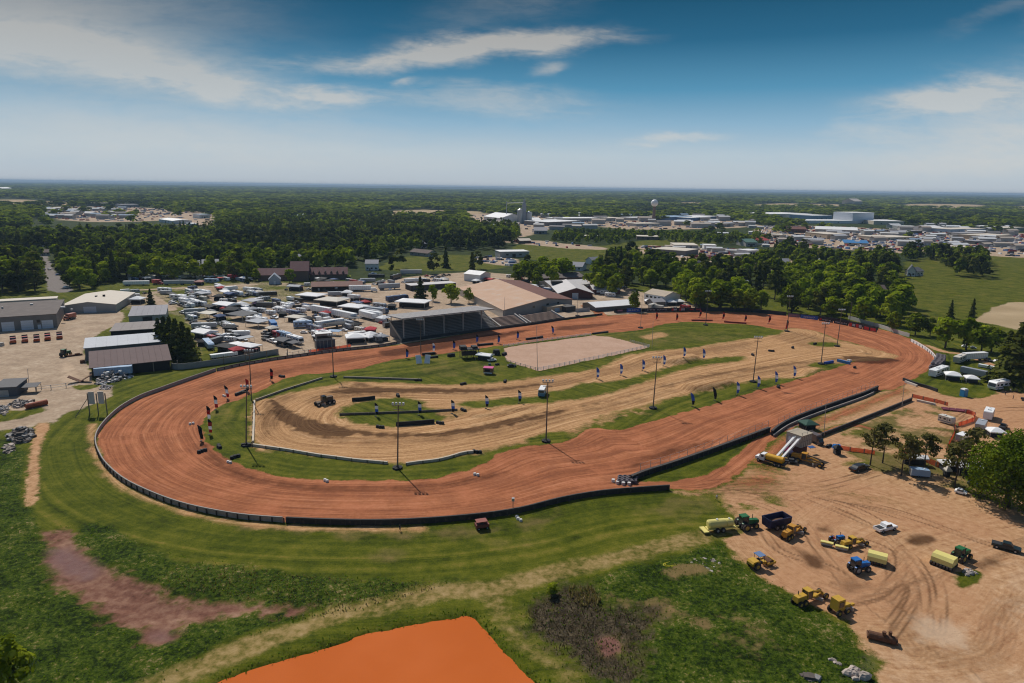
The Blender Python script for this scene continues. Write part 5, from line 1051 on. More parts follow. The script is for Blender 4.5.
banner('pinkish grey banner first right of the dark back wall',(788,317),(799.5,318.3),2.0,mat('banner_mauve',(.22,.15,.17),.6),letters(.12,.88,5,BPK,.35,.7,2));banner('blue banner with white lettering on the far turn',(800.5,318.5),(818,320.7),2.3,BLB,letters(.18,.85,7,FW,.3,.72,3))
banner('black banner with a red mark and white lettering',(819,321),(833,323.5),2.2,BKB,[(.06,.2,.3,.75,BRD)]+letters(.26,.92,7,FW,.35,.65,4));banner('black banner with white lettering right of the red marked one',(834,323.7),(848.5,326.5),2.2,BKB,letters(.1,.92,8,FW,.35,.68,5))
banner('red black and white chequered banner before the red pair',(849.2,326.7),(862.5,329.6),2.4,BKB,[(.02,.22,.1,.95,BRD),(.26,.46,.25,.8,FW),(.52,.72,.1,.95,BRD),(.75,.94,.2,.85,FW)]);banner('black banner with two red squares at the end of the row',(863,329.9),(877,333),2.4,BKB,[(.08,.44,.15,.85,BRD),(.54,.92,.15,.85,BRD)])
banner('dark banner with a pink logo behind the opening',(614.5,313),(625.5,312.8),2.6,BKB,[(.25,.7,.3,.7,BPK),(.35,.6,.45,.6,FW)]);banner('blue banner with white lettering behind the far straight opening',(626.5,312.8),(640,312.2),2.6,BLB,letters(.12,.9,6,FW,.35,.7,6));banner('long black banner with white lettering on the dark back wall',(645,312.2),(669,311.9),2.4,BKB,letters(.08,.42,6,FW,.4,.62,7)+letters(.5,.92,7,FW,.4,.62,8));banner('black banner with red and white panels on the dark back wall',(670,311.9),(686,311.7),2.5,BKB,[(.08,.2,.2,.8,BRD),(.2,.4,.3,.75,FW),(.56,.68,.2,.8,BRD),(.68,.9,.25,.8,FW)]);banner('black banner with dark red lettering on the dark back wall',(688,311.7),(702,311.5),2.4,BKB,letters(.1,.45,4,BRD,.3,.7,9)+letters(.55,.9,4,BRD,.3,.7,10))
# ------------------------------------------------------------------ vehicles, tents and machines
PAINT=mat('vehicle_paint',(1,1,1),.35,var=.07,scale=.8,spec=.5,objcol=True);CLOTH=mat('tent_cloth',(1,1,1),.8,var=.06,scale=.6,objcol=True,thru=.1)
WHEEL=mat('wheel_rubber',(.02,.02,.02),.85);RIMM=mat('wheel_rim',(.40,.40,.40),.4,.5);LENS=mat('lamp_lens',(.7,.68,.6),.2);TAIL=mat('tail_lamp',(.3,.015,.012),.3);CHASSIS=mat('chassis',(.03,.03,.032),.7)
def painted(o,c=(.8,.8,.8)):o['paint']=1;o.color=(*c,1);return o
def wheel(parent,x_,y_,r,w_,rim=RIMM,n=12):
 q=MB();q.cyl((x_,y_-w_/2,r),(x_,y_+w_/2,r),r,r,n);o=obj('wheel',q,WHEEL,parent);q=MB();s=1 if y_>0 else-1;q.cyl((x_,y_+s*w_/2,r),(x_,y_+s*(w_/2+.03),r),r*.55,r*.5,8);obj('rim',q,rim,o);return o
def base(name,cat):return thing(name, 'x',cat)
SVM=mat('far_silver_paint',(.45,.45,.46),.5);BKM=mat('far_black_paint',(.03,.03,.035),.5)
def scatter_in(poly,n):
 g=ground(poly);r=np.random.default_rng(n);lo,hi=g.min(0),g.max(0);q=np.stack([r.uniform(lo[0],hi[0],n*3),r.uniform(lo[1],hi[1],n*3)],1);return q[poly_sd(g,q[:,0],q[:,1])>0][:n]
PR={}
# car
t_=PR['car']=base('parked_car', 'car');q=MB();q.prism([(-2.25,.35),(2.2,.35),(2.3,.75),(1.35,.98),(-1.9,1.02),(-2.3,.9)],-.9,.9);q.prism([(-1.7,1.0),(1.0,.98),(.45,1.5),(-1.3,1.5)],-.74,.74);painted(obj('body',q,PAINT,t_))
q=MB();q.prism([(-1.6,1.05),(.92,1.03),(.48,1.43),(-1.25,1.43)],-.76,.76);q.prism([(.52,1.44),(.44,1.44),(.92,1.02),(1.06,1.0)],-.66,.66);obj('window',q,GLASS,t_)
for a in(-1.4,1.4):
 for b in(-.84,.84):wheel(t_,a,b,.34,.24)
for b in(-.62,.62):q=MB();q.box((2.26,b,.62),(.1,.34,.16));obj('headlight',q,LENS,t_);q=MB();q.box((-2.28,b,.68),(.08,.34,.16));obj('tail_light',q,TAIL,t_)
# pickup
t_=PR['pickup']=base('pickup_truck', 'pickup');q=MB();q.prism([(-2.9,.5),(2.75,.5),(2.85,1.0),(1.55,1.15),(-2.9,1.15)],-.98,.98);q.prism([(-.9,1.14),(1.35,1.14),(.75,1.85),(-.75,1.85)],-.84,.84);painted(obj('body',q,PAINT,t_))
q=MB();q.box((-1.95,0,1.0),(1.75,1.62,.165));obj('bed',q,CHASSIS,t_);q=MB();q.prism([(-.78,1.22),(1.18,1.22),(.76,1.76),(-.68,1.76)],-.86,.86);q.prism([(.84,1.77),(.76,1.77),(1.24,1.2),(1.4,1.18)],-.74,.74);obj('window',q,GLASS,t_)
for a in(-1.8,1.8):
 for b in(-.92,.92):wheel(t_,a,b,.42,.28)
for b in(-.7,.7):q=MB();q.box((2.8,b,.78),(.1,.36,.2));obj('headlight',q,LENS,t_)
# motorhome
t_=PR['motorhome']=base('motorhome', 'motorhome');q=MB();q.prism([(-4.6,.5),(4.3,.5),(4.6,1.2),(4.35,2.9),(3.9,3.35),(-4.5,3.35),(-4.6,3.2)],-1.25,1.25);painted(obj('body',q,PAINT,t_))
q=MB();q.prism([(4.62,1.5),(4.44,2.7),(4.3,2.7),(4.3,1.5)],-1.1,1.1);obj('windscreen',q,GLASS,t_)
for x_,w_ in((-3.2,1.2),(-1.2,1.4),(1.2,1.2),(3.2,.9)):
 q=MB();q.box((x_,0,1.75),(w_,2.54,.75));obj('window',q,GLASS,t_)
q=MB();q.box((-2.2,0,3.35),(1.0,.8,.3));q.box((1.6,0,3.35),(1.0,.8,.3));obj('roof_unit',q,WHITE,t_);q=MB();q.box((0,0,1.05),(9.0,2.53,.3));obj('stripe',q,mat('graphic_stripe',(.10,.12,.18),.5),t_)
for a in(-2.8,2.9):
 for b in(-1.1,1.1):wheel(t_,a,b,.48,.3)
 # camper trailer
t_=PR['camper']=base('camper_trailer', 'camper');q=MB();q.prism([(-3.9,.55),(3.6,.55),(4.0,1.3),(3.8,2.6),(3.3,3.1),(-3.8,3.1),(-3.95,2.9)],-1.2,1.2);painted(obj('body',q,PAINT,t_))
for x_,w_ in((-2.6,1.0),(-.2,1.3),(2.6,.9)):q=MB();q.box((x_,0,1.75),(w_,2.44,.65));obj('window',q,GLASS,t_)
q=MB();q.box((1.3,-1.21,.7),(.8,.06,1.9));obj('door',q,GREYM,t_);q=MB();q.box((-1,0,3.1),(1.0,.8,.28));q.box((2,0,3.1),(.5,.5,.2));obj('roof_unit',q,WHITE,t_);q=MB();q.box((0,0,.95),(7.6,2.43,.28));obj('stripe',q,mat('graphic_stripe',(.10,.12,.18)),t_)
q=MB();q.box((4.5,0,.5),(1.3,.15,.12));q.cyl((5.0,0,0),(5.0,0,.6),.06);obj('hitch',q,CHASSIS,t_)
for a in(-.7,.25):
 for b in(-1.05,1.05):wheel(t_,a,b,.38,.25)
 # cargo trailer
t_=PR['cargo']=base('cargo_trailer', 'trailer');q=MB();q.prism([(-3.9,.45),(3.6,.45),(4.1,.9),(4.1,2.3),(3.7,2.75),(-3.9,2.75)],-1.2,1.2);painted(obj('body',q,PAINT,t_))
q=MB();q.box((-3.92,0,.5),(.06,2.2,2.1));obj('ramp_door',q,GREYM,t_);q=MB();q.box((0,0,.42),(7.7,2.45,.2));obj('skirt',q,CHASSIS,t_);q=MB();q.box((4.7,0,.45),(1.3,.15,.12));q.cyl((5.2,0,0),(5.2,0,.55),.06);obj('hitch',q,CHASSIS,t_);q=MB();q.box((1.8,0,2.75),(.6,.6,.2));obj('roof_vent',q,WHITE,t_)
for a in(-.9,.05):
 for b in(-1.08,1.08):wheel(t_,a,b,.38,.25)
 # semi trailer
t_=PR['semi']=base('semi_trailer', 'trailer');q=MB();q.box((0,0,1.15),(13,2.55,2.85));painted(obj('body',q,PAINT,t_));q=MB();q.box((0,0,.75),(12.6,1.2,.4));q.box((3.4,0,0),(.3,1.6,1.0));obj('chassis',q,CHASSIS,t_);q=MB();q.box((-6.52,0,1.2),(.08,2.4,2.7));obj('rear_door',q,GREYM,t_)
q=MB()
for i in range(12):q.box((-6.0+i*1.09,0,1.2),(.06,2.6,2.74))
obj('side_rib',q,STEEL,t_)
for a in(-5.2,-3.9):
 for b in(-1.05,1.05):wheel(t_,a,b,.5,.35)
 # truck with box
t_=PR['boxtruck']=base('box_truck', 'truck');q=MB();q.box((-1.1,0,1.0),(5.6,2.4,2.5));painted(obj('box',q,PAINT,t_));q=MB();q.prism([(1.8,.6),(3.9,.6),(3.95,1.4),(3.3,1.55),(2.95,2.4),(1.8,2.5)],-1.1,1.1);painted(obj('cab',q,PAINT,t_));q=MB();q.prism([(3.42,1.58),(3.08,2.3),(2.9,2.3),(3.1,1.58)],-1.0,1.0);q.box((2.5,0,1.6),(.8,2.23,.6));obj('window',q,GLASS,t_);q=MB();q.box((-.2,0,.55),(7.4,1.1,.4));obj('chassis',q,CHASSIS,t_)
for a in(-2.4,3.0):
 for b in(-.98,.98):wheel(t_,a,b,.48,.32)
 # dump truck
t_=PR['dump']=base('dump_truck', 'truck');q=MB();q.prism([(1.3,.7),(4.2,.7),(4.25,1.75),(2.9,1.9),(2.6,2.7),(1.3,2.75)],-1.15,1.15);painted(obj('cab',q,PAINT,t_),(.40,.045,.03));q=MB();q.prism([(3.0,1.92),(2.72,2.6),(2.5,2.6),(2.7,1.92)],-1.05,1.05);q.box((2.0,0,1.85),(.8,2.33,.6));obj('window',q,GLASS,t_)
q=MB();q.prism([(-3.6,1.1),(1.1,1.1),(1.1,2.7),(-3.8,2.5)],-1.2,-1.1);q.prism([(-3.6,1.1),(1.1,1.1),(1.1,2.7),(-3.8,2.5)],1.1,1.2);q.box((-1.25,0,1.1),(4.7,2.2,.1));q.box((1.15,0,1.1),(.12,2.4,1.8));q.box((-3.68,0,1.1),(.1,2.2,1.4));obj('dump_bed',q,mat('worn_black_bed',(.045,.04,.04),.8,var=.3),t_);q=MB();q.box((0,0,.6),(8,1.0,.45));obj('chassis',q,CHASSIS,t_);q=MB();q.box((4.35,0,.5),(.2,2.6,.9));obj('plough_mount',q,mat('plough_orange',(.45,.10,.03),.6),t_)
for a in(-2.6,-1.3,3.2):
 for b in(-1.0,1.0):wheel(t_,a,b,.5,.34)
 # tents
def tent(name,cat,w_,d_,h0,h1,kind):
 t_=base(name,cat);q=MB();e=.25
 if kind=='pyr':
  vs=[(-w_/2,-d_/2,h0),(w_/2,-d_/2,h0),(w_/2,d_/2,h0),(-w_/2,d_/2,h0)];k=.45
  mid=[(-w_/2*k,-d_/2*k,h0+(h1-h0)*.62),(w_/2*k,-d_/2*k,h0+(h1-h0)*.62),(w_/2*k,d_/2*k,h0+(h1-h0)*.62),(-w_/2*k,d_/2*k,h0+(h1-h0)*.62)]
  low=[(a,b,c-.4)for a,b,c in vs];q.add(low+vs+mid+[(0,0,h1)],[(0,1,5,4),(1,2,6,5),(2,3,7,6),(3,0,4,7),(4,5,9,8),(5,6,10,9),(6,7,11,10),(7,4,8,11),(8,9,12),(9,10,12),(10,11,12),(11,8,12)])
 elif kind=='ridge':
  q.add([(-w_/2,-d_/2,h0-.4),(w_/2,-d_/2,h0-.4),(w_/2,d_/2,h0-.4),(-w_/2,d_/2,h0-.4),(-w_/2,-d_/2,h0),(w_/2,-d_/2,h0),(w_/2,d_/2,h0),(-w_/2,d_/2,h0),(-w_/2*.96,0,h1),(w_/2*.96,0,h1)],[(0,1,5,4),(1,2,6,5),(2,3,7,6),(3,0,4,7),(4,5,9,8),(6,7,8,9),(5,6,9),(7,4,8)])
 elif kind=='hip':
  q.add([(-w_/2,-d_/2,h0-.4),(w_/2,-d_/2,h0-.4),(w_/2,d_/2,h0-.4),(-w_/2,d_/2,h0-.4),(-w_/2,-d_/2,h0),(w_/2,-d_/2,h0),(w_/2,d_/2,h0),(-w_/2,d_/2,h0),(-w_*.22,0,h1),(w_*.22,0,h1)],[(0,1,5,4),(1,2,6,5),(2,3,7,6),(3,0,4,7),(4,5,9,8),(6,7,8,9),(5,6,9),(7,4,8)])
 else:q.slab([(-w_/2,-d_/2,h0),(w_/2,-d_/2,h0),(w_/2,d_/2,h1),(-w_/2,d_/2,h1)],.15)
 painted(obj('canopy',q,CLOTH,t_))
 for a in(-1,1):
  for b in(-1,1):q=MB();q.cyl((a*(w_/2-.1),b*(d_/2-.1),-.2),(a*(w_/2-.1),b*(d_/2-.1),h0 if b<0 or kind!='awn' else h1),.07,.07,6);obj('pole',q,STEEL,t_)
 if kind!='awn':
  q=MB();q.box((0,d_*.08,0),(w_*.84,d_*.62,h0*.62));q.box((-w_*.25,-d_*.38,0),(.7,.7,.9));obj('gear_shade_block',q,mat('gear_and_shade_black',(.035,.034,.036),.85,var=.4,scale=3),t_)  # oversized black block: stands for gear and the shade under the canopy
 return t_
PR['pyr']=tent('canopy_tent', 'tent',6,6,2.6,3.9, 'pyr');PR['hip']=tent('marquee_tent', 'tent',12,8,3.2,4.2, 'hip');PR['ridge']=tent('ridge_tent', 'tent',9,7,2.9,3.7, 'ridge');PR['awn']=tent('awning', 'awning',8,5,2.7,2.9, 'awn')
W_=(.90,.89,.87);LG=(.42,.43,.45);DG=(.10,.10,.105);BK=(.02,.02,.022);CR=(.68,.62,.52);BL=(.30,.42,.58);RD=(.45,.03,.035);SV=(.35,.36,.38);DB=(.05,.09,.2)
LEN={'car':4.6, 'pickup':5.8, 'motorhome':9.2, 'camper':8.6, 'cargo':8.6, 'semi':13, 'boxtruck':7.9, 'dump':8.2, 'pyr':6, 'hip':12, 'ridge':9, 'awn':8}
GRP={'car':'cars at the raceway', 'pickup':'pickup trucks at the raceway', 'motorhome':'motorhomes in the campground', 'camper':'campers in the campground', 'cargo':'cargo trailers in the campground', 'semi':'semi trailers in the campground', 'boxtruck':'box trucks in the campground', 'dump':'red dump trucks of the yard', 'pyr':'canopy tents', 'hip':'marquee tents', 'ridge':'ridge tents', 'awn':'awnings beside the campers'}
ALLV=[]
def veh(kind,a,b,col,label,wide=1.0,maxs=1.9,tall=1.0,grp=None):
 """kind between two ends a (rear) and b (front) of its base line in the photo"""
 A_,B_=P(*a),P(*b);d=B_-A_;L=d.length;rz=math.atan2(d.y,d.x);s=min(max(L/LEN[kind],.62),maxs);s0=min(max(s,.9),1.15);c=(A_+B_)/2;c.z=gz(c.x,c.y)if c.y<520 else 0
 ALLV.append((c.x,c.y,L));return place(PR[kind],c,rz,label,grp or GRP[kind],(s,s0*wide,s0*tall),col)
def pitch(kind,c,wpx,col,label,rz=0.0,k=1.0,tall=1.0):
 """a tent with its base centre at c and wpx photo pixels wide"""
 p=P(*c);ppm=F/(p-Vector((0,0,CAMH))).dot(fw);s=wpx/ppm/LEN[kind];p.z=gz(p.x,p.y)if p.y<520 else 0;ALLV.append((p.x,p.y,wpx/ppm))
 return place(PR[kind],p,rz,label,GRP[kind],(s,s*k,min(max(s,.85),1.3)*tall),col)
u=Z(180,280,10.24)
veh('camper',u(130,150),u(335,175),W_, 'biggest white camper at the head of the left lane',1.2,tall=1.25);pitch('awn',u(235,178),17,LG, 'grey awning on the biggest white camper of the left lane',-.7)
veh('cargo',u(440,115),u(590,100),W_, 'white trailer parked behind a black pickup at the lane head');veh('pickup',u(380,98),u(425,104),BK, 'black pickup at the lane head behind a white trailer')
veh('cargo',u(650,112),u(815,125),W_, 'white trailer at the far edge of the middle lane');veh('camper',u(540,150),u(640,172),W_, 'small white camper on the middle lane edge');veh('pickup',u(650,178),u(715,160),DG, 'dark pickup right of the small white camper');veh('cargo',u(805,168),u(1000,160),BK, 'black trailer at the far edge of the middle lane')
pitch('pyr',u(400,205),10,BK, 'black canopy tent near the biggest white camper');veh('camper',u(410,232),u(490,236),W_, 'short white camper beside the black canopy tent')
pitch('ridge',u(480,300),22,W_, 'white ridge tent in the left row with red cloth under it',-.5);pitch('pyr',u(462,318),8,RD, 'red canopy under the edge of the white ridge tent');pitch('pyr',u(520,350),15,BK, 'black canopy below the white ridge tent');veh('car',u(560,322),u(600,318),(.05,.16,.18), 'teal car beside the white ridge tent');veh('pickup',u(610,315),u(650,310),DB, 'dark blue pickup behind the big black awning')
pitch('awn',u(640,400),26,DG, 'big charcoal awning in the middle of the left row',-.5,1.3);veh('camper',u(650,352),u(790,392),LG, 'grey camper behind the big charcoal awning')
veh('camper',u(680,430),u(900,445),W_, 'white camper behind the grey awning by the blue truck');pitch('awn',u(800,478),20,LG, 'grey awning left of the blue truck',-.55,1.2);veh('boxtruck',u(930,465),u(990,535),(.02,.16,.42), 'bright blue truck at the near end of the left row',1.2);veh('pickup',u(850,600),u(960,565),BK, 'black pickup in front of the bright blue truck');veh('pickup',u(840,560),u(900,540),DG, 'dark truck beside the bright blue truck')
pitch('awn',u(745,258),17,LG, 'pale grey awning beside the middle lane',-.5,1.3);veh('camper',u(760,232),u(850,215),W_, 'white camper behind the pale grey awning');veh('camper',u(840,212),u(930,205),SV, 'silver camper at the right of the middle lane');veh('cargo',u(780,272),u(960,276),DG, 'long charcoal trailer in the centre rows')
veh('camper',u(790,325),u(880,335),W_, 'white camper below the long charcoal trailer');veh('camper',u(880,352),u(985,360),W_, 'white camper two rows below the long charcoal trailer');veh('pickup',u(930,392),u(1000,402),W_, 'white pickup at the corner of the centre rows');pitch('pyr',u(1000,320),9,W_, 'small white canopy tent at the centre of the campground');pitch('pyr',u(775,268),6,(.6,.35,.5), 'tiny pink canopy tent in the centre rows')
veh('camper',u(-20,185),u(70,190),W_, 'white camper at the far end of the left edge row');veh('motorhome',u(20,262),u(110,275),LG, 'grey motorhome at the left edge row');veh('camper',u(110,240),u(205,268),W_, 'white camper with a dark side in the left edge row');veh('cargo',u(30,350),u(270,335),LG, 'long pale trailer in the left edge row');pitch('awn',u(290,390),17,CR, 'cream awning in the left edge row',-.4,1.2);veh('pickup',u(270,425),u(370,420),DG, 'dark pickup under the cream awning')
for i,(a,b,c)in enumerate([((95,448),(165,440),BK),((170,450),(230,455),DG),((330,450),(400,442),BK),((400,455),(440,470),SV)]):veh('car',u(*a),u(*b),c,['black car first in the short car row by the conifers', 'dark grey car second in the short car row by the conifers', 'black car third in the short car row by the conifers', 'silver car last in the short car row by the conifers'][i])
veh('cargo',u(110,500),u(390,490),LG, 'long grey trailer just past the conifers');veh('camper',u(450,490),u(560,505),W_, 'white camper with a dark canopy near the lane');pitch('pyr',u(520,530),12,BK, 'black canopy tent in front of the camper near the lane')
pitch('ridge',u(250,595),22,W_, 'broad white tent beside the conifers',-.5);veh('cargo',u(530,580),u(725,575),W_, 'white trailer left of the near lane');veh('camper',u(440,600),u(540,600),W_, 'white camper between the broad tent and the black canopy')
u=Z(190,320,9.309)
veh('cargo',u(125,200),u(225,305),BL, 'pale blue roofed trailer pointing at the metal fence',1.1);pitch('hip',u(345,290),22,BK, 'large black tent above the metal fence',-.45,1.0);pitch('hip',u(545,285),23,W_, 'large white tent with a maroon skirt above the metal fence',-.45,1.0)
pitch('awn',u(545,300),21,(.16,.02,.03), 'maroon skirt cloth below the large white tent',-.25,.25,.6);veh('camper',u(320,200),u(430,205),W_, 'white camper between the large black and white tents');veh('semi',u(190,362),u(440,330),W_, 'white flat trailer along the metal fence',1,1.3,.55);veh('cargo',u(180,235),u(300,200),DG, 'dark trailer behind the large black tent');pitch('pyr',u(110,240),8,BK, 'black canopy at the conifer end of the fence')
veh('pickup',u(725,195),u(815,225),W_, 'white pickup at the mouth of the left lane');veh('motorhome',u(830,160),u(930,190),BL, 'blue roofed motorhome on the middle row corner');veh('motorhome',u(920,195),u(1040,230),W_, 'white motorhome at the near corner of the middle row');veh('car',u(870,215),u(940,222),(.2,.03,.03), 'maroon car beside the corner motorhome');veh('pickup',u(680,195),u(760,170),BK, 'black pickup at the left lane mouth')
u=Z(270,280,10.24)
pitch('ridge',u(262,105),14,LG, 'grey ridge tent at the far gravel edge',-.2);pitch('pyr',u(312,95),5,(.55,.08,.2), 'pink canopy at the far gravel edge');veh('camper',u(345,65),u(420,62),W_, 'white camper at the end of the rust roofed barn');veh('pickup',u(365,105),u(420,100),W_, 'white pickup before the rust roofed barn');pitch('pyr',u(460,92),6,W_, 'white canopy before the rust roofed barn');veh('cargo',u(420,112),u(515,115),LG, 'pale trailer before the rust roofed barn');veh('car',u(150,105),u(185,105),BK, 'black car alone on the far gravel');veh('pickup',u(530,112),u(590,118),DG, 'dark pickup before the rust roofed barn')
pitch('hip',u(430,205),26,W_, 'white marquee on dark legs, farthest of the three big ones',-.35,1.1);pitch('hip',u(640,255),28,CR, 'cream marquee, middle of the three big ones',-.4,1.2);pitch('hip',u(860,325),26,W_, 'white marquee with red edge, nearest of the three big ones',-.4,1.1);pitch('awn',u(800,320),13,RD, 'red cloth edge under the nearest big marquee',-.55,.15,.8)
veh('cargo',u(585,165),u(750,160),LG, 'grey trailer behind the cream marquee');pitch('pyr',u(790,165),10,W_, 'white canopy beside the yellow banner');veh('cargo',u(800,185),u(920,200),W_, 'white trailer right of the yellow banner');veh('cargo',u(930,225),u(1040,240),BK, 'black trailer on the gravel before the pines');veh('camper',u(960,300),u(1040,300),W_, 'white camper right of the red edged marquee')
pitch('hip',u(270,420),18,CR, 'cream tent in the centre of the campground',-.4,1.2);veh('motorhome',u(240,490),u(440,480),BL, 'blue grey motorhome in front of the cream tent');veh('semi',u(470,510),u(750,470),W_, 'long white roofed trailer above the announcer tower',1,1.4);pitch('awn',u(660,500),20,BK, 'black sheet standing for the shade under the long white roofed trailer',.15,.8);veh('semi',u(420,325),u(640,365),W_, 'long pale blue white trailer in the gravel row',1,1.4);veh('semi',u(610,365),u(920,430),W_, 'longest white trailer in the gravel row',1,1.7);pitch('awn',u(870,430),14,DG, 'dark awning at the end of the longest white trailer',-.3)  # black sheet added as the under-shade of the long white roofed trailer
veh('boxtruck',u(465,430),u(540,420),W_, 'white truck with black windows in the gravel row');veh('boxtruck',u(550,440),u(640,425),W_, 'second white truck right of the first in the gravel row');veh('pickup',u(650,430),u(730,425),W_, 'white pickup right of the white trucks');veh('camper',u(120,280),u(215,300),W_, 'tall white camper left of the black low trailer');veh('cargo',u(225,280),u(335,272),BK, 'black low trailer on the gravel',.9,1.9,.6)
veh('camper',u(60,325),u(160,340),W_, 'white camper first of the three behind the cream tent');veh('camper',u(170,345),u(250,350),(.5,.5,.62), 'pale violet camper second of the three behind the cream tent');veh('camper',u(270,325),u(370,335),W_, 'white camper last of the three behind the cream tent');veh('pickup',u(15,385),u(80,395),W_, 'white pickup at the head of the right lane');pitch('pyr',u(130,375),8,BK, 'black canopy at the head of the right lane');veh('camper',u(0,275),u(60,270),CR, 'cream camper far left of the gravel');veh('car',u(370,395),u(430,405),DG, 'dark car right of the cream tent')
veh('car',u(790,490),u(875,475),SV, 'grey car on the gravel before the red canopy');veh('car',u(690,320),u(745,322),SV, 'silver car between the cream and red edged marquees');veh('car',u(310,545),u(385,545),W_, 'white car at the lane end by the announcer tower');pitch('awn',u(660,565),14,BL, 'blue grey roof on posts beside the announcer tower',-.2);veh('camper',u(515,560),u(635,575),W_, 'white camper left of the roof on posts');pitch('pyr',u(875,636),19,W_, 'white peaked tent beside the red fence by the track',.3);veh('cargo',u(790,580),u(990,560),W_, 'white trailer behind the white peaked tent',.9,1.9,.7);veh('car',u(955,510),u(1020,505),(.12,.02,.02), 'dark red car on the gravel by the red canopy');pitch('pyr',u(1030,545),11,(.6,.03,.05), 'bright red canopy left of the grandstand');veh('semi',u(930,385),u(1070,420),W_, 'white trailer left of the grandstand roof',1,1.3);veh('semi',u(985,350),u(1120,375),LG, 'grey trailer left of the grandstand roof',1,1.3);veh('pickup',u(400,545),u(470,530),DG, 'dark pickup at the announcer tower')
u=Z(340,265,9.309)
veh('semi',u(85,245),u(290,243),W_, 'white semi trailer behind the rust roofed barn',1,1.6);veh('boxtruck',u(290,250),u(350,250),W_, 'white truck at the nose of the white semi trailer');veh('semi',u(360,232),u(555,222),LG, 'grey semi trailer right of the white one',1,1.5);veh('car',u(455,235),u(490,232),W_, 'white car before the grey semi trailer');veh('motorhome',u(415,345),u(650,318),DB, 'dark blue motorhome behind the white marquee by the grandstand',1.1);pitch('hip',u(685,388),32,W_, 'big white marquee right behind the grandstand',-.25,1.0);veh('camper',u(310,395),u(430,410),LG, 'grey camper left of the grandstand');pitch('pyr',u(480,410),9,BK, 'black canopy behind the grandstand corner');veh('car',u(495,412),u(535,410),(.15,.4,.38), 'pale teal car behind the grandstand corner');veh('semi',u(190,480),u(390,510),W_, 'white trailer at the left foot of the grandstand',1,1.3);veh('semi',u(230,450),u(410,470),LG, 'grey trailer above the white one by the grandstand',1,1.3)
veh('cargo',u(180,160),u(335,158),LG, 'long grey trailer behind the barn roof',1,2);veh('car',u(388,150),u(425,148),W_, 'white car behind the trailers by the meadow');veh('motorhome',u(450,148),u(590,110),BK, 'black motorhome below the green meadow');veh('cargo',u(255,118),u(420,120),BK, 'black trailer below the white house');veh('pickup',u(270,90),u(340,88),BL, 'pale blue pickup below the white house');veh('semi',u(560,92),u(765,90),LG, 'grey trailer along the meadow edge',1,1.5);veh('cargo',u(585,165),u(760,155),W_, 'white trailer at the end of the low flat barn',1,1.8);pitch('pyr',u(70,128),6,(.55,.55,.03), 'yellow tent at the end of the barn roof')
for i,(a,b,c)in enumerate([(785,100,RD),(835,112,DB),(890,115,BK),(945,92,DG),(990,92,BK)]):veh('pickup',u(a,b+8),u(a+42,b+5),c,['dark red pickup first in the meadow edge row', 'dark blue pickup second in the meadow edge row', 'black pickup third in the meadow edge row', 'grey pickup fourth in the meadow edge row', 'black pickup last in the meadow edge row'][i])
for i in range(6):veh('car',u(770+i*42,148),u(805+i*42,146),[W_,W_,SV,W_,CR,W_][i], '%s car from the left in the row before the low flat barn'%ORD[i])
u=Z(120,255,9.309)
veh('semi',u(35,285),u(275,282),W_, 'long white stall trailer with dark openings near the lone spruce',1,1.7,.8);veh('boxtruck',u(310,272),u(395,278),RD, 'red truck beside the long white stall trailer');veh('semi',u(410,278),u(560,276),LG, 'grey trailer right of the red truck',1,1.4);veh('semi',u(560,276),u(700,278),SV, 'silver trailer right of the grey one by the red truck',1,1.4);pitch('pyr',u(740,278),8,(.45,.22,.18), 'brick red tent among the far trailers');veh('camper',u(785,258),u(925,262),BL, 'pale blue camper in the far trailer row');veh('boxtruck',u(1005,225),u(1125,225),(.55,.02,.04), 'bright red truck box beside the short conifer',1.1)
veh('camper',u(355,345),u(480,352),W_, 'white camper in front of the red truck');veh('cargo',u(375,365),u(480,368),SV, 'silver trailer in front of the red truck');veh('camper',u(470,410),u(620,425),W_, 'white camper right of the lone spruce');veh('camper',u(560,445),u(640,460),W_, 'white camper second right of the lone spruce');veh('motorhome',u(640,470),u(740,478),LG, 'grey motorhome third right of the lone spruce');veh('pickup',u(545,465),u(590,480),DG, 'dark pickup right of the lone spruce')
for i,(a,b,k,c)in enumerate([(0,352, 'cargo',W_),(95,358, 'camper',LG),(0,390, 'cargo',W_),(100,400, 'camper',W_),(-20,420, 'camper',CR),(90,425, 'cargo',W_),(-30,450, 'camper',W_),(215,365, 'car',BK)]):veh(k,u(a,b),u(a+(95 if k!='car' else 35),b-6),c, '%s trailer of the parked block left of the lone spruce, from the back'%ORD[i]if k!='car' else 'black car between the parked block and the lone spruce')
pitch('pyr',u(165,450),12,W_, 'white peaked tent at the foot of the lone spruce')
for i in range(13):veh('camper' if i%3 else 'cargo',u(60+i*62,212+(i%3)*3),u(112+i*62,210+(i%3)*3),[W_,LG,W_,CR,SV][i%5], '%s trailer from the left in the farthest row under the trees'%ORD[i])
veh('car',Z(0,180,4)(255,434),Z(0,180,4)(278,430),W_, 'white car on the paved road behind the workshops');veh('car',Z(0,180,4)(222,382),Z(0,180,4)(245,380),(.05,.12,.3), 'blue car beside the paved road');veh('car',Z(0,180,4)(205,366),Z(0,180,4)(190,352),DG, 'dark car parked by the paved road');veh('pickup',Z(0,180,4)(175,368),Z(0,180,4)(178,352),SV, 'silver pickup on the paved road')
u=Z(440,270,9.76)
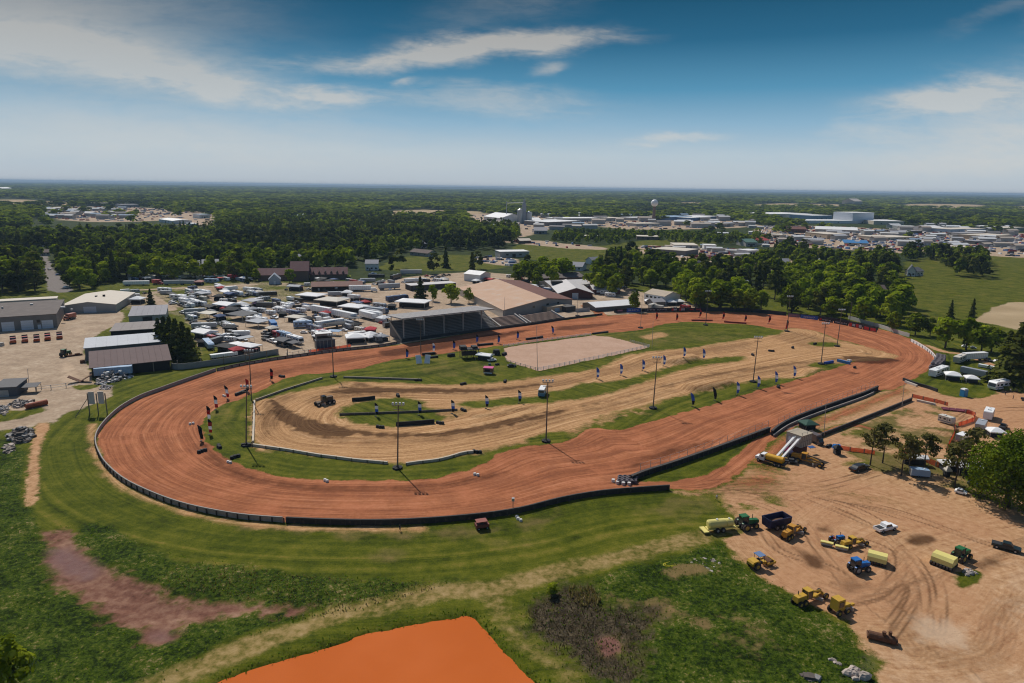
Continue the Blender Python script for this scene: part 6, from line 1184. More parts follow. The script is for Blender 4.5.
veh('boxtruck',u(760,100),u(810,98),RD, 'small red truck behind the pink roofed arena');veh('cargo',u(660,158),u(730,160),W_, 'white trailer at the corner of the arena roof');veh('camper',u(860,175),u(960,205),W_, 'white camper right of the arena roof');veh('semi',u(755,170),u(890,130),DG, 'dark trailer pointing at the arena roof',1,1.3);veh('boxtruck',u(900,140),u(970,135),W_, 'white truck right of the dark trailer by the arena');veh('pickup',u(490,130),u(540,150),BK, 'black pickup behind the arena roof');veh('camper',u(640,75),u(720,75),W_, 'white camper right of the steel sheds');veh('camper',u(790,55),u(870,55),W_, 'white camper second right of the steel sheds');veh('camper',u(880,60),u(960,58),W_, 'white camper third right of the steel sheds');veh('car',u(600,110),u(640,112),SV, 'silver car behind the arena roof');veh('car',u(690,118),u(730,118),DG, 'dark car behind the arena roof')
u=Z(530,270,9.309)
for i,(a,b,a2,b2,k,c)in enumerate([(0,70,90,75, 'camper',W_),(110,110,210,112, 'boxtruck',W_),(20,150,120,160, 'camper',W_),(130,190,210,200, 'cargo',W_),(200,225,255,232, 'car',SV),(0,175,60,185, 'pickup',DG),(70,200,130,210, 'pickup',W_)]):veh(k,u(a,b),u(a2,b2),c, '%s white vehicle from the back in the cluster left of the brick building'%ORD[i]if k in('camper', 'boxtruck', 'cargo')else['', '', '', '', 'silver car left of the brick gabled building', 'dark pickup in the cluster left of the brick building', 'white pickup in the cluster left of the brick building'][i])
veh('camper',u(650,225),u(760,232),W_, 'white camper before the long low brick wing');veh('camper',u(690,248),u(800,252),W_, 'white camper behind the long white roof');veh('car',u(590,115),u(640,112),DG, 'dark car on the lane behind the brick wing');veh('pickup',u(730,125),u(790,120),SV, 'silver pickup on the lane behind the brick wing');veh('car',u(850,165),u(900,160),W_, 'white car by the tree at the end of the brick wing')
u=Z(630,270,11.38)
pitch('pyr',u(210,385),8,W_, 'white canopy under the end tree by the banner wall');pitch('pyr',u(470,400),9,W_, 'white canopy behind the white panelled banner');pitch('pyr',u(560,395),9,W_, 'white canopy second behind the white panelled banner');veh('car',u(590,405),u(650,408),W_, 'white car behind the banner wall');veh('pickup',u(490,320),u(560,318),LG, 'pale pickup beside the tan open fronted building')
# the packed rows between the lanes
LG_=[ground(catmull(l_,3,False))for l_ in LANES];fg=random.Random(41);NAMEK={'camper':'camper', 'cargo':'trailer', 'car':'car', 'pickup':'pickup', 'pyr':'canopy tent', 'motorhome':'motorhome', 'ridge':'tent', 'awn':'awning'}
CN=[(W_, 'white'),(W_, 'white'),(W_, 'white'),(W_, 'white'),(LG, 'grey'),(SV, 'silver'),(BK, 'black'),(BK, 'black'),(CR, 'cream'),(DG, 'charcoal'),(RD, 'red'),(DB, 'navy')]
for where,line,n,sp_px in[('leftmost camping row',[(178,300),(192,318),(214,342),(236,356)],20,8),('camping row left of the first lane',[(190,292),(203,305),(225,325),(252,348)],20,5),('camping row between the first two lanes',[(215,287),(240,304),(262,322),(288,346)],24,5),('camping row right of the second lane',[(252,294),(275,306),(300,322),(322,340)],22,6),('rows by the gravel aisle',[(290,300),(318,314),(345,326),(378,340)],24,8),('rows before the grandstand',[(330,292),(352,300),(375,312),(384,326)],18,8),('far row below the woods',[(125,281),(180,279),(250,281)],26,2.5),('far row by the rust roofed barn',[(318,282),(372,284),(450,281)],20,3),('rows behind the arena hall',[(482,284),(515,286),(548,292),(556,302)],26,6),('strip behind the banner wall',[(600,306),(640,308),(684,310)],8,1.2)]:
 cur=catmull(line,8,False);got={}
 for i in range(n):
  for tries in range(12):
   q0=cur[fg.randrange(len(cur))];q0=(q0[0]+fg.uniform(-1,1)*sp_px,q0[1]+fg.uniform(-1,1)*sp_px*.45);p=P(*q0)
   if all(math.hypot(p.x-a,p.y-b)>1.6+L*.36 for a,b,L in ALLV)and(where[0]=='f' or all(line_ds(l_,np.array([p.x]),np.array([p.y]))[0][0]>4.5 for l_ in LG_)):break
  else:continue
  k=fg.choices(['camper', 'cargo', 'car', 'pickup', 'pyr', 'motorhome', 'ridge', 'awn'],[26,14,18,14,14,7,4,6])[0];c,cn=fg.choice(CN);ALLV.append((p.x,p.y,LEN[k]*.8));got.setdefault((k,cn),[]).append((q0[0],p,c))
 for(k,cn),v in got.items():
  v.sort(key=lambda e:e[0])
  for i,(_x,p,c)in enumerate(v):
   rz=fg.choice([-.7,-.7,-.7,-.7,-.7,2.44,.87])+fg.uniform(-.08,.08);s=fg.uniform(.8,1.05)if k in('camper', 'cargo', 'motorhome')else 1.0
   place(PR[k],p,rz,('%s %s %s from the left in the %s'%(ORD[i],cn,NAMEK[k],where))if len(v)>1 else '%s %s in the %s'%(cn,NAMEK[k],where),GRP[k],(s,1,1),c)
   # the lawn at the right
u=Z(900,320,8.258)
veh('camper',u(235,485),u(400,425),W_, 'white camper with an open gable end nearest the tyre wall',1.1);pitch('pyr',u(430,495),14,W_, 'white canopy beside the camper nearest the tyre wall',-.4);veh('camper',u(455,365),u(540,330),CR, 'cream camper at the left of the joined pair on the lawn');veh('semi',u(520,340),u(700,330),W_, 'white trailer joined to the cream camper on the lawn',1,1.2);veh('cargo',u(640,385),u(790,412),W_, 'white flat trailer with gear on the lawn',.9,1.6,.6);veh('semi',u(500,445),u(710,490),SV, 'long silver black trailer across the lawn',1,1.4);pitch('pyr',u(585,515),12,W_, 'white canopy in front of the long silver trailer',-.3);veh('motorhome',u(885,560),u(750,580),W_, 'white motorhome at the lower corner of the lawn',1.2);veh('car',u(515,225),u(550,228),W_, 'white car under the bright green trees');veh('car',u(585,235),u(625,240),SV, 'silver car under the bright green trees');veh('pickup',u(700,330),u(750,350),DG, 'dark pickup behind the joined campers on the lawn');veh('car',u(770,350),u(830,350),W_, 'white car beside the massive dark conifer');veh('pickup',Z(864,320,5.69)(890,455),Z(864,320,5.69)(960,465),BK, 'black pickup at the right edge above the horse trailer')
# the lot at the right
veh('pickup',(876,532.5),(894,528.2),W_, 'white pickup truck alone in the middle of the dirt lot');veh('pickup',(991,545.5),(1021,553.5),(.015,.03,.035), 'dark green pickup truck at the right edge of the dirt lot',1,1.4);veh('car',(851.5,472),(866.5,467),BK, 'black car beside the leftmost red pine',1.05)
zq=Z(864,400,5.69)
veh('camper',zq(690,135),zq(722,70),W_, 'white horse trailer standing on the right of the lot',1.15,1.0,1.1);veh('cargo',zq(640,205),zq(682,135),SV, 'silver trailer close in front of the white horse trailer',1.15,1.0,1.1);pitch('pyr',zq(742,205),15,W_, 'white canopy beside the horse trailer',-.2);veh('pickup',zq(780,170),zq(800,150),BK, 'black pickup behind the white canopy of the horse trailer');veh('camper',zq(425,120),zq(510,145),CR, 'brown and cream camper on the grass above the pines',1.1,.8);veh('cargo',zq(520,245),zq(590,215),W_, 'small white trailer above the dark pines',1,.62);pitch('ridge',zq(285,365),23,W_, 'long white tent behind the red pines',-.2,.5);veh('cargo',zq(260,430),zq(365,440),BL, 'grey blue van trailer under the red pines');pitch('ridge',zq(500,400),24,W_, 'left white tent behind the utility car',-.1,.8);pitch('ridge',zq(620,425),34,W_, 'larger white tent between the pines and the big tree',-.15,.6);veh('car',zq(520,525),zq(580,540),W_, 'small white utility car at the foot of the pines',1.1);pitch('pyr',zq(470,435),6,CR, 'tiny tan tent at the end of the orange netting')
for k,(a,b)in enumerate([(zq(600,480),zq(640,490)),(zq(690,470),zq(730,470))]):veh('car',a,b,[DG,BK][k],['dark car parked under the pines behind the big tree', 'black car half hidden by the big weeping tree'][k])
# far parked cars, too many and small to count
fb=[MB()for _ in range(5)]
for poly,n in zip(TOWN,(420,160,160,1300,30,120,40,20)):
 for a,b in scatter_in(poly,n):q=fg.choice(fb);q.box((a,b,0),(fg.uniform(4,11),2.2,fg.uniform(1.4,2.8)),fg.choice([0,1.57,.4])+fg.uniform(-.1,.1),0,.85,.85)
fm=MB()
for i,q in enumerate(fb):
 o_=len(fm.v);fm.v+=q.v;fm.f+=[tuple(j+o_ for j in f)for f in q.f];fm.m+=[i]*len(q.f)
tag(obj('parked_vehicles',fm,[WHITE,SVM,BKM,mat('far_blue_paint',(.06,.12,.28),.5),mat('far_red_paint',(.3,.04,.03),.5)]), 'distant parked cars and trailers filling the town lots', 'vehicles',kind='stuff')
# infield
u=Z(400,340,8.533)
bs=thing('bus', 'little blue and white bus on the infield beside a light pole', 'bus',P(542.3,395),head((545.5,389.5),(541,398)));q=MB();q.box((0,0,.45),(6.6,2.5,1.3));obj('body',q,mat('bus_blue',(.10,.24,.36),.5),bs);q=MB();q.box((0,0,1.75),(6.5,2.45,1.35),0,0,.97,.92);up_=obj('upper_body',q,WHITE,bs);q=MB();q.box((3.22,0,1.85),(.1,2.1,.85));obj('windscreen',q,GLASS,bs);q=MB();q.box((-.3,0,1.95),(5.0,2.5,.6));obj('window',q,GLASS,bs)
for a in(-2,2):
 for b in(-1.1,1.1):wheel(bs,a,b,.42,.28)
ft=thing('food_trailer', 'small brown trailer with a pink roof on the infield grass', 'trailer',P(*u(755,288)),-.2);q=MB();q.box((0,0,.5),(4.0,2.6,2.4));obj('body',q,mat('brown_stall_wood',(.22,.12,.07),.8),ft);q=MB();q.slab([(-2.2,-1.5,2.95),(2.2,-1.5,2.95),(2.2,1.5,3.1),(-2.2,1.5,3.1)],.18);obj('roof',q,mat('pink_roof',(.55,.06,.22),.6),ft);q=MB();q.box((-.2,-1.32,1.3),(2.2,.06,1.0));obj('hatch',q,DARK,ft);q=MB();q.box((0,-1.35,.5),(3.8,.06,.45));obj('skirt',q,WHITE,ft)
for b in(-1.2,1.2):wheel(ft,0,b,.35,.25)
pt=thing('pit_tower', 'dark timber tower platform at the infield edge', 'tower',P(*u(590,150)),.3);q=MB();q.box((0,0,4.2),(9,5,.4));q.box((-3,0,4.6),(3,4,1.4));q.box((2.6,.4,4.6),(2.6,3.4,1.0));obj('platform',q,BLACK,pt);q=MB()
for a in(-4,-1.5,1.5,4):q.box((a,-2.2,-.2),(.3,.3,4.4));q.box((a,2.2,-.2),(.3,.3,4.4))
q.box((0,0,1.4),(7,3,1.6));obj('trestle',q,mat('brown_trestle',(.085,.05,.04),.9),pt);q=MB()
for a in(-4.4,-2.2,0,2.2,4.4):q.box((a,-2.4,4.6),(.1,.1,1.1))
q.box((0,-2.4,5.6),(9,.1,.1));obj('rail',q,BLACK,pt)
pitch('ridge',u(725,165),16,W_, 'white tent strewn with gear beside the dark timber tower',-.4,.9);veh('pickup',u(750,185),u(820,178),W_, 'white pickup by the strewn tent');veh('car',u(915,232),u(990,228),BK, 'black car at the corner of the sand arena',1.1);marker('dark round hay bale screen beside the sand arena',u(822,125),1,TYRE,None,3.0, 'round_screen', 'screen');marker('dark gear heap at the edge of the sand arena',u(890,128),3,TYRE,None,1.4, 'gear_heap', 'gear');marker('green drum at the edge of the tent by the pink trailer',u(765,215),1,mat('green_drum',(.05,.16,.12),.6),None,1.1, 'drum', 'drum');marker('dark crate on the infield grass behind the tent',u(830,215),2,TYRE,None,1.0, 'crate', 'crate')
sb=thing('score_board', 'two leaning white score boards on the far infield', 'board',P(*u(200,205)),.1)
for a,rot in((-1.9,.25),(1.6,-.2)):
 q=MB();q.box((a,0,.3),(2.7,.25,3.4),rot,0,.9,1,0,2.4);pn_=obj('panel',q,WHITE,sb);q=MB();q.cyl((a,2.6,0),(a,1.9,2.8),.09);obj('brace',q,WOOD,pn_)
bumper('dark crash bumper behind the white score boards',u(190,130),u(325,118),1.1);bumper('dark flat trailer behind the white score boards',u(250,155),u(350,145),.9);marker('dark crate right of the score boards',u(437,140),3,TYRE,None,1.7, 'crate', 'crate')
bumper('long dark bumper behind the timber tower',u(660,50),u(800,38),1.0)
# excavating rig on the left course
zz_=Z(180,340,4.268)
gr=thing('track_grader', 'dark brown blade machine working on the infield course', 'grader',P(*zz_(620,275)),head(zz_(580,282),zz_(660,265)));q=MB();q.box((0,0,1.0),(7,1.6,.5));q.box((1.6,0,1.5),(2.6,1.6,1.4));obj('frame',q,mat('rusty_brown_machine',(.12,.08,.05),.8,var=.3),gr);q=MB();q.box((-.6,0,1.5),(1.6,1.7,2.0));obj('cab',q,GLASS,gr);q=MB();q.box((-1.8,0,.2),(.3,4.4,.9),.4);obj('blade',q,STEEL,gr)
for a in(-3.1,1.2,2.9):
 for b in(-1.2,1.2):wheel(gr,a,b,.75,.5)
 # ------------------------------------------------------------------ machines on the dirt lot
YEL=mat('machine_yellow',(.56,.33,.035),.5,var=.2,scale=1.2,dirt=((.30,.17,.08),.55));ORY=mat('machine_orange_yellow',(.52,.245,.025),.5,var=.2,dirt=((.25,.13,.06),.5));PALEY=mat('pale_yellow_tank',(.74,.63,.20),.45,var=.08,dirt=((.50,.42,.2),.3));JDG=mat('tractor_green',(.025,.14,.045),.45,var=.15);NHB=mat('tractor_blue',(.02,.14,.42),.45,var=.12);NAVY=mat('navy_trailer_paint',(.022,.026,.075),.5,var=.2,dirt=((.09,.06,.06),.4));RUST=None
RUSTY=mat('rusty_steel',(.14,.065,.035),.9,var=.35,scale=1.5);DIRTY=mat('dirty_tyre',(.055,.042,.036),.9,var=.3,scale=2);SOIL=mat('soil_load',(.14,.075,.045),.95,var=.3,scale=2);YRIM=mat('yellow_rim',(.45,.30,.05),.6)
def bigwheel(par,x_,y_,r,w_,rim=YRIM):
 q=MB();n=18;q.cyl((x_,y_-w_/2,r),(x_,y_+w_/2,r),r,r,n)
 for i in range(n):a=2*math.pi*(i+.5)/n;q.box((x_+math.cos(a)*r*.99,y_,r+math.sin(a)*r*.99-.06),(.14,w_*.95,.12))
 o=obj('wheel',q,DIRTY,par);q=MB();s=1 if y_>0 else-1;q.cyl((x_,y_+s*w_*.5,r),(x_,y_+s*(w_*.5+.04),r),r*.55,r*.48,12);obj('rim',q,rim,o);return o
def mach(name,label,cat,a,b,group=None):c=(P(*a)+P(*b))/2;c.z=gz(c.x,c.y);return thing(name,label,cat,c,head(a,b),group)
def tractor(label,a,b,m,rim=YRIM,s=1.0,dual=False,cabin=True):
 t_=mach('farm_tractor',label, 'tractor',a,b);q=MB();q.prism([(.1,1.0),(2.6,1.05),(2.75,1.4),(2.6,1.85),(.1,2.05)],-.48,.48);obj('hood',q,m,t_);q=MB();q.box((.3,0,.75),(4.4,.7,.5));obj('chassis',q,CHASSIS,t_)
 if cabin:
  q=MB();q.box((-.8,0,1.4),(1.6,1.5,1.5),0,0,.88,.9);obj('cab',q,GLASS,t_);q=MB();q.box((-.8,0,2.9),(1.75,1.6,.2),0,0,.9,.9);obj('cab_roof',q,m,t_);q=MB()
  for x_ in(-1.52,-.08):
   for y_ in(-.7,.7):q.box((x_,y_,1.4),(.1,.1,1.52))
  obj('cab_frame',q,CHASSIS,t_)
 else:
  q=MB();q.box((-.9,0,1.2),(.6,.6,.25));q.box((-1.15,0,1.4),(.12,.6,.6));obj('seat',q,mat('red_seat',(.4,.03,.02),.6),t_);q=MB();q.cyl((-1.4,-.55,1.2),(-1.4,-.55,2.5),.05);q.cyl((-1.4,.55,1.2),(-1.4,.55,2.5),.05);q.cyl((-1.4,-.55,2.5),(-1.4,.55,2.5),.05);obj('roll_bar',q,CHASSIS,t_)
 for y_ in(-1,1):q=MB();q.box((-1.0,y_*.95,1.62),(1.5,.5,.1),0,0,.8);obj('fender',q,m,t_)
 q=MB();q.cyl((1.5,.3,1.9),(1.5,.3,2.9),.07);obj('exhaust',q,CHASSIS,t_)
 for y_ in(-1,1):
  bigwheel(t_,-1.0,y_*1.02,.88,.5,rim);bigwheel(t_,1.75,y_*.92,.62,.42,rim)
  if dual:bigwheel(t_,-1.0,y_*1.62,.88,.45,rim)
 t_.scale=(s,s,s);return t_
def grader(label,a,b,m=YEL,s=1.0,blade=True):
 t_=mach('road_grader',label, 'grader',a,b);q=MB();q.box((-2.4,0,1.1),(2.9,1.5,1.1),0,0,.92,.85);obj('engine_cover',q,m,t_);q=MB();q.cyl((-2.6,.4,2.2),(-2.6,.4,3.0),.09);obj('exhaust',q,CHASSIS,t_);q=MB();q.box((-.3,0,1.2),(1.5,1.6,1.7),0,0,.9,.9);obj('cab',q,GLASS,t_);q=MB();q.box((-.3,0,2.9),(1.6,1.65,.15));q.box((-1.0,-.75,1.2),(.12,.12,1.7));q.box((-1.0,.75,1.2),(.12,.12,1.7));q.box((.4,-.75,1.2),(.12,.12,1.7));q.box((.4,.75,1.2),(.12,.12,1.7));obj('cab_frame',q,m,t_)
 q=MB();q.tube([(.4,0,1.6),(1.6,0,2.0),(3.6,0,1.6),(4.3,0,.9)],.24,6);q.box((4.3,0,.6),(.5,1.6,.4));q.box((-.4,0,.75),(6.5,.8,.4));obj('frame',q,m,t_)
 if blade:q=MB();q.box((1.9,0,.25),(.22,3.6,.65),.45);obj('blade',q,STEEL,t_);q=MB();q.cyl((1.9,0,.9),(1.9,0,1.1),.75,.75,12);q.box((2.6,0,.9),(2.4,.25,.2));obj('turntable',q,m,t_)
 for y_ in(-1,1):
  for x_ in(-3.1,-1.75):bigwheel(t_,x_,y_*.95,.66,.42)
  bigwheel(t_,4.3,y_*.95,.66,.4)
 t_.scale=(s,s,s);return t_
u=Z(700,500,8.54)
# tank trailer and green tractor
tt=mach('tank_trailer', 'pale yellow two tank trailer hitched behind the green tractor', 'tank trailer',u(40,275),u(290,250));q=MB()
for a,b,r in((-3.4,1.4,1.12),(1.75,3.5,1.05)):
 q.cyl((a,0,2.05),(b,0,2.05),r,r,20);q.cyl((a,0,2.05),(a-.35,0,2.05),r,r*.6,20);q.cyl((b,0,2.05),(b+.3,0,2.05),r,r*.6,20)
obj('tank',q,PALEY,tt);q=MB();q.cyl((-1,0,3.1),(-1,0,3.3),.3);q.cyl((2.6,0,3.05),(2.6,0,3.25),.25);obj('lid',q,WHITE,tt);q=MB();q.box((.2,0,.8),(8.4,1.6,.3));q.box((-4.6,0,.5),(1.4,3.0,.25));q.box((4.9,0,.6),(1.8,.2,.2));obj('frame',q,PALEY,tt)
for x_ in(-1.2,.4):
 for y_ in(-1,1):bigwheel(tt,x_,y_*1.15,.62,.45,RIMM)
tt.scale=(.88,.95,.95)
tractor('big green tractor with dual wheels pulling the two tank trailer',u(300,250),u(490,225),JDG,YRIM,1.12,True)
# navy dump trailer
dt=mach('dump_trailer', 'navy blue open dump trailer half full of soil', 'trailer',u(560,255),u(735,215));q=MB();Lb,Wb=6.0,3.0
for sy_ in(-1,1):q.add([(-3,sy_*1.2,.9),(3,sy_*1.2,.9),(3.2,sy_*1.6,3.0),(-3.2,sy_*1.6,3.0),(-3,sy_*1.06,.9),(3,sy_*1.06,.9),(3.06,sy_*1.46,3.0),(-3.06,sy_*1.46,3.0)],[(0,1,2,3),(7,6,5,4),(3,2,6,7),(0,3,7,4),(1,5,6,2)])
q.box((-3.1,0,.9),(.16,2.9,2.1),0,0,1,1.1,-.1);q.box((3.1,0,.9),(.16,2.9,2.1),0,0,1,1.1,.1);q.box((0,0,.8),(6,2.4,.15));obj('tub',q,NAVY,dt);q=MB();q.box((0,0,.95),(5.9,2.3,.75),0,0,.9,1.1);q.ball((.6,0,1.6),(2,1.0,.5),10,6,0,.1);obj('soil_load',q,SOIL,dt);q=MB();q.box((3.9,0,.7),(1.8,.25,.25));q.box((0,0,.5),(5.6,1.2,.3));obj('frame',q,CHASSIS,dt);q=MB();q.box((-3.25,0,2.7),(.1,3.2,.3));q.box((0,-1.62,2.75),(6.3,.1,.25));q.box((0,1.62,2.75),(6.3,.1,.25));obj('top_rim',q,NAVY,dt)
for x_ in(-.9,.7):
 for y_ in(-1,1):bigwheel(dt,x_,y_*1.28,.68,.45,RIMM)
grader('orange yellow grader parked against the navy dump trailer',u(715,345),u(850,270),ORY,.95)
# roller with the blue canopy
rl=mach('soil_roller', 'yellow soil roller with a blue sun canopy at the grass edge', 'roller',u(420,590),u(610,540));q=MB();q.prism([(-3.0,.9),(-1.2,.8),(-1.0,1.6),(-1.3,2.0),(-2.8,1.9),(-3.1,1.5)],-.95,.95);obj('engine_cover',q,YEL,rl);q=MB();q.box((-.6,0,.9),(.9,1.4,.5));q.box((-.8,0,1.4),(.5,.6,.6));obj('platform',q,CHASSIS,rl);q=MB();q.slab([(-1.4,-1.0,3.0),(.3,-1.0,3.05),(.3,1.0,3.05),(-1.4,1.0,3.0)],.1);obj('canopy',q,mat('faded_blue_canopy',(.12,.19,.33),.6),rl);q=MB()
for a in(-1.2,.1):
 for b in(-.85,.85):q.cyl((a,b,1.2),(a,b,2.95),.05)
obj('canopy_post',q,CHASSIS,rl);q=MB();q.box((2.0,-1.15,.6),(2.4,.18,.5));q.box((2.0,1.15,.6),(2.4,.18,.5));q.box((3.1,0,.6),(.2,2.4,.5));q.box((.8,0,.6),(.8,1.0,.5));obj('frame',q,YEL,rl);q=MB();q.cyl((2.0,-1.02,.75),(2.0,1.02,.75),.75,.75,20);obj('drum',q,RUSTY,rl)
for y_ in(-1,1):bigwheel(rl,-1.9,y_*1.05,.82,.55)
u=Z(780,500,5.69)
tractor('small open blue tractor with a red seat towing rollers',u(285,250),u(355,235),NHB,RIMM,.8,False,False)
for lb,a,b in(('pale yellow roller unit on the left behind the small blue tractor',u(235,255),u(295,268)),('pale yellow roller unit on the right behind the small blue tractor',u(318,280),u(380,293))):
 t_=mach('roller_unit',lb, 'roller',a,b, 'roller units behind the small blue tractor');q=MB();q.cyl((-1.2,0,.4),(1.2,0,.4),.38,.38,14);obj('drum',q,STEEL,t_);q=MB();q.box((0,0,.75),(2.7,.9,.28));q.box((-1.3,0,.3),(.12,.3,.5));q.box((1.3,0,.3),(.12,.3,.5));obj('frame',q,PALEY,t_)
grader('yellow grader standing right of the small open blue tractor',u(365,275),u(455,255),YEL,.82)
tractor('blue cab tractor in front of the pale yellow wheel roller',u(385,415),u(500,395),NHB,RIMM,1.02)
def wheelroller(label,a,b,s=1.0,nw=7):
 t_=mach('wheel_roller',label, 'roller',a,b, 'pale yellow wheel rollers');q=MB();q.prism([(-1.5,.75),(1.5,.75),(1.4,1.7),(.9,2.3),(-.9,2.3),(-1.4,1.7)],-1.9,1.9);obj('ballast_box',q,PALEY,t_)
 for i in range(nw):q=MB();y_=-1.75+3.5*i/(nw-1);q.cyl((-1.35,y_-.19,.42),(-1.35,y_+.19,.42),.42,.42,12);q.cyl((1.35,y_-.19,.42),(1.35,y_+.19,.42),.42,.42,12);obj('wheel',q,DIRTY,t_)
 q=MB();q.box((2.0,0,.6),(1.6,.2,.2));obj('drawbar',q,PALEY,t_);t_.scale=(s,s,s);return t_
wheelroller('pale yellow wheel roller beside the blue cab tractor',u(545,380),u(555,335),1.0)
u=Z(780,500,3.734)
wheelroller('pale yellow wheel roller hitched to the green tractor on the right',u(590,262),u(630,228),1.12);tractor('green cab tractor with the wheel roller on the right of the lot',u(640,238),u(708,208),JDG,YRIM,1.05)
grader('muddy yellow loader grader at the grass edge',u(60,395),u(145,365),YEL,.95)
t_=mach('cab_roller', 'bright yellow machine with a tall square cab at the grass edge', 'loader',u(185,430),u(262,405));q=MB();q.box((-.9,0,.9),(2.0,1.9,2.3),0,0,.94,.94);obj('cab',q,YEL,t_);q=MB();q.box((.12,0,1.6),(.06,1.5,1.3));q.box((-.9,-.95,1.7),(1.2,.06,1.1));obj('window',q,GLASS,t_);q=MB();q.box((1.3,0,.8),(2.2,1.0,.6),0,0,.9,.8);q.box((2.9,0,.5),(1.4,.5,.5),.0);obj('arm',q,YEL,t_);q=MB();q.box((2.2,0,.2),(.3,2.2,.7));obj('blade',q,STEEL,t_)
for x_ in(-1.5,.7):
 for y_ in(-1,1):bigwheel(t_,x_,y_*1.05,.62,.42)
t_=mach('drum_compactor', 'rusty towed compactor lying at the grass edge', 'compactor',u(330,515),u(430,540));q=MB();q.cyl((-2.2,0,.75),(2.2,0,.75),.75,.75,16);obj('drum',q,RUSTY,t_);q=MB();q.box((0,.9,.4),(5,.2,.5));q.box((-2.4,0,.4),(.2,1.8,.5));q.box((2.4,0,.4),(.2,1.8,.5));q.cyl((.2,-.1,1.5),(.2,-.1,2.1),.35);q.cyl((1.2,.2,1.4),(1.2,.2,2.2),.3);obj('frame',q,RUSTY,t_)
# white cab yellow tank truck
u=Z(760,410,9.756)
t_=mach('tank_truck', 'white cab truck with a bright yellow tank below the starting tower', 'truck',u(215,555),u(-10,490));q=MB();q.prism([(1.6,.8),(4.3,.8),(4.35,1.6),(3.2,1.75),(2.8,2.7),(1.6,2.75)],-1.15,1.15);obj('cab',q,WHITE,t_);q=MB();q.prism([(3.28,1.78),(2.95,2.6),(2.75,2.6),(2.95,1.78)],-1.05,1.05);q.box((2.2,0,1.8),(.8,2.34,.65));obj('window',q,GLASS,t_);q=MB();q.cyl((-3.8,0,2.0),(1.2,0,2.0),1.0,1.0,18);obj('tank',q,mat('bright_yellow_tank',(.68,.36,.015),.4,var=.1),t_);q=MB();q.box((-.2,0,.65),(8.6,1.1,.4));q.box((-4.3,0,.8),(.6,2.2,.5));obj('chassis',q,CHASSIS,t_)
for x_ in(-3.0,-1.7,3.3):
 for y_ in(-1,1):wheel(t_,x_,y_*1.0,.52,.4)
grader('dusty orange grader behind the yellow tank truck',u(335,490),u(545,545),ORY,1.05)
t_=mach('flat_trailer', 'low dark trailer between the tank truck and the orange grader', 'trailer',u(215,505),u(350,525));q=MB();q.box((0,0,.6),(4.6,2.2,.3));q.box((.6,0,.9),(1.5,1.4,.5));obj('deck',q,CHASSIS,t_)
for y_ in(-1,1):wheel(t_,0,y_*1.0,.42,.3)
st=thing('starting_tower', 'grey panelled tower box on a brown base with two white chutes', 'tower',P(*u(400,440)),head(u(340,445),u(470,400)));q=MB();q.box((0,1.6,0),(4.4,4.0,3.4));obj('lower_storey',q,BRICK,st);q=MB();q.box((-.1,1.2,3.4),(5.6,5.2,3.6));up_=obj('upper_storey',q,mat('pale_grey_panels',(.42,.385,.34),.6,var=.1,scale=.6),st);q=MB()
for i in range(6):q.box((-2.6+i*1.0,-1.44,3.5),(.08,.08,3.4))
q.box((-.1,-1.44,5.2),(5.5,.07,.08));obj('panel_seam',q,GREYD,up_)
q=MB();q.box((-.1,1.2,7.0),(5.9,5.5,.25));rf_=obj('roof',q,mat('tan_tower_roof',(.40,.34,.25),.85,var=.15),st);q=MB()
for a in(-2.6,0,2.4):q.box((a,-1.3,7.25),(.08,.08,.9));q.box((a,3.7,7.25),(.08,.08,.9))
q.box((-.1,-1.3,8.1),(5.6,.07,.07));q.box((-.1,3.7,8.1),(5.6,.07,.07));obj('rail',q,STEEL,rf_)
q=MB();q.box((-2.93,1.2,4.6),(.06,3.6,1.3));obj('window',q,DW,st)
for a in(-1.2,.5):
 q=MB();q.slab([(-2.7,a,6.6),(-2.7,a+.9,6.6),(-10.2,a+2.1,.5),(-10.2,a+1.2,.5)],.3);q.slab([(-2.7,a,7.0),(-2.7,a+.12,7.0),(-10.2,a+1.32,.9),(-10.2,a+1.2,.9)],.45);obj('chute',q,WHITE,st)
pitch('pyr',u(465,182),15,(.03,.085,.06), 'dark green canopy behind the starting tower',.2);pitch('pyr',u(255,445),6,(.62,.06,.18), 'pink canopy at the foot of the starting tower');pitch('pyr',u(290,470),5,(.45,.42,.6), 'pale violet canopy at the foot of the starting tower');pitch('awn',u(495,420),7,(.03,.1,.28), 'blue tarpaulin shelter right of the starting tower',.4,1.0,.9)
veh('boxtruck',u(490,300),u(600,350),(.12,.09,.08), 'dark red brown machine truck right of the starting tower',1,.8);marker('dark tyre pile right of the brown machine truck',u(670,360),3,TYRE,None,.9)
pitch('pyr',u(752,430),7,BK, 'small black shelter with a blue sheet by the orange fence');q=thing('blue_sheet', 'blue sheet folded on the small black shelter', 'sheet',P(*u(748,372)),0);mb=MB();mb.box((0,0,0),(2.6,1.6,1.2),0,0,.8,.8);obj('sheet',mb,NHB,q)
# porta potty
u=Z(900,320,8.258)
t_=thing('portable_toilet', 'blue portable toilet with a white roof at the lawn edge', 'toilet',P(*u(523,630)),.3);q=MB();q.box((0,0,0),(1.5,1.5,2.2));obj('cabin',q,mat('toilet_blue',(.03,.22,.45),.5),t_);q=MB();q.box((0,0,2.2),(1.6,1.6,.35),0,0,.75,.75);obj('roof',q,WHITE,t_);q=MB();q.box((0,-.77,.15),(.9,.06,1.9));obj('door',q,mat('toilet_door',(.10,.28,.5),.5),t_);t_.scale=(1.3,1.3,1.3)
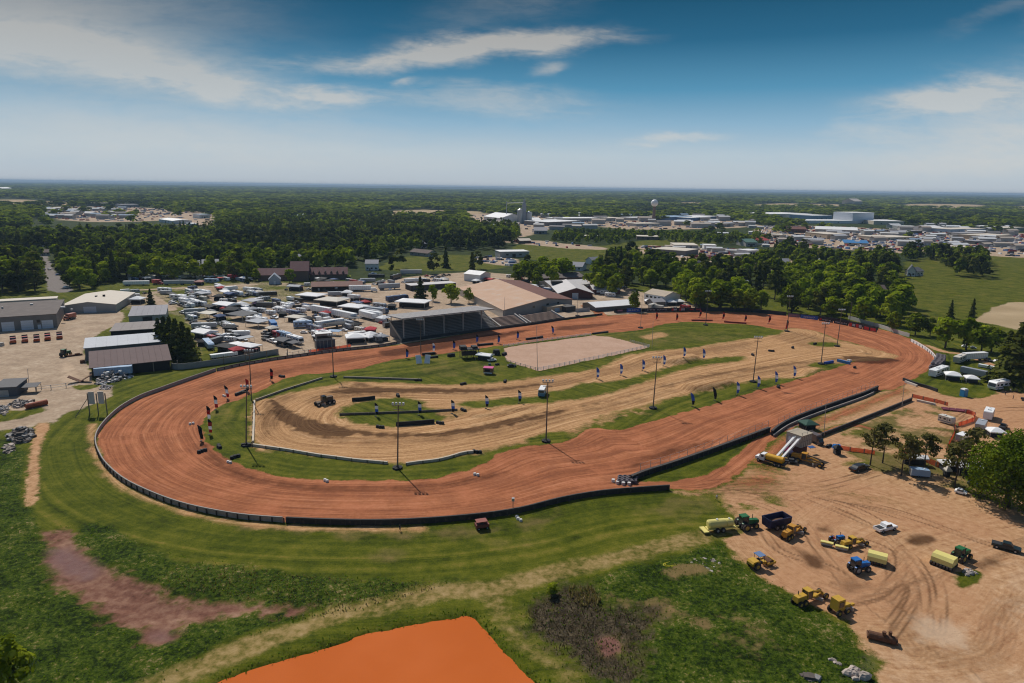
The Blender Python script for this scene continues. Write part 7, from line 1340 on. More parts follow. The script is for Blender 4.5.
# orange safety netting
nt_=NT('orange_safety_net');d_=nt_.n('ShaderNodeBsdfDiffuse');d_.inputs[0].default_value=(.72,.13,.05,1);tl_=nt_.n('ShaderNodeBsdfTranslucent');tl_.inputs[0].default_value=(.72,.13,.05,1);tp_=nt_.n('ShaderNodeBsdfTransparent');m1=nt_.n('ShaderNodeMixShader');m2=nt_.n('ShaderNodeMixShader');nt_.l(d_.outputs[0],m1.inputs[1]);nt_.l(tl_.outputs[0],m1.inputs[2]);nt_.l(m1.outputs[0],m2.inputs[1]);nt_.l(tp_.outputs[0],m2.inputs[2]);nt_.l(nt_.math('MULTIPLY',nt_.noise(nt_.geo(),3,2),.7),m2.inputs[0]);nt_.l(m2.outputs[0],nt_.out.inputs[0]);NET=nt_.m;zq=Z(864,320,5.69)
fence('safety_net', 'orange safety netting behind the row of white blocks', 'netting',[zq(275,440),zq(340,455),zq(430,475),zq(480,490)],1.4,.04,NET,4,WOOD,1.5,n=2);fence('safety_net', 'orange safety netting round the brown camper', 'netting',[zq(580,530),zq(635,545),zq(625,575),zq(560,598),zq(515,610)],1.5,.04,NET,4,WOOD,1.6,n=1)
fence('safety_net', 'orange safety netting running down to the dark pines', 'netting',[zq(515,612),zq(515,650),zq(480,720),zq(470,760)],1.5,.04,NET,4,WOOD,1.6,n=2);zr=Z(864,400,5.69);fence('safety_net', 'orange safety netting behind the long white tent', 'netting',[zr(200,300),zr(260,320),zr(330,345),zr(435,390)],1.7,.04,NET,4,WOOD,1.6,n=1)
fence('safety_net', 'orange netting left behind the red pines', 'netting',[(836,448.5),(850,451),(866,453),(878,455)],1.3,.06,NET,4,WOOD,1.5,n=1);fence('safety_net', 'orange netting around the announcer tower', 'netting',[(308.5,352.5),(330,349.8),(352,346.6)],1.2,.06,NET,4,WOOD,1.4,n=1)
fence('block_row', 'row of tan sandbag blocks under the orange netting', 'barrier',[zq(300,462),zq(370,478),zq(435,492)],.8,.7,CLAYW,None,n=1)
t_=thing('mat_heap', 'purple red mats laid in two rows beside the orange netting', 'mats',P(*zq(525,515)),-.35)
for a in range(4):
 for b in range(2):q=MB();q.box((-3.6+a*2.4,-.9+b*1.8,0),(2.1,1.4,.5));obj('mat',q,mat('plum_mat',(.17,.035,.055),.7,var=.2),t_)
 # announcer tower by the far straight
zu=Z(180,260,4.88);t_=thing('announcer_tower', 'two storey grey announcer stand by the far straight', 'stand',P(*zu(712,432)),head(zu(670,436),zu(760,428)));q=MB();q.box((0,2,-.2),(9.5,4,4.4));obj('lower_deck',q,mat('dark_glass_front',(.07,.08,.10),.4),t_);q=MB();q.box((-.5,2.6,4.2),(7.5,4,3.2));obj('upper_deck',q,mat('tan_grey_panels',(.27,.25,.23),.7,var=.12),t_);q=MB();q.box((-.5,.55,5.2),(6.8,.08,1.2));obj('window',q,DARK,t_);q=MB();q.box((-.5,2.6,7.4),(8,4.6,.25));obj('roof',q,STEEL,t_);q=MB()
for i in range(6):q.box((-4.6+i*1.85,-.05,0),(.14,.14,4.3))
q.box((0,-.05,4.2),(9.6,.12,.12));obj('rail',q,STEEL,t_)
# people
SKIN=mat('skin',(.42,.25,.17),.6);SHIRT=mat('white_shirt',(.7,.7,.7),.8);SHIRTD=mat('dark_jacket',(.03,.03,.04),.85);JEANS=mat('dark_trousers',(.035,.04,.06),.9);HAIR=mat('dark_hair',(.03,.02,.015),.9)
def person(label,px,shirt,rz=0,stride=.22,arm=.2,bag=False):
 p=P(*px);p.z=gz(p.x,p.y)
 vs=[(0,0,.98),(0,0,1.18),(0,.01,1.42),(0,.0,1.52),(0,-.02,1.66),(.0,0,1.78),(.10,0,.92),(.12,-stride*.5,.5),(.12,-stride*.2+.02,.07),(.12,-stride*.2-.14,.04),(-.10,0,.92),(-.12,stride*.3,.5),(-.12,stride+.02,.08),(-.12,stride-.12,.04),(.20,0,1.40),(.27,.03,1.12),(.26,-arm,.90),(.26,-arm-.06,.80),(-.20,0,1.40),(-.27,.03,1.12),(-.26,arm*.4,.88),(-.26,arm*.3,.78)]
 es=[(0,1),(1,2),(2,3),(3,4),(4,5),(0,6),(6,7),(7,8),(8,9),(0,10),(10,11),(11,12),(12,13),(2,14),(14,15),(15,16),(16,17),(2,18),(18,19),(19,20),(20,21)]
 rs=[.15,.14,.17,.065,.11,.085,.10,.07,.05,.04,.10,.07,.05,.04,.075,.05,.038,.03,.075,.05,.038,.03]
 me=bpy.data.meshes.new('person');me.from_pydata(vs,es,[]);o=bpy.data.objects.new('person',me);COL.objects.link(o)
 m_=o.modifiers.new('skin', 'SKIN');m_.use_smooth_shade=True
 for i,r_ in enumerate(rs):me.skin_vertices[0].data[i].radius=(r_,r_)
 me.skin_vertices[0].data[0].use_root=True;s_=o.modifiers.new('sub', 'SUBSURF');s_.levels=s_.render_levels=1
 dg=bpy.context.evaluated_depsgraph_get();nm=bpy.data.meshes.new_from_object(o.evaluated_get(dg));o.modifiers.clear();o.data=nm;nm.materials.clear()
 for m in(SKIN,shirt,JEANS,HAIR):nm.materials.append(m)
 for f in nm.polygons:
  c=f.center;f.material_index=3 if(c.z>1.72 or(c.z>1.58 and c.y>.04))else 0 if(c.z>1.50 or(abs(c.x)>.2 and c.z<1.1))else 1 if c.z>.98 else 2
 o.location=p;o.rotation_euler=(0,0,rz);o.scale=(1.0,1.0,1.0);return tag(o,label, 'person')
person('person in a white shirt standing alone on the grass by the lot',(716.5,500.5),SHIRT,.4);
for lb,px,sh,r_ in[('person in dark clothes walking at the right edge above the horse trailer',Z(864,320,5.69)(848,450),SHIRTD,1.0),('person in dark clothes beside the black pickup at the right edge',Z(864,320,5.69)(868,415),SHIRTD,2.2),('person in a pale shirt on the dirt by the white motorhome',Z(864,320,5.69)(832,412),SHIRT,.2),('person in dark clothes near the lawn corner',Z(864,320,5.69)(803,428),SHIRTD,-1),('person standing on the campground lane by the announcer tower',Z(180,260,4.88)(648,380),SHIRTD,.5),('person in a pale shirt at the fence gate of the far straight',Z(180,260,4.88)(600,440),SHIRT,2),('person kneeling height beside the near wall',(400,531),SHIRTD,1.2)]:
 person(lb if 'kneeling' not in lb else 'person in dark clothes on the grass behind the near straight wall',px,sh,r_)
 # left yard
z9=Z(0,280,9.309)
for i,(a,b,c)in enumerate([(128,632,(.34,.045,.035)),(238,622,(.42,.05,.03)),(348,617,(.30,.05,.035)),(450,603,(.50,.04,.03)),(560,592,(.26,.05,.035))]):
 veh('dump',z9(a-8,b-105),z9(a,b),c, '%s red dump truck from the left in the yard row'%ORD[i],1,1.05)
veh('boxtruck',z9(700,355),z9(600,378),(.42,.13,.08), 'orange roofed truck beside the white roofed workshop',1.0,1.0);veh('pickup',z9(690,350),z9(650,372),BK, 'black pickup beside the orange roofed truck')
za=Z(0,280,4.88);tractor('small green tractor in the middle of the yard',za(300,378),za(340,365),JDG,YRIM,1.15);t_=mach('implement', 'dark implement lying right of the small green tractor', 'implement',za(350,372),za(382,368));q=MB();q.box((0,0,.1),(6,1.4,.6));q.box((1,0,.6),(2,.8,.5));obj('frame',q,RUSTY,t_)
t_=mach('scrap_hopper', 'rusty V-shaped hopper beside the gravel road', 'hopper',za(368,500),za(418,496));q=MB()
for sx_ in(-1,1):q.add([(0,-1.4,.2),(0,1.4,.2),(sx_*4.2,1.4,2.6),(sx_*4.2,-1.4,2.6),(0,-1.4,.35),(0,1.4,.35),(sx_*4.0,1.4,2.8),(sx_*4.0,-1.4,2.8)],[(0,1,2,3),(4,7,6,5),(0,3,7,4),(1,5,6,2),(2,6,7,3)])
q.box((0,0,-.2),(2,2,.5));obj('hopper',q,RUSTY,t_)
marker('single pale ring of pipe at the left edge of the yard',z9(15,612),1,CONC,None,2.0, 'concrete_ring', 'concrete ring');marker('rusty drum alone on the yard gravel',za(403,405),1,mat('rusty_steel',(.14,.065,.035)),None,1.6, 'drum', 'drum')
veh('semi',(95,378.2),(133,375.3),BL, 'blue white semi trailer beside the dark open barn',1,1.5)
def heap(name,label,cat,pxs,n,h,mats_,s0,s1,seed=1):
 """a pile: pieces strewn over a low mound, gathered by colour"""
 g=random.Random(seed);poly=ground(pxs);c0=poly.mean(0);t_=thing(name,label,cat,(c0[0],c0[1],0));bs=[MB()for _ in mats_];lo,hi=poly.min(0),poly.max(0);k=0;rad=max(hi-lo)/2
 while k<n:
  a,b=g.uniform(lo[0],hi[0]),g.uniform(lo[1],hi[1]);sdv=poly_sd(poly,np.array([a]),np.array([b]))[0]
  if sdv<0:continue
  k+=1;z_=g.uniform(-.1,1)*min(h,sdv*.8);s=g.uniform(s0,s1);q=g.choice(bs)
  if 'stone' in name or name=='rock':q.ball((a-c0[0],b-c0[1],s*.15),(s*.55,s*g.uniform(.35,.5),s*.35),7,5,0,.16);continue
  q.box((a-c0[0],b-c0[1],z_+gz(a,b)if False else z_),(s,s*g.uniform(.25,.9),s*g.uniform(.15,.5)),g.uniform(0,3),0,g.uniform(.6,1.1),g.uniform(.6,1.1),g.uniform(-.2,.2)*s)
 for q,m in zip(bs,mats_):
  if q.v:obj('debris',q,m,t_)
 return t_
PINKW=mat('pale_scrap',(.60,.52,.47),.8,var=.2,scale=2);STONE=mat('pale_field_stone',(.46,.38,.32),.9,var=.25,scale=1.5);DLOG=mat('weathered_logs',(.12,.10,.085),.95,var=.4,scale=2);GREYS=mat('grey_scrap',(.25,.24,.23),.8,var=.3,scale=2)
zb=Z(60,340,7.314)
heap('scrap_pile', 'big heap of pale and black scrap before the dark barn', 'scrap heap',[zb(260,330),zb(265,275),zb(380,250),zb(500,248),zb(540,270),zb(440,300),zb(320,330)],306,3.4,[PINKW,PINKW,WHITE,BLACK],0.50,1.49,3);heap('scrap_pile', 'small dark heap of scrap below the big pale heap', 'scrap heap',[zb(285,365),zb(300,340),zb(380,335),zb(370,365)],72,1.4,[BLACK,GREYS,PINKW],0.37,1.12,4)
zc=Z(0,360,7.59);heap('log_pile', 'grey heap of old logs and branches at the left edge', 'log pile',[zc(60,570),zc(150,530),zc(245,530),zc(250,580),zc(200,635),zc(100,640)],234,2.2,[DLOG,DLOG,GREYS],0.56,2.11,5);heap('scrap_pile', 'line of grey scrap and pipes beside the orange tank', 'scrap heap',[zc(60,345),zc(130,315),zc(260,315),zc(250,345),zc(130,370)],162,1.3,[GREYS,DLOG,STONE],0.37,1.61,6);heap('scrap_pile', 'pale scrap at the very left edge under the garden shed', 'scrap heap',[zc(-20,400),zc(-20,350),zc(50,350),zc(70,380),zc(30,430)],108,1.5,[STONE,GREYS,DLOG],0.37,1.12,7);heap('branch_litter', 'scatter of pale branches left of the two track path', 'branches',[zc(20,690),zc(40,650),zc(100,640),zc(110,690),zc(60,720)],90,.6,[STONE,DLOG],0.31,1.49,8)
t_=mach('fuel_tank', 'orange rusty cylinder tank lying in the scrap', 'tank',zc(230,368),zc(330,345));q=MB();q.cyl((-3.4,0,1.0),(3.4,0,1.0),.95,.95,14);obj('tank',q,mat('orange_rust_tank',(.36,.085,.035),.75,var=.25),t_);q=MB();q.box((-2,0,0),(.4,1.4,.4));q.box((2,0,0),(.4,1.4,.4));obj('cradle',q,DLOG,t_)
sg=thing('sign_board', 'two white sign boards on dark posts by the left turn', 'sign',P(*zc(745,415)),.15)
for a in(-1.5,1.6):q=MB();q.box((a,0,4.0),(1.9,.2,4.4));obj('panel',q,mat('pale_sign_panel',(.55,.53,.51),.7,var=.1),sg)
for a in(-2.8,.05,2.9):q=MB();q.box((a,.25,-.3),(.3,.26,8.0));obj('post',q,WOOD,sg)
q=MB();q.cyl((-2.9,.3,6.0),(-6.4,-2.5,0),.12);q.cyl((-2.9,.4,8),(-4.4,4,0),.1);obj('brace',q,WOOD,sg)
# lower lawn
u=Z(460,480,3.364)
t_=mach('utility_cart', 'small red brown cart on the grass behind the near wall', 'cart',u(50,165),u(97,158));q=MB();q.box((0,0,.5),(3.2,1.9,.8));obj('body',q,mat('red_brown_cart',(.20,.05,.035),.7,var=.2),t_);q=MB();q.slab([(-1.5,-.95,2.1),(1.2,-.95,2.1),(1.2,.95,2.1),(-1.5,.95,2.1)],.1);obj('roof',q,mat('dull_red_roof',(.26,.07,.05),.7),t_);q=MB()
for a in(-1.4,1.1):
 for b in(-.85,.85):q.box((a,b,1.3),(.08,.08,.8))
obj('roof_post',q,CHASSIS,t_);q=MB();q.box((-.1,0,1.3),(.5,1.4,.5));obj('seat',q,BLACK,t_)
for a in(-1,1.1):
 for b in(-.95,.95):wheel(t_,a,b,.34,.24)
t_=thing('speaker_pole', 'short post with a pale box beside the near straight wall', 'post',P(*u(178,110)),0);q=MB();q.cyl((0,0,-.2),(0,0,3.2),.1);obj('post',q,WOOD,t_);q=MB();q.box((0,0,3.2),(.7,.6,.8));obj('box',q,STEEL,t_)
marker('white and grey weights on the grass by the near wall post',u(198,132),3,twhite,None,.7, 'weight', 'weight')
heap('stone_pile', 'heap of pale field stones at the grass corner of the lot', 'stone pile',[u(770,275),u(815,262),u(880,270),u(870,310),u(830,325),u(800,300)],90,.5,[STONE,PINKW,DLOG],.25,.8,9);heap('stone_pile', 'pale stones in the small green patch on the lot', 'stone pile',[(961,573),(966,570),(974,570),(977,574),(968,577)],30,.7,[STONE,GREYS],.4,1.1,10);zp=Z(780,500,3.734);heap('rock', 'two big pale rocks in the lower right grass', 'rocks',[zp(245,650),zp(265,635),zp(290,640),zp(330,670),zp(300,683),zp(265,665)],10,.8,[STONE],1.2,2.4,11);heap('plank_litter', 'old planks lying in the lower right grass', 'planks',[zp(80,660),zp(95,640),zp(140,670),zp(120,690)],14,.25,[GREYS,DLOG],.5,1.7,12);heap('stone_pile', 'tiny pale stones in the far lush grass', 'stone pile',[zp(180,590),zp(220,610),zp(235,620),zp(200,610)],12,.4,[STONE],.4,1.0,13)
t_=thing('yellow_pipe', 'coil of yellow pipe lying in the grass by the stones', 'pipe coil',P(*u(715,285)),.2);q=MB()
for k_ in range(2):q.tube([(math.cos(a*.55)*(2.2-k_*.4),math.sin(a*.55)*(1.0-k_*.2),.15+k_*.1)for a in range(12)],.09,5)
obj('pipe',q,mat('yellow_pipe',(.55,.48,.02),.6),t_)
# reeds in the brown hollow, tussocks
def tufts(name,label,poly,n,h0,h1,m,seed,width=.22):
 g=np.random.default_rng(seed);pg_=ground(poly);lo,hi=pg_.min(0),pg_.max(0);q=np.stack([g.uniform(lo[0],hi[0],n*3),g.uniform(lo[1],hi[1],n*3)],1);q=q[poly_sd(pg_,q[:,0],q[:,1])>-.5];inm=poly_sd(ground(catmull(MUD,3)),q[:,0],q[:,1])>-1;q=q[~inm][:n];n=len(q)
 zc_=np.array([gz(a,b)for a,b in q[::max(1,n//60)]]).mean()if n else 0
 # local ground height, looked up on the fine grid
 ix=np.clip(((q[:,0]+225)/.55).round().astype(int),0,818);nx=len(ar(-225,225,.55));iy=np.clip(((q[:,1]-92)/.55).round().astype(int),0,309);zb_=z[:nx*310].reshape(310,nx)[iy,np.clip(ix,0,nx-1)]
 a=g.uniform(0,np.pi,n);hh=g.uniform(h0,h1,n);w_=width*g.uniform(.6,1.6,n);lean=g.normal(size=(n,2))*.25*hh[:,None]
 dx_,dy_=np.cos(a)*w_,np.sin(a)*w_;o=np.zeros((n,4,3));o[:,0]=np.stack([q[:,0]-dx_,q[:,1]-dy_,zb_-.05],1);o[:,1]=np.stack([q[:,0]+dx_,q[:,1]+dy_,zb_-.05],1);o[:,2]=np.stack([q[:,0]+lean[:,0]+dx_*.5,q[:,1]+lean[:,1]+dy_*.5,zb_+hh],1);o[:,3]=np.stack([q[:,0]+lean[:,0]-dx_*.5,q[:,1]+lean[:,1]-dy_*.5,zb_+hh],1)
 me=qmesh(name,o,np.clip(.5+g.normal(size=n)*.25,0,1),m);ob=bpy.data.objects.new(name,me);COL.objects.link(ob);tag(ob,label, 'grass',kind='stuff')
 # ------------------------------------------------------------------ trees
def leafmat(name,stops,rand=.35,trans=.28):
 t=NT(name);oi=t.n('ShaderNodeObjectInfo').outputs['Random'];a=t.n('ShaderNodeAttribute');a.attribute_name='tone'
 v=t.math('ADD',t.math('MULTIPLY',a.outputs['Fac'],1-rand),t.math('MULTIPLY',oi,rand))
 c=t.ramp(v,stops);d=t.n('ShaderNodeBsdfDiffuse');tr=t.n('ShaderNodeBsdfTranslucent');mx=t.n('ShaderNodeMixShader')
 t.l(c,d.inputs[0]);t.l(t.mix(1.0,c,(1.3,1.5,.6), 'MULTIPLY'),tr.inputs[0]);mx.inputs[0].default_value=trans
 t.l(d.outputs[0],mx.inputs[1]);t.l(tr.outputs[0],mx.inputs[2]);t.l(mx.outputs[0],t.out.inputs[0]);return t.m
LEAF=leafmat('broad_leaves',[(.08,(.048,.066,.006)),(.36,(.118,.150,.010)),(.66,(.235,.27,.015)),(.95,(.38,.37,.04))])
LEAFB=leafmat('spring_leaves',[(.1,(.09,.125,.006)),(.5,(.19,.245,.010)),(.95,(.36,.39,.025))])
NEEDLE=leafmat('needles',[(.1,(.030,.038,.009)),(.5,(.076,.088,.018)),(.95,(.18,.17,.04))],.4,.22)
RUST=leafmat('open_pine_needles',[(.1,(.05,.05,.017)),(.5,(.115,.108,.032)),(.95,(.22,.17,.06))],.3,.3)
WEEP=leafmat('weeping_leaves',[(.1,(.035,.055,.006)),(.5,(.095,.14,.009)),(.95,(.23,.27,.02))],.2,.2)
BARK=mat('bark',(.085,.062,.045),.95,var=.4,scale=3)
def quads(c,nrm,size,rng):
 """one leafy spray (a four-cornered face) at each c, facing nrm"""
 n=len(c);nrm=nrm/(np.linalg.norm(nrm,axis=1,keepdims=True)+1e-9)
 r=rng.normal(size=(n,3));a=np.cross(nrm,r);a/=np.linalg.norm(a,axis=1,keepdims=True)+1e-9;b=np.cross(nrm,a)
 s=(size*rng.uniform(.65,1.25,n))[:,None];k=rng.uniform(.55,1,n)[:,None]
 o=np.stack([c-a*s-b*s*k*.3,c+a*s*.2-b*s*k,c+a*s+b*s*k*.2,c-a*s*.1+b*s*k],1)
 return o+rng.normal(size=o.shape)*s[:,None]*.12
def broad(seed,n=420,h=14,r=5.5,ncl=13,q=.95,base=.07,flat=.85):
 """crown of leaf sprays gathered on uneven boughs; returns quads, tones"""
 g=np.random.default_rng(seed);cl=g.normal(size=(ncl,3));cl/=np.linalg.norm(cl,axis=1,keepdims=True)
 cl*=g.uniform(.42,.74,(ncl,1));cl[0]=(0,0,.62);cl[1]=(.1,.1,0);ch=h*(1-base);cz=h*base+ch*.5
 lowr=np.where(cl[:,2]<0,1+cl[:,2]*.25,1-np.maximum(cl[:,2],0)*.18)
 cen=np.stack([cl[:,0]*r*lowr,cl[:,1]*r*lowr,cz+cl[:,2]*ch*.52],1);rad=g.uniform(.30,.50,ncl)*r
 k=g.choice(ncl,n,p=rad**2/(rad**2).sum());d=g.normal(size=(n,3));d/=np.linalg.norm(d,axis=1,keepdims=True);d[:,2]=np.where(d[:,2]<-.6,-d[:,2],d[:,2])
 p=cen[k]+d*rad[k][:,None]*g.uniform(.6,1.1,(n,1))*np.array([1,1,flat]);out=p-np.array([0,0,cz-ch*.12]);out/=np.linalg.norm(out,axis=1,keepdims=True)
 p[:,2]=np.maximum(p[:,2],.5);nr=d*.9+out*.45+g.normal(size=(n,3))*.3
 tone=np.clip(.45+g.normal(size=ncl)[k]*.2+g.normal(size=n)*.13,0,1)
 return quads(p,nr,np.full(n,q),g),tone
def spruce(seed,n=380,h=15,r=2.9,q=.75,base=.06):
 g=np.random.default_rng(seed);u=g.uniform(0,1,n)**1.25;zz_=h*(base+(1-base)*u);tier=.72+.28*np.sin(u*34+seed)
 a=g.uniform(0,2*np.pi,n);lob=1+.22*np.sin(a*3+seed+u*9);rr_=r*(1-u)**.82*tier*lob*g.uniform(.55,1.05,n)+.12
 p=np.stack([np.cos(a)*rr_,np.sin(a)*rr_,zz_-rr_*.22],1);nr=np.stack([np.cos(a),np.sin(a),np.full(n,.55)],1)+g.normal(size=(n,3))*.35
 return quads(p,nr,q*(1.1-.5*u),g),np.clip(.45+.2*np.sin(u*34+seed+1)+g.normal(size=n)*.14,0,1)
def openpine(seed,n=330,h=12,r=2.6,q=.6,base=.42,ncl=17):
 g=np.random.default_rng(seed);cz=g.uniform(base,.97,ncl)*h;a=g.uniform(0,6.28,ncl);k_=(1-((cz/h-base)/(1-base))**2*.75);rr_=r*g.uniform(.25,.95,ncl)*k_
 cen=np.stack([np.cos(a)*rr_,np.sin(a)*rr_,cz],1);rad=g.uniform(.5,1.15,ncl)*r*.42
 k=g.choice(ncl,n,p=rad**2/(rad**2).sum());d=g.normal(size=(n,3));d/=np.linalg.norm(d,axis=1,keepdims=True)
 p=cen[k]+d*rad[k][:,None]*g.uniform(.4,1.1,(n,1))*np.array([1,1,.55]);nr=d+np.array([0,0,.4])+g.normal(size=(n,3))*.4
 return quads(p,nr,np.full(n,q),g),np.clip(.45+g.normal(size=ncl)[k]*.17+g.normal(size=n)*.12,0,1)
def willow(seed,n=15000,h=23,r=10.5,q=.31):
 """wide weeping crown: rounded boughs with sprays hanging in curtains"""
 g=np.random.default_rng(seed);ncl=34;cl=g.normal(size=(ncl,3));cl/=np.linalg.norm(cl,axis=1,keepdims=True);cl[:,2]=np.abs(cl[:,2])*.85-.12;cl*=g.uniform(.45,.82,(ncl,1))
 cen=np.stack([cl[:,0]*r,cl[:,1]*r,h*.52+cl[:,2]*h*.46],1);rad=g.uniform(.2,.36,ncl)*r
 k=g.choice(ncl,n,p=rad**2/(rad**2).sum());d=g.normal(size=(n,3));d/=np.linalg.norm(d,axis=1,keepdims=True)
 p=cen[k]+d*rad[k][:,None]*g.uniform(.6,1.05,(n,1));hang=(g.uniform(0,1,n)**1.3)*np.clip(p[:,2]-1.2,0,9.5)*(np.hypot(p[:,0],p[:,1])>r*.35);p[:,2]-=hang
 p[:,2]=np.maximum(p[:,2],.8);nr=d*np.array([1,1,.7])+np.array([0,0,.25])+g.normal(size=(n,3))*.4
 tone=np.clip(.5+g.normal(size=ncl)[k]*.15+g.normal(size=n)*.12-hang*.01,0,1);return quads(p,nr,np.full(n,q),g),tone
def qmesh(name,qd,tone,m):
 n=len(qd);me=bpy.data.meshes.new(name);me.vertices.add(4*n);me.vertices.foreach_set('co',qd.reshape(-1).astype(np.float32))
 me.loops.add(4*n);me.loops.foreach_set('vertex_index',np.arange(4*n,dtype=np.int32));me.polygons.add(n);me.polygons.foreach_set('loop_start',np.arange(0,4*n,4,dtype=np.int32))
 a=me.attributes.new('tone', 'FLOAT', 'FACE');a.data.foreach_set('value',tone.astype(np.float32));me.update(calc_edges=True);me.materials.append(m);return me
def trunk(h,r,limbs,seed,top=.9):
 g=random.Random(seed);b=MB();x_=y_=0.0;pts=[]
 for i in range(6):
  f=i/5;pts.append((x_,y_,-.4+f*h*top));x_+=g.uniform(-.03,.03)*h*.3;y_+=g.uniform(-.03,.03)*h*.3
 for i in range(5):b.cyl(pts[i],pts[i+1],r*(1-i/5*.8),r*(1-(i+1)/5*.8),7)
 for i in range(limbs):
  f=g.uniform(.3,.85);q=pts[min(4,int(f*5))];a=g.uniform(0,6.28);L=h*g.uniform(.16,.3)*(1.1-f*.5)
  z0=f*h*top;b.cyl((q[0],q[1],z0),(q[0]+math.cos(a)*L,q[1]+math.sin(a)*L,z0+L*.55),r*.35*(1.2-f),r*.1,5)
 return b
TREES={}
def tree_proto(kind,i,qd,tone,m,th,tr,limbs):
 o=thing(kind, 'tree', 'tree');me=qmesh('crown',qd,tone,m);c=bpy.data.objects.new('crown',me);COL.objects.link(c);c.parent=o
 obj('trunk',trunk(th,tr,limbs,i),BARK,o);TREES.setdefault(kind,[]).append(o);return o
for i in range(4):tree_proto('broadleaf_tree',i,*broad(10+i,900,14,4.9+.3*i,15+i,.72),LEAF,10,.38,7)
for i in range(3):tree_proto('spring_tree',i,*broad(30+i,1000,14,5.2,17,.68),LEAFB,10,.4,7)
for i in range(3):tree_proto('spruce_tree',i,*spruce(50+i,700,q=.62),NEEDLE,14,.28,3)
for i in range(3):tree_proto('tall_pine',i,*openpine(70+i,620,18,4.4,.8,.24,24),NEEDLE,17,.3,8)
PINES=[tree_proto('red_pine',i,*openpine(90+i,640,12,3.7,.40,.5,22),RUST,11.2,.24,12)for i in range(3)]
WILLOW=tree_proto('willow_tree',1,*willow(5),WEEP,18,.8,12)
TREE_H={'broadleaf_tree':14, 'spring_tree':14, 'spruce_tree':15, 'tall_pine':18, 'red_pine':12, 'willow_tree':23}
def put_tree(kind,px,h,label,group=None,i=None,wide=1.0,rz=None):
 p=P(*px)if len(px)==2 else Vector(px);k=TREES[kind];o=k[(i if i is not None else random.randrange(len(k)))%len(k)];s=h/TREE_H[kind]
 p.z=gz(p.x,p.y)if p.y<500 else 0
 return place(o,p,random.uniform(0,6.28)if rz is None else rz,label,group,(s*wide,s*wide,s))
zR=Z(864,400,5.69)
put_tree('willow_tree',(1007,506),24.5, 'large bright green weeping tree on the right edge of the dirt lot',rz=.6,wide=1.0)
pn='open needled pine on the right dirt lot, '
for j,(px,h,lb)in enumerate([((870,465),12.0, 'leftmost red pine of the row beside the parked black car'),((882.5,463),12.5, 'second red pine of the row counted from the black car'),((901,476),13.0, 'red pine standing forward of its row over the grey van trailer'),((909,467),10.0, 'short red pine tucked behind the forward pine of the row'),((923,473),12.5, 'slim red pine just left of the orange netting by the white tents'),((955,487),13.5, 'red pine with a white utility car at its foot'),((963,478),11.5, 'red pine half hidden behind the one above the utility car'),((973,472),13.5, 'last red pine of the row, against the big weeping tree')]):
 put_tree('red_pine',px,h,lb, 'red pines along the dirt lot',j)
put_tree('spruce_tree',(1013,386),27, 'massive dark conifer at the right edge behind the white motorhome',i=0,wide=1.9)
put_tree('spruce_tree',(1003,380),22, 'dark conifer on the left flank of the massive one behind the motorhome',i=1,wide=1.6)
put_tree('tall_pine',(1024,372),24, 'dark pine cut by the right edge above the lawn campers',i=1,wide=1.5)
for px,h,k,lb,wd in[((945,348),17, 'spring_tree', 'bright green leafy tree over the pale path by the right lawn',1.15),((966,350),18, 'spring_tree', 'tallest bright green leafy tree above the campers of the right lawn',1.05),((981,351),14, 'spring_tree', 'bright green leafy tree beside the dark conifers of the right lawn',1.2),((991,352),13, 'broadleaf_tree', 'dull green round tree below the ploughed field on the right',1.3),((893,332),13, 'broadleaf_tree', 'olive green tree standing behind the wall at the red banners',1.0),((915,335),13.5, 'broadleaf_tree', 'dark green round tree behind the white trackside wall',1.15),((930,336),11, 'broadleaf_tree', 'small dark tree between the round tree and the bright green ones',1.0),((950,318),12, 'spruce_tree', 'small dark spruce alone in front of the green meadow',1.2),((971,322),15, 'spruce_tree', 'pointed dark spruce at the corner of the ploughed field',1.1),((700,309),19, 'spring_tree', 'big light green tree on the left of the clump behind the dark back wall',1.3),((719,309),21, 'spring_tree', 'tallest light green tree of the clump behind the dark back wall',1.3),((735,311),16, 'broadleaf_tree', 'dark rounded tree on the right of the clump behind the back wall',1.3),((750,312),17, 'broadleaf_tree', 'dark green leaning tree over the right end of the dark back wall',1.2),((634,311),14, 'broadleaf_tree', 'dark green tree at the end of the long white roof',.85),((420.5,300),17, 'spruce_tree', 'pointed green conifer behind the grandstand roof',1.7),((433,301),12, 'spring_tree', 'small round tree behind the grandstand, next to the conifer',.9),((451,303),14, 'spring_tree', 'broad green tree behind the middle of the grandstand roof',1.25),((469,303),11, 'broadleaf_tree', 'dark round tree at the right end of the grandstand roof',.9),((151,305),11, 'spruce_tree', 'lone dark spruce behind the grey metal shed',1.6),((256,281),11, 'broadleaf_tree', 'olive tree left of the small pale cottage',1.2),((290,283),12, 'spring_tree', 'round yellow green tree right of the small pale cottage',1.15),((247,283),9, 'spruce_tree', 'short dark conifer beside the bright red truck box',1.4),((80,289),17, 'spring_tree', 'big light green tree beside the paved road',1.2),((92,288),15, 'spring_tree', 'light green tree right of the biggest one by the paved road',1.1),((70,287),13, 'broadleaf_tree', 'darker green tree at the edge of the paved road',1.1)]:put_tree(k,px,h,lb,wide=wd)
for j,(px,h)in enumerate([((160,348),15),((166,351),17),((172,354),18),((178,357),18.5),((185,360),18),((191,362),16)]):
 put_tree('spruce_tree',px,h,['dark conifer at the far end of the row beside the white roofed shed', 'second conifer from the far end of the row beside the sheds', 'third conifer from the far end of the row beside the sheds', 'tallest conifer in the row between the sheds and the campground', 'conifer second from the near end of the row by the campground', 'conifer at the near end of the row by the metal fence'][j], 'row of conifers by the sheds',j,1.75)
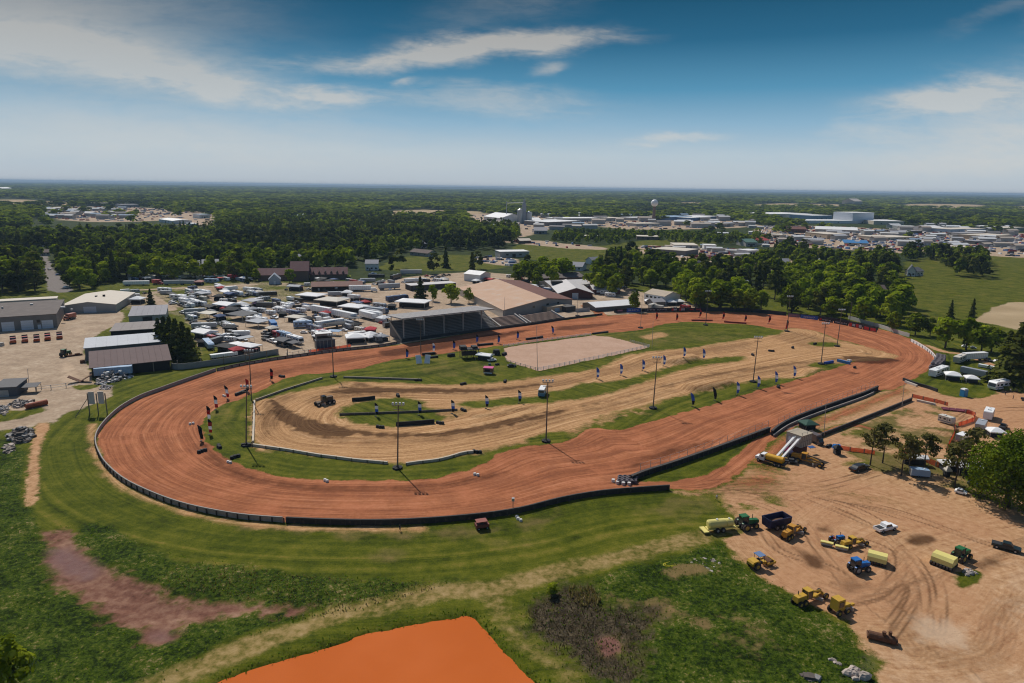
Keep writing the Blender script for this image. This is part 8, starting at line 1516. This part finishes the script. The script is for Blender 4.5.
o=put_tree('broadleaf_tree',(12,692),10, 'dark bushy tree at the bottom left corner',i=2,wide=1.0)
put_tree('broadleaf_tree',(552,594),2.6, 'small rounded bush above the brown marsh hollow',i=0,wide=1.8)
# ---- the wooded belts behind the campground: nearest trees one by one, the rest as woods
def inpoly(poly,X,Y):return poly_sd(ground(poly),X,Y)>0
BELT_W=[(-80,297),(38,291),(41,268),(50,258),(60,268),(66,287),(104,287),(112,282),(250,280),(262,273),(345,270),(362,262),(378,262),(390,253),(420,251),(500,250),(520,239),(516,229),(480,228),(380,221),(250,222),(222,233),(165,235),(120,236),(60,236),(-80,233)]
BELT_M=[(588,294),(612,297),(640,284),(680,297),(690,309),(735,310),(790,313),(850,321),(893,327),(903,317),(898,300),(890,287),(900,268),(880,260),(840,263),(790,250),(760,262),(735,270),(690,275),(655,262),(640,260),(612,262),(600,275)]
BELT_S=[(552,243),(620,245),(640,238),(690,245),(760,246),(772,240),(700,237),(640,235),(556,235)]
BELT_C=[(515,290),(540,290),(575,281),(560,272),(530,270),(512,280)]
BELT_E=[(905,262),(935,260),(948,270),(952,277),(985,278),(987,268),(980,258),(930,256),(905,255)]
SCAT=[(380,275),(500,275),(505,268),(470,266),(385,268)]
OPEN=[(183,266),(222,265),(222,276),(183,277)]
rngt=np.random.default_rng(99)
def scatter(poly,spacing,y1=1e9):
 g=ground(poly);lo,hi=g.min(0),g.max(0);n=int((hi[0]-lo[0])*(hi[1]-lo[1])/spacing**2);n=min(n,60000)
 q=np.stack([rngt.uniform(lo[0],hi[0],n),rngt.uniform(lo[1],hi[1],n)],1);return q[poly_sd(g,q[:,0],q[:,1])>0]
def thin(q,d):
 """drop points closer than d to an earlier one"""
 keep=[];cell={}
 for i,(a,b)in enumerate(q):
  c=(int(a//d),int(b//d));ok=True
  for u in(-1,0,1):
   for v_ in(-1,0,1):
    for j in cell.get((c[0]+u,c[1]+v_),()):
     if(q[j][0]-a)**2+(q[j][1]-b)**2<d*d:ok=False
  if ok:keep.append(i);cell.setdefault(c,[]).append(i)
 return q[keep]
cand=[]
for poly,sp,mix,nm in((BELT_W,7.2,.48, 'w'),(BELT_M,8.2,.33, 'm'),(BELT_S,9,.15, 's'),(BELT_C,13,.3, 'c'),(BELT_E,8,.5, 'e'),(SCAT,24,.8, 'k')):
 q=thin(scatter(poly,sp*.8),sp*(1.25 if nm in 'wm' else 1.1))
 for a,b in q:cand.append((a,b,mix,nm))
roadg=ground(ROAD_L)
cand=[c for c in cand if poly_sd(ground(OPEN),np.array([c[0]]),np.array([c[1]]))[0]<0 and poly_sd(roadg,np.array([c[0]]),np.array([c[1]]))[0]<-4]
# clearings for the houses that stand among the trees
HOUSE_PX=[(45,255),(373,266),(625,276),(548,271),(911,274),(812,263),(828,259),(700,292),(752,300),(592,262),(768,277),(742,288),(782,266),(655,279),(862,276),(812,287),(880,296),(45,246),(120,262),(330,240),(300,262)]
HG=[(P(*p).x,P(*p).y)for p in HOUSE_PX]
cand=[c for c in cand if all(abs(c[0]-a)>15 or c[1]-b>12 or c[1]-b<-38 for a,b in HG)]
cand.sort(key=lambda c:c[1]);near_t,rest=cand[:300],cand[300:]
LM=[('paved road',54),('white roofed workshop',88),('grey metal shed',132),('conifer row',175),('campground lanes',215),('red truck box',236),('pale cottage',274),('red barn',318),('white semi trailer',362),('grandstand',430),('pink roofed arena',500),('brick building',576),('long white roof',610),('tan roofed barn',655),('dark back wall',716),('blue banner',806),('black banner',850),('red banner',880),('green meadow',940)]
lots={}
for c in near_t:
 pxx,pyy=Q((c[0],c[1],0));lm=min(LM,key=lambda l:abs(l[1]-pxx))[0]
 con=vnoise(np.array([c[0]*.02]),np.array([c[1]*.02]),77)[0]*.6+random.random()*.4<c[2]*.9
 if con:k='tall_pine' if random.random()<.8 else 'spruce_tree'
 else:k='broadleaf_tree' if random.random()<.55 else 'spring_tree'
 hh=random.uniform(17,26)if con else random.uniform(13,22)
 lots.setdefault((k,lm),[]).append((pxx,c,hh))
KN={'tall_pine':'tall pine', 'spruce_tree':'dark spruce', 'broadleaf_tree':'dark leafy tree', 'spring_tree':'light leafy tree'}
for(k,lm),v in lots.items():
 v.sort(key=lambda q:q[0])
 for i,(pxx,c,hh)in enumerate(v):
  lb='%s in the wood behind the %s'%(KN[k],lm)
  if len(v)>1:lb='%s %s from the left in the wood behind the %s'%(ORD[i],KN[k],lm)
  put_tree(k,(c[0],c[1],0),hh,lb, 'trees of the wooded belts',wide=random.uniform(1.0,1.4))
  # ---- woods: too many to count
def low(seed,kind,n):
 if kind:qd,tn_=openpine(seed,n,15,4.2,1.55,.2,10)if seed%3 else spruce(seed,n,15,3.4,1.75)
 else:qd,tn_=broad(seed,n,13,5.0,10,1.9 if n<90 else 1.4)
 return qd,tn_
VAR={('n',0):[low(200+i,0,130)for i in range(4)],('n',1):[low(220+i,1,120)for i in range(4)],('m',0):[low(240+i,0,60)for i in range(4)],('m',1):[low(260+i,1,50)for i in range(4)],('f',0):[low(280+i,0,26)for i in range(4)]}
def woods(name,items,m,label):
 Qs,Ts=[],[]
 for(a,b,h,wd,lod,con,tn_)in items:
  vs_=VAR[(lod,con)]if(lod,con)in VAR else VAR[(lod,0)];qd,tt=vs_[rngt.integers(len(vs_))];s=h/(15 if con else 13);an=rngt.uniform(0,6.28);ca,sa=math.cos(an),math.sin(an)
  o=np.empty_like(qd);o[...,0]=(qd[...,0]*ca-qd[...,1]*sa)*s*wd+a;o[...,1]=(qd[...,0]*sa+qd[...,1]*ca)*s*wd+b;o[...,2]=qd[...,2]*s
  Qs.append(o);Ts.append(np.clip(tt+tn_,0,1))
 me=qmesh(name,np.concatenate(Qs),np.concatenate(Ts),m);o=bpy.data.objects.new(name,me);COL.objects.link(o);tag(o,label, 'woods',kind='stuff')
it_b,it_c=[],[]
for a,b,mx_,nm in rest:
 con=vnoise(np.array([a*.012]),np.array([b*.012]),77)[0]*.65+rngt.uniform()*.35<mx_*.95
 lod='n' if b<1000 else 'm'
 (it_c if con else it_b).append((a,b,(rngt.uniform(14,23)if con else rngt.uniform(12,19))*(.75 if nm=='s' else 1),rngt.uniform(.9,1.2),lod,int(con),rngt.normal()*.24+.05))
 # open country to the horizon
Yb=1150.0;far=[]
CLEAR=[ground(p)for p in FIELDS_TAN+MEADOW+[[(36,219),(215,216),(218,236),(36,236)],[(478,226),(660,226),(770,229),(770,237),(478,240)]]+TOWN];BW=[ground(p)for p in(BELT_W,BELT_M,BELT_S)]
while Yb<16000:
 sp=max(9.5,Yb/78);rowh=sp*1.0;hw=Yb*.86;n=int(2*hw/sp)
 q=np.stack([np.linspace(-hw,hw,n)+rngt.uniform(-.5,.5,n)*sp,Yb+rngt.uniform(-.5,.5,n)*rowh],1);far.append(np.c_[q,np.full(n,sp)]);Yb+=rowh
far=np.concatenate(far);ok=np.ones(len(far),bool);sparse=np.zeros(len(far),bool)
for i,gq in enumerate(CLEAR):
 ins=poly_sd(gq,far[:,0],far[:,1]+far[:,2]*.3)>-far[:,2]*.4
 ok&=~((poly_sd(gq,far[:,0]*1.2,far[:,1]*1.2)>0)&(rngt.uniform(size=len(far))<.7))
 if i>=len(FIELDS_TAN)+len(MEADOW):ok&=~ins|(rngt.uniform(size=len(far))<.10)
 else:ok&=~ins
for gq in BW:ok&=~(poly_sd(gq,far[:,0],far[:,1])>0)
gap=fbm(far[:,0]/(far[:,1]*.09),np.log(far[:,1])*9,61,3);ok&=gap>.33
for(_n,_l,pa_,pb_,dp_,h_,*_r)in town:
 A_,B_=P(*pa_),P(*pb_);ok&=~((far[:,0]>min(A_.x,B_.x)-12)&(far[:,0]<max(A_.x,B_.x)+12)&(far[:,1]>min(A_.y,B_.y)-min(420,15*(A_.y/(h_*4.5))**.9*.9+60))&(far[:,1]<max(A_.y,B_.y)+dp_+10))
far=far[ok]
for a,b,sp in far:
 dens=fbm(np.array([a/260]),np.array([b/420]),88,2)[0];con=dens*.7+rngt.uniform()*.3<.34
 wd=sp/9.5;hh=rngt.uniform(12,18)*(1+.02*wd)
 it=(a,b,hh,min(wd,14)*rngt.uniform(.95,1.35), 'm' if b<2300 else 'f',int(con and b<2300),(dens-.5)*.7+rngt.normal()*.2)
 (it_c if con else it_b).append(it)
woods('leafy_woods',it_b,LEAF, 'leafy green woods stretching from the town to the horizon');woods('conifer_woods',it_c,NEEDLE, 'dark conifer woods among the leafy ones out to the horizon')
# low wooded ridges on the horizon
for nm_,Yh,x0_,x1_,hh,sd_ in(('hills',24000,-26000,26000,55,3),('hills',19000,9000,15000,60,5)):
 xs_=np.linspace(x0_,x1_,160);prof=hh*(.45+.75*fbm(xs_/3000,xs_*0,sd_,4))*(np.sin(np.linspace(0,np.pi,160))**.35);mb=MB();vs2=[]
 for a,hgt in zip(xs_,prof):vs2+=[(a,Yh-900,-2),(a,Yh,hgt),(a,Yh+1500,-2)]
 mb.add(vs2,[(3*i,3*i+3,3*i+4,3*i+1)for i in range(159)]+[(3*i+1,3*i+4,3*i+5,3*i+2)for i in range(159)])
 tag(obj(nm_,mb,mat('far_wooded_slope',(.035,.05,.014),.95,var=.3,scale=.004),smooth=True), 'low blue wooded ridge along the horizon', 'hills',kind='structure')
 # haze
mb=MB();mb.box((0,15500,-20),(64000,34000,116))
hz=bpy.data.materials.new('haze_air');hz.use_nodes=True;nt=hz.node_tree;nt.nodes.clear();om=nt.nodes.new('ShaderNodeOutputMaterial');pv=nt.nodes.new('ShaderNodeVolumePrincipled')
pv.inputs['Color'].default_value=(.42,.60,.80,1);pv.inputs['Density'].default_value=6.4e-5;pv.inputs['Anisotropy'].default_value=.1;nt.links.new(pv.outputs[0],om.inputs['Volume'])
tag(obj('haze',mb,hz), 'thin blue haze of the far country', 'haze',kind='stuff')
# ------------------------------------------------------------------ rough vegetation of the lower corners (uncountable)
REED=leafmat('dead_reeds',[(.1,(.04,.026,.018)),(.5,(.10,.068,.045)),(.9,(.30,.225,.16))],0,.15);TUFT=leafmat('rough_grass_blades',[(.1,(.035,.065,.008)),(.5,(.08,.13,.014)),(.9,(.17,.2,.035))],0,.45);STRAW=leafmat('dry_straw',[(.1,(.12,.085,.04)),(.5,(.24,.17,.085)),(.9,(.40,.30,.18))],0,.2)
tufts('dead_reeds', 'dead brown reeds crowding the swampy hollow',MARSH,1500,.12,.45,REED,5,.09);tufts('dead_reeds', 'bleached reeds on the rim of the swampy hollow',[(568,590),(575,586),(590,587),(600,600),(597,609),(580,603)],260,.4,1.0,STRAW,6,.12)
LL=[(170,572),(200,566),(240,568),(289,576),(366,582),(450,583),(390,600),(348,611),(289,621),(250,598),(200,592),(150,578)]
tufts('grass_tufts', 'sparse grass tufts of the lower right field',LUSH[0],3500,.1,.35,TUFT,7,.1);tufts('grass_tufts', 'sparse grass tufts of the lower left field',LUSH[1],4500,.1,.38,TUFT,8,.1);tufts('straw_tufts', 'sparse dry tufts between the mud bed and the path',LL,1500,.1,.4,STRAW,9,.1)
tufts('bank_grass', 'weedy grass fringe on the bank of the orange pond',[(215,676),(280,654),(350,632),(430,614),(465,609),(485,619),(505,640),(545,680),(552,684),(537,684),(499,650),(478,628),(464,618),(427,623),(350,641),(280,662),(222,684)],1000,.1,.4,TUFT,12,.12)
finish_protos()
for _o in[o for l in TREES.values()for o in l]+list(PR.values()):
 if _o.name not in USED:
  for _c in list(_o.children_recursive):bpy.data.objects.remove(_c)
  bpy.data.objects.remove(_o)
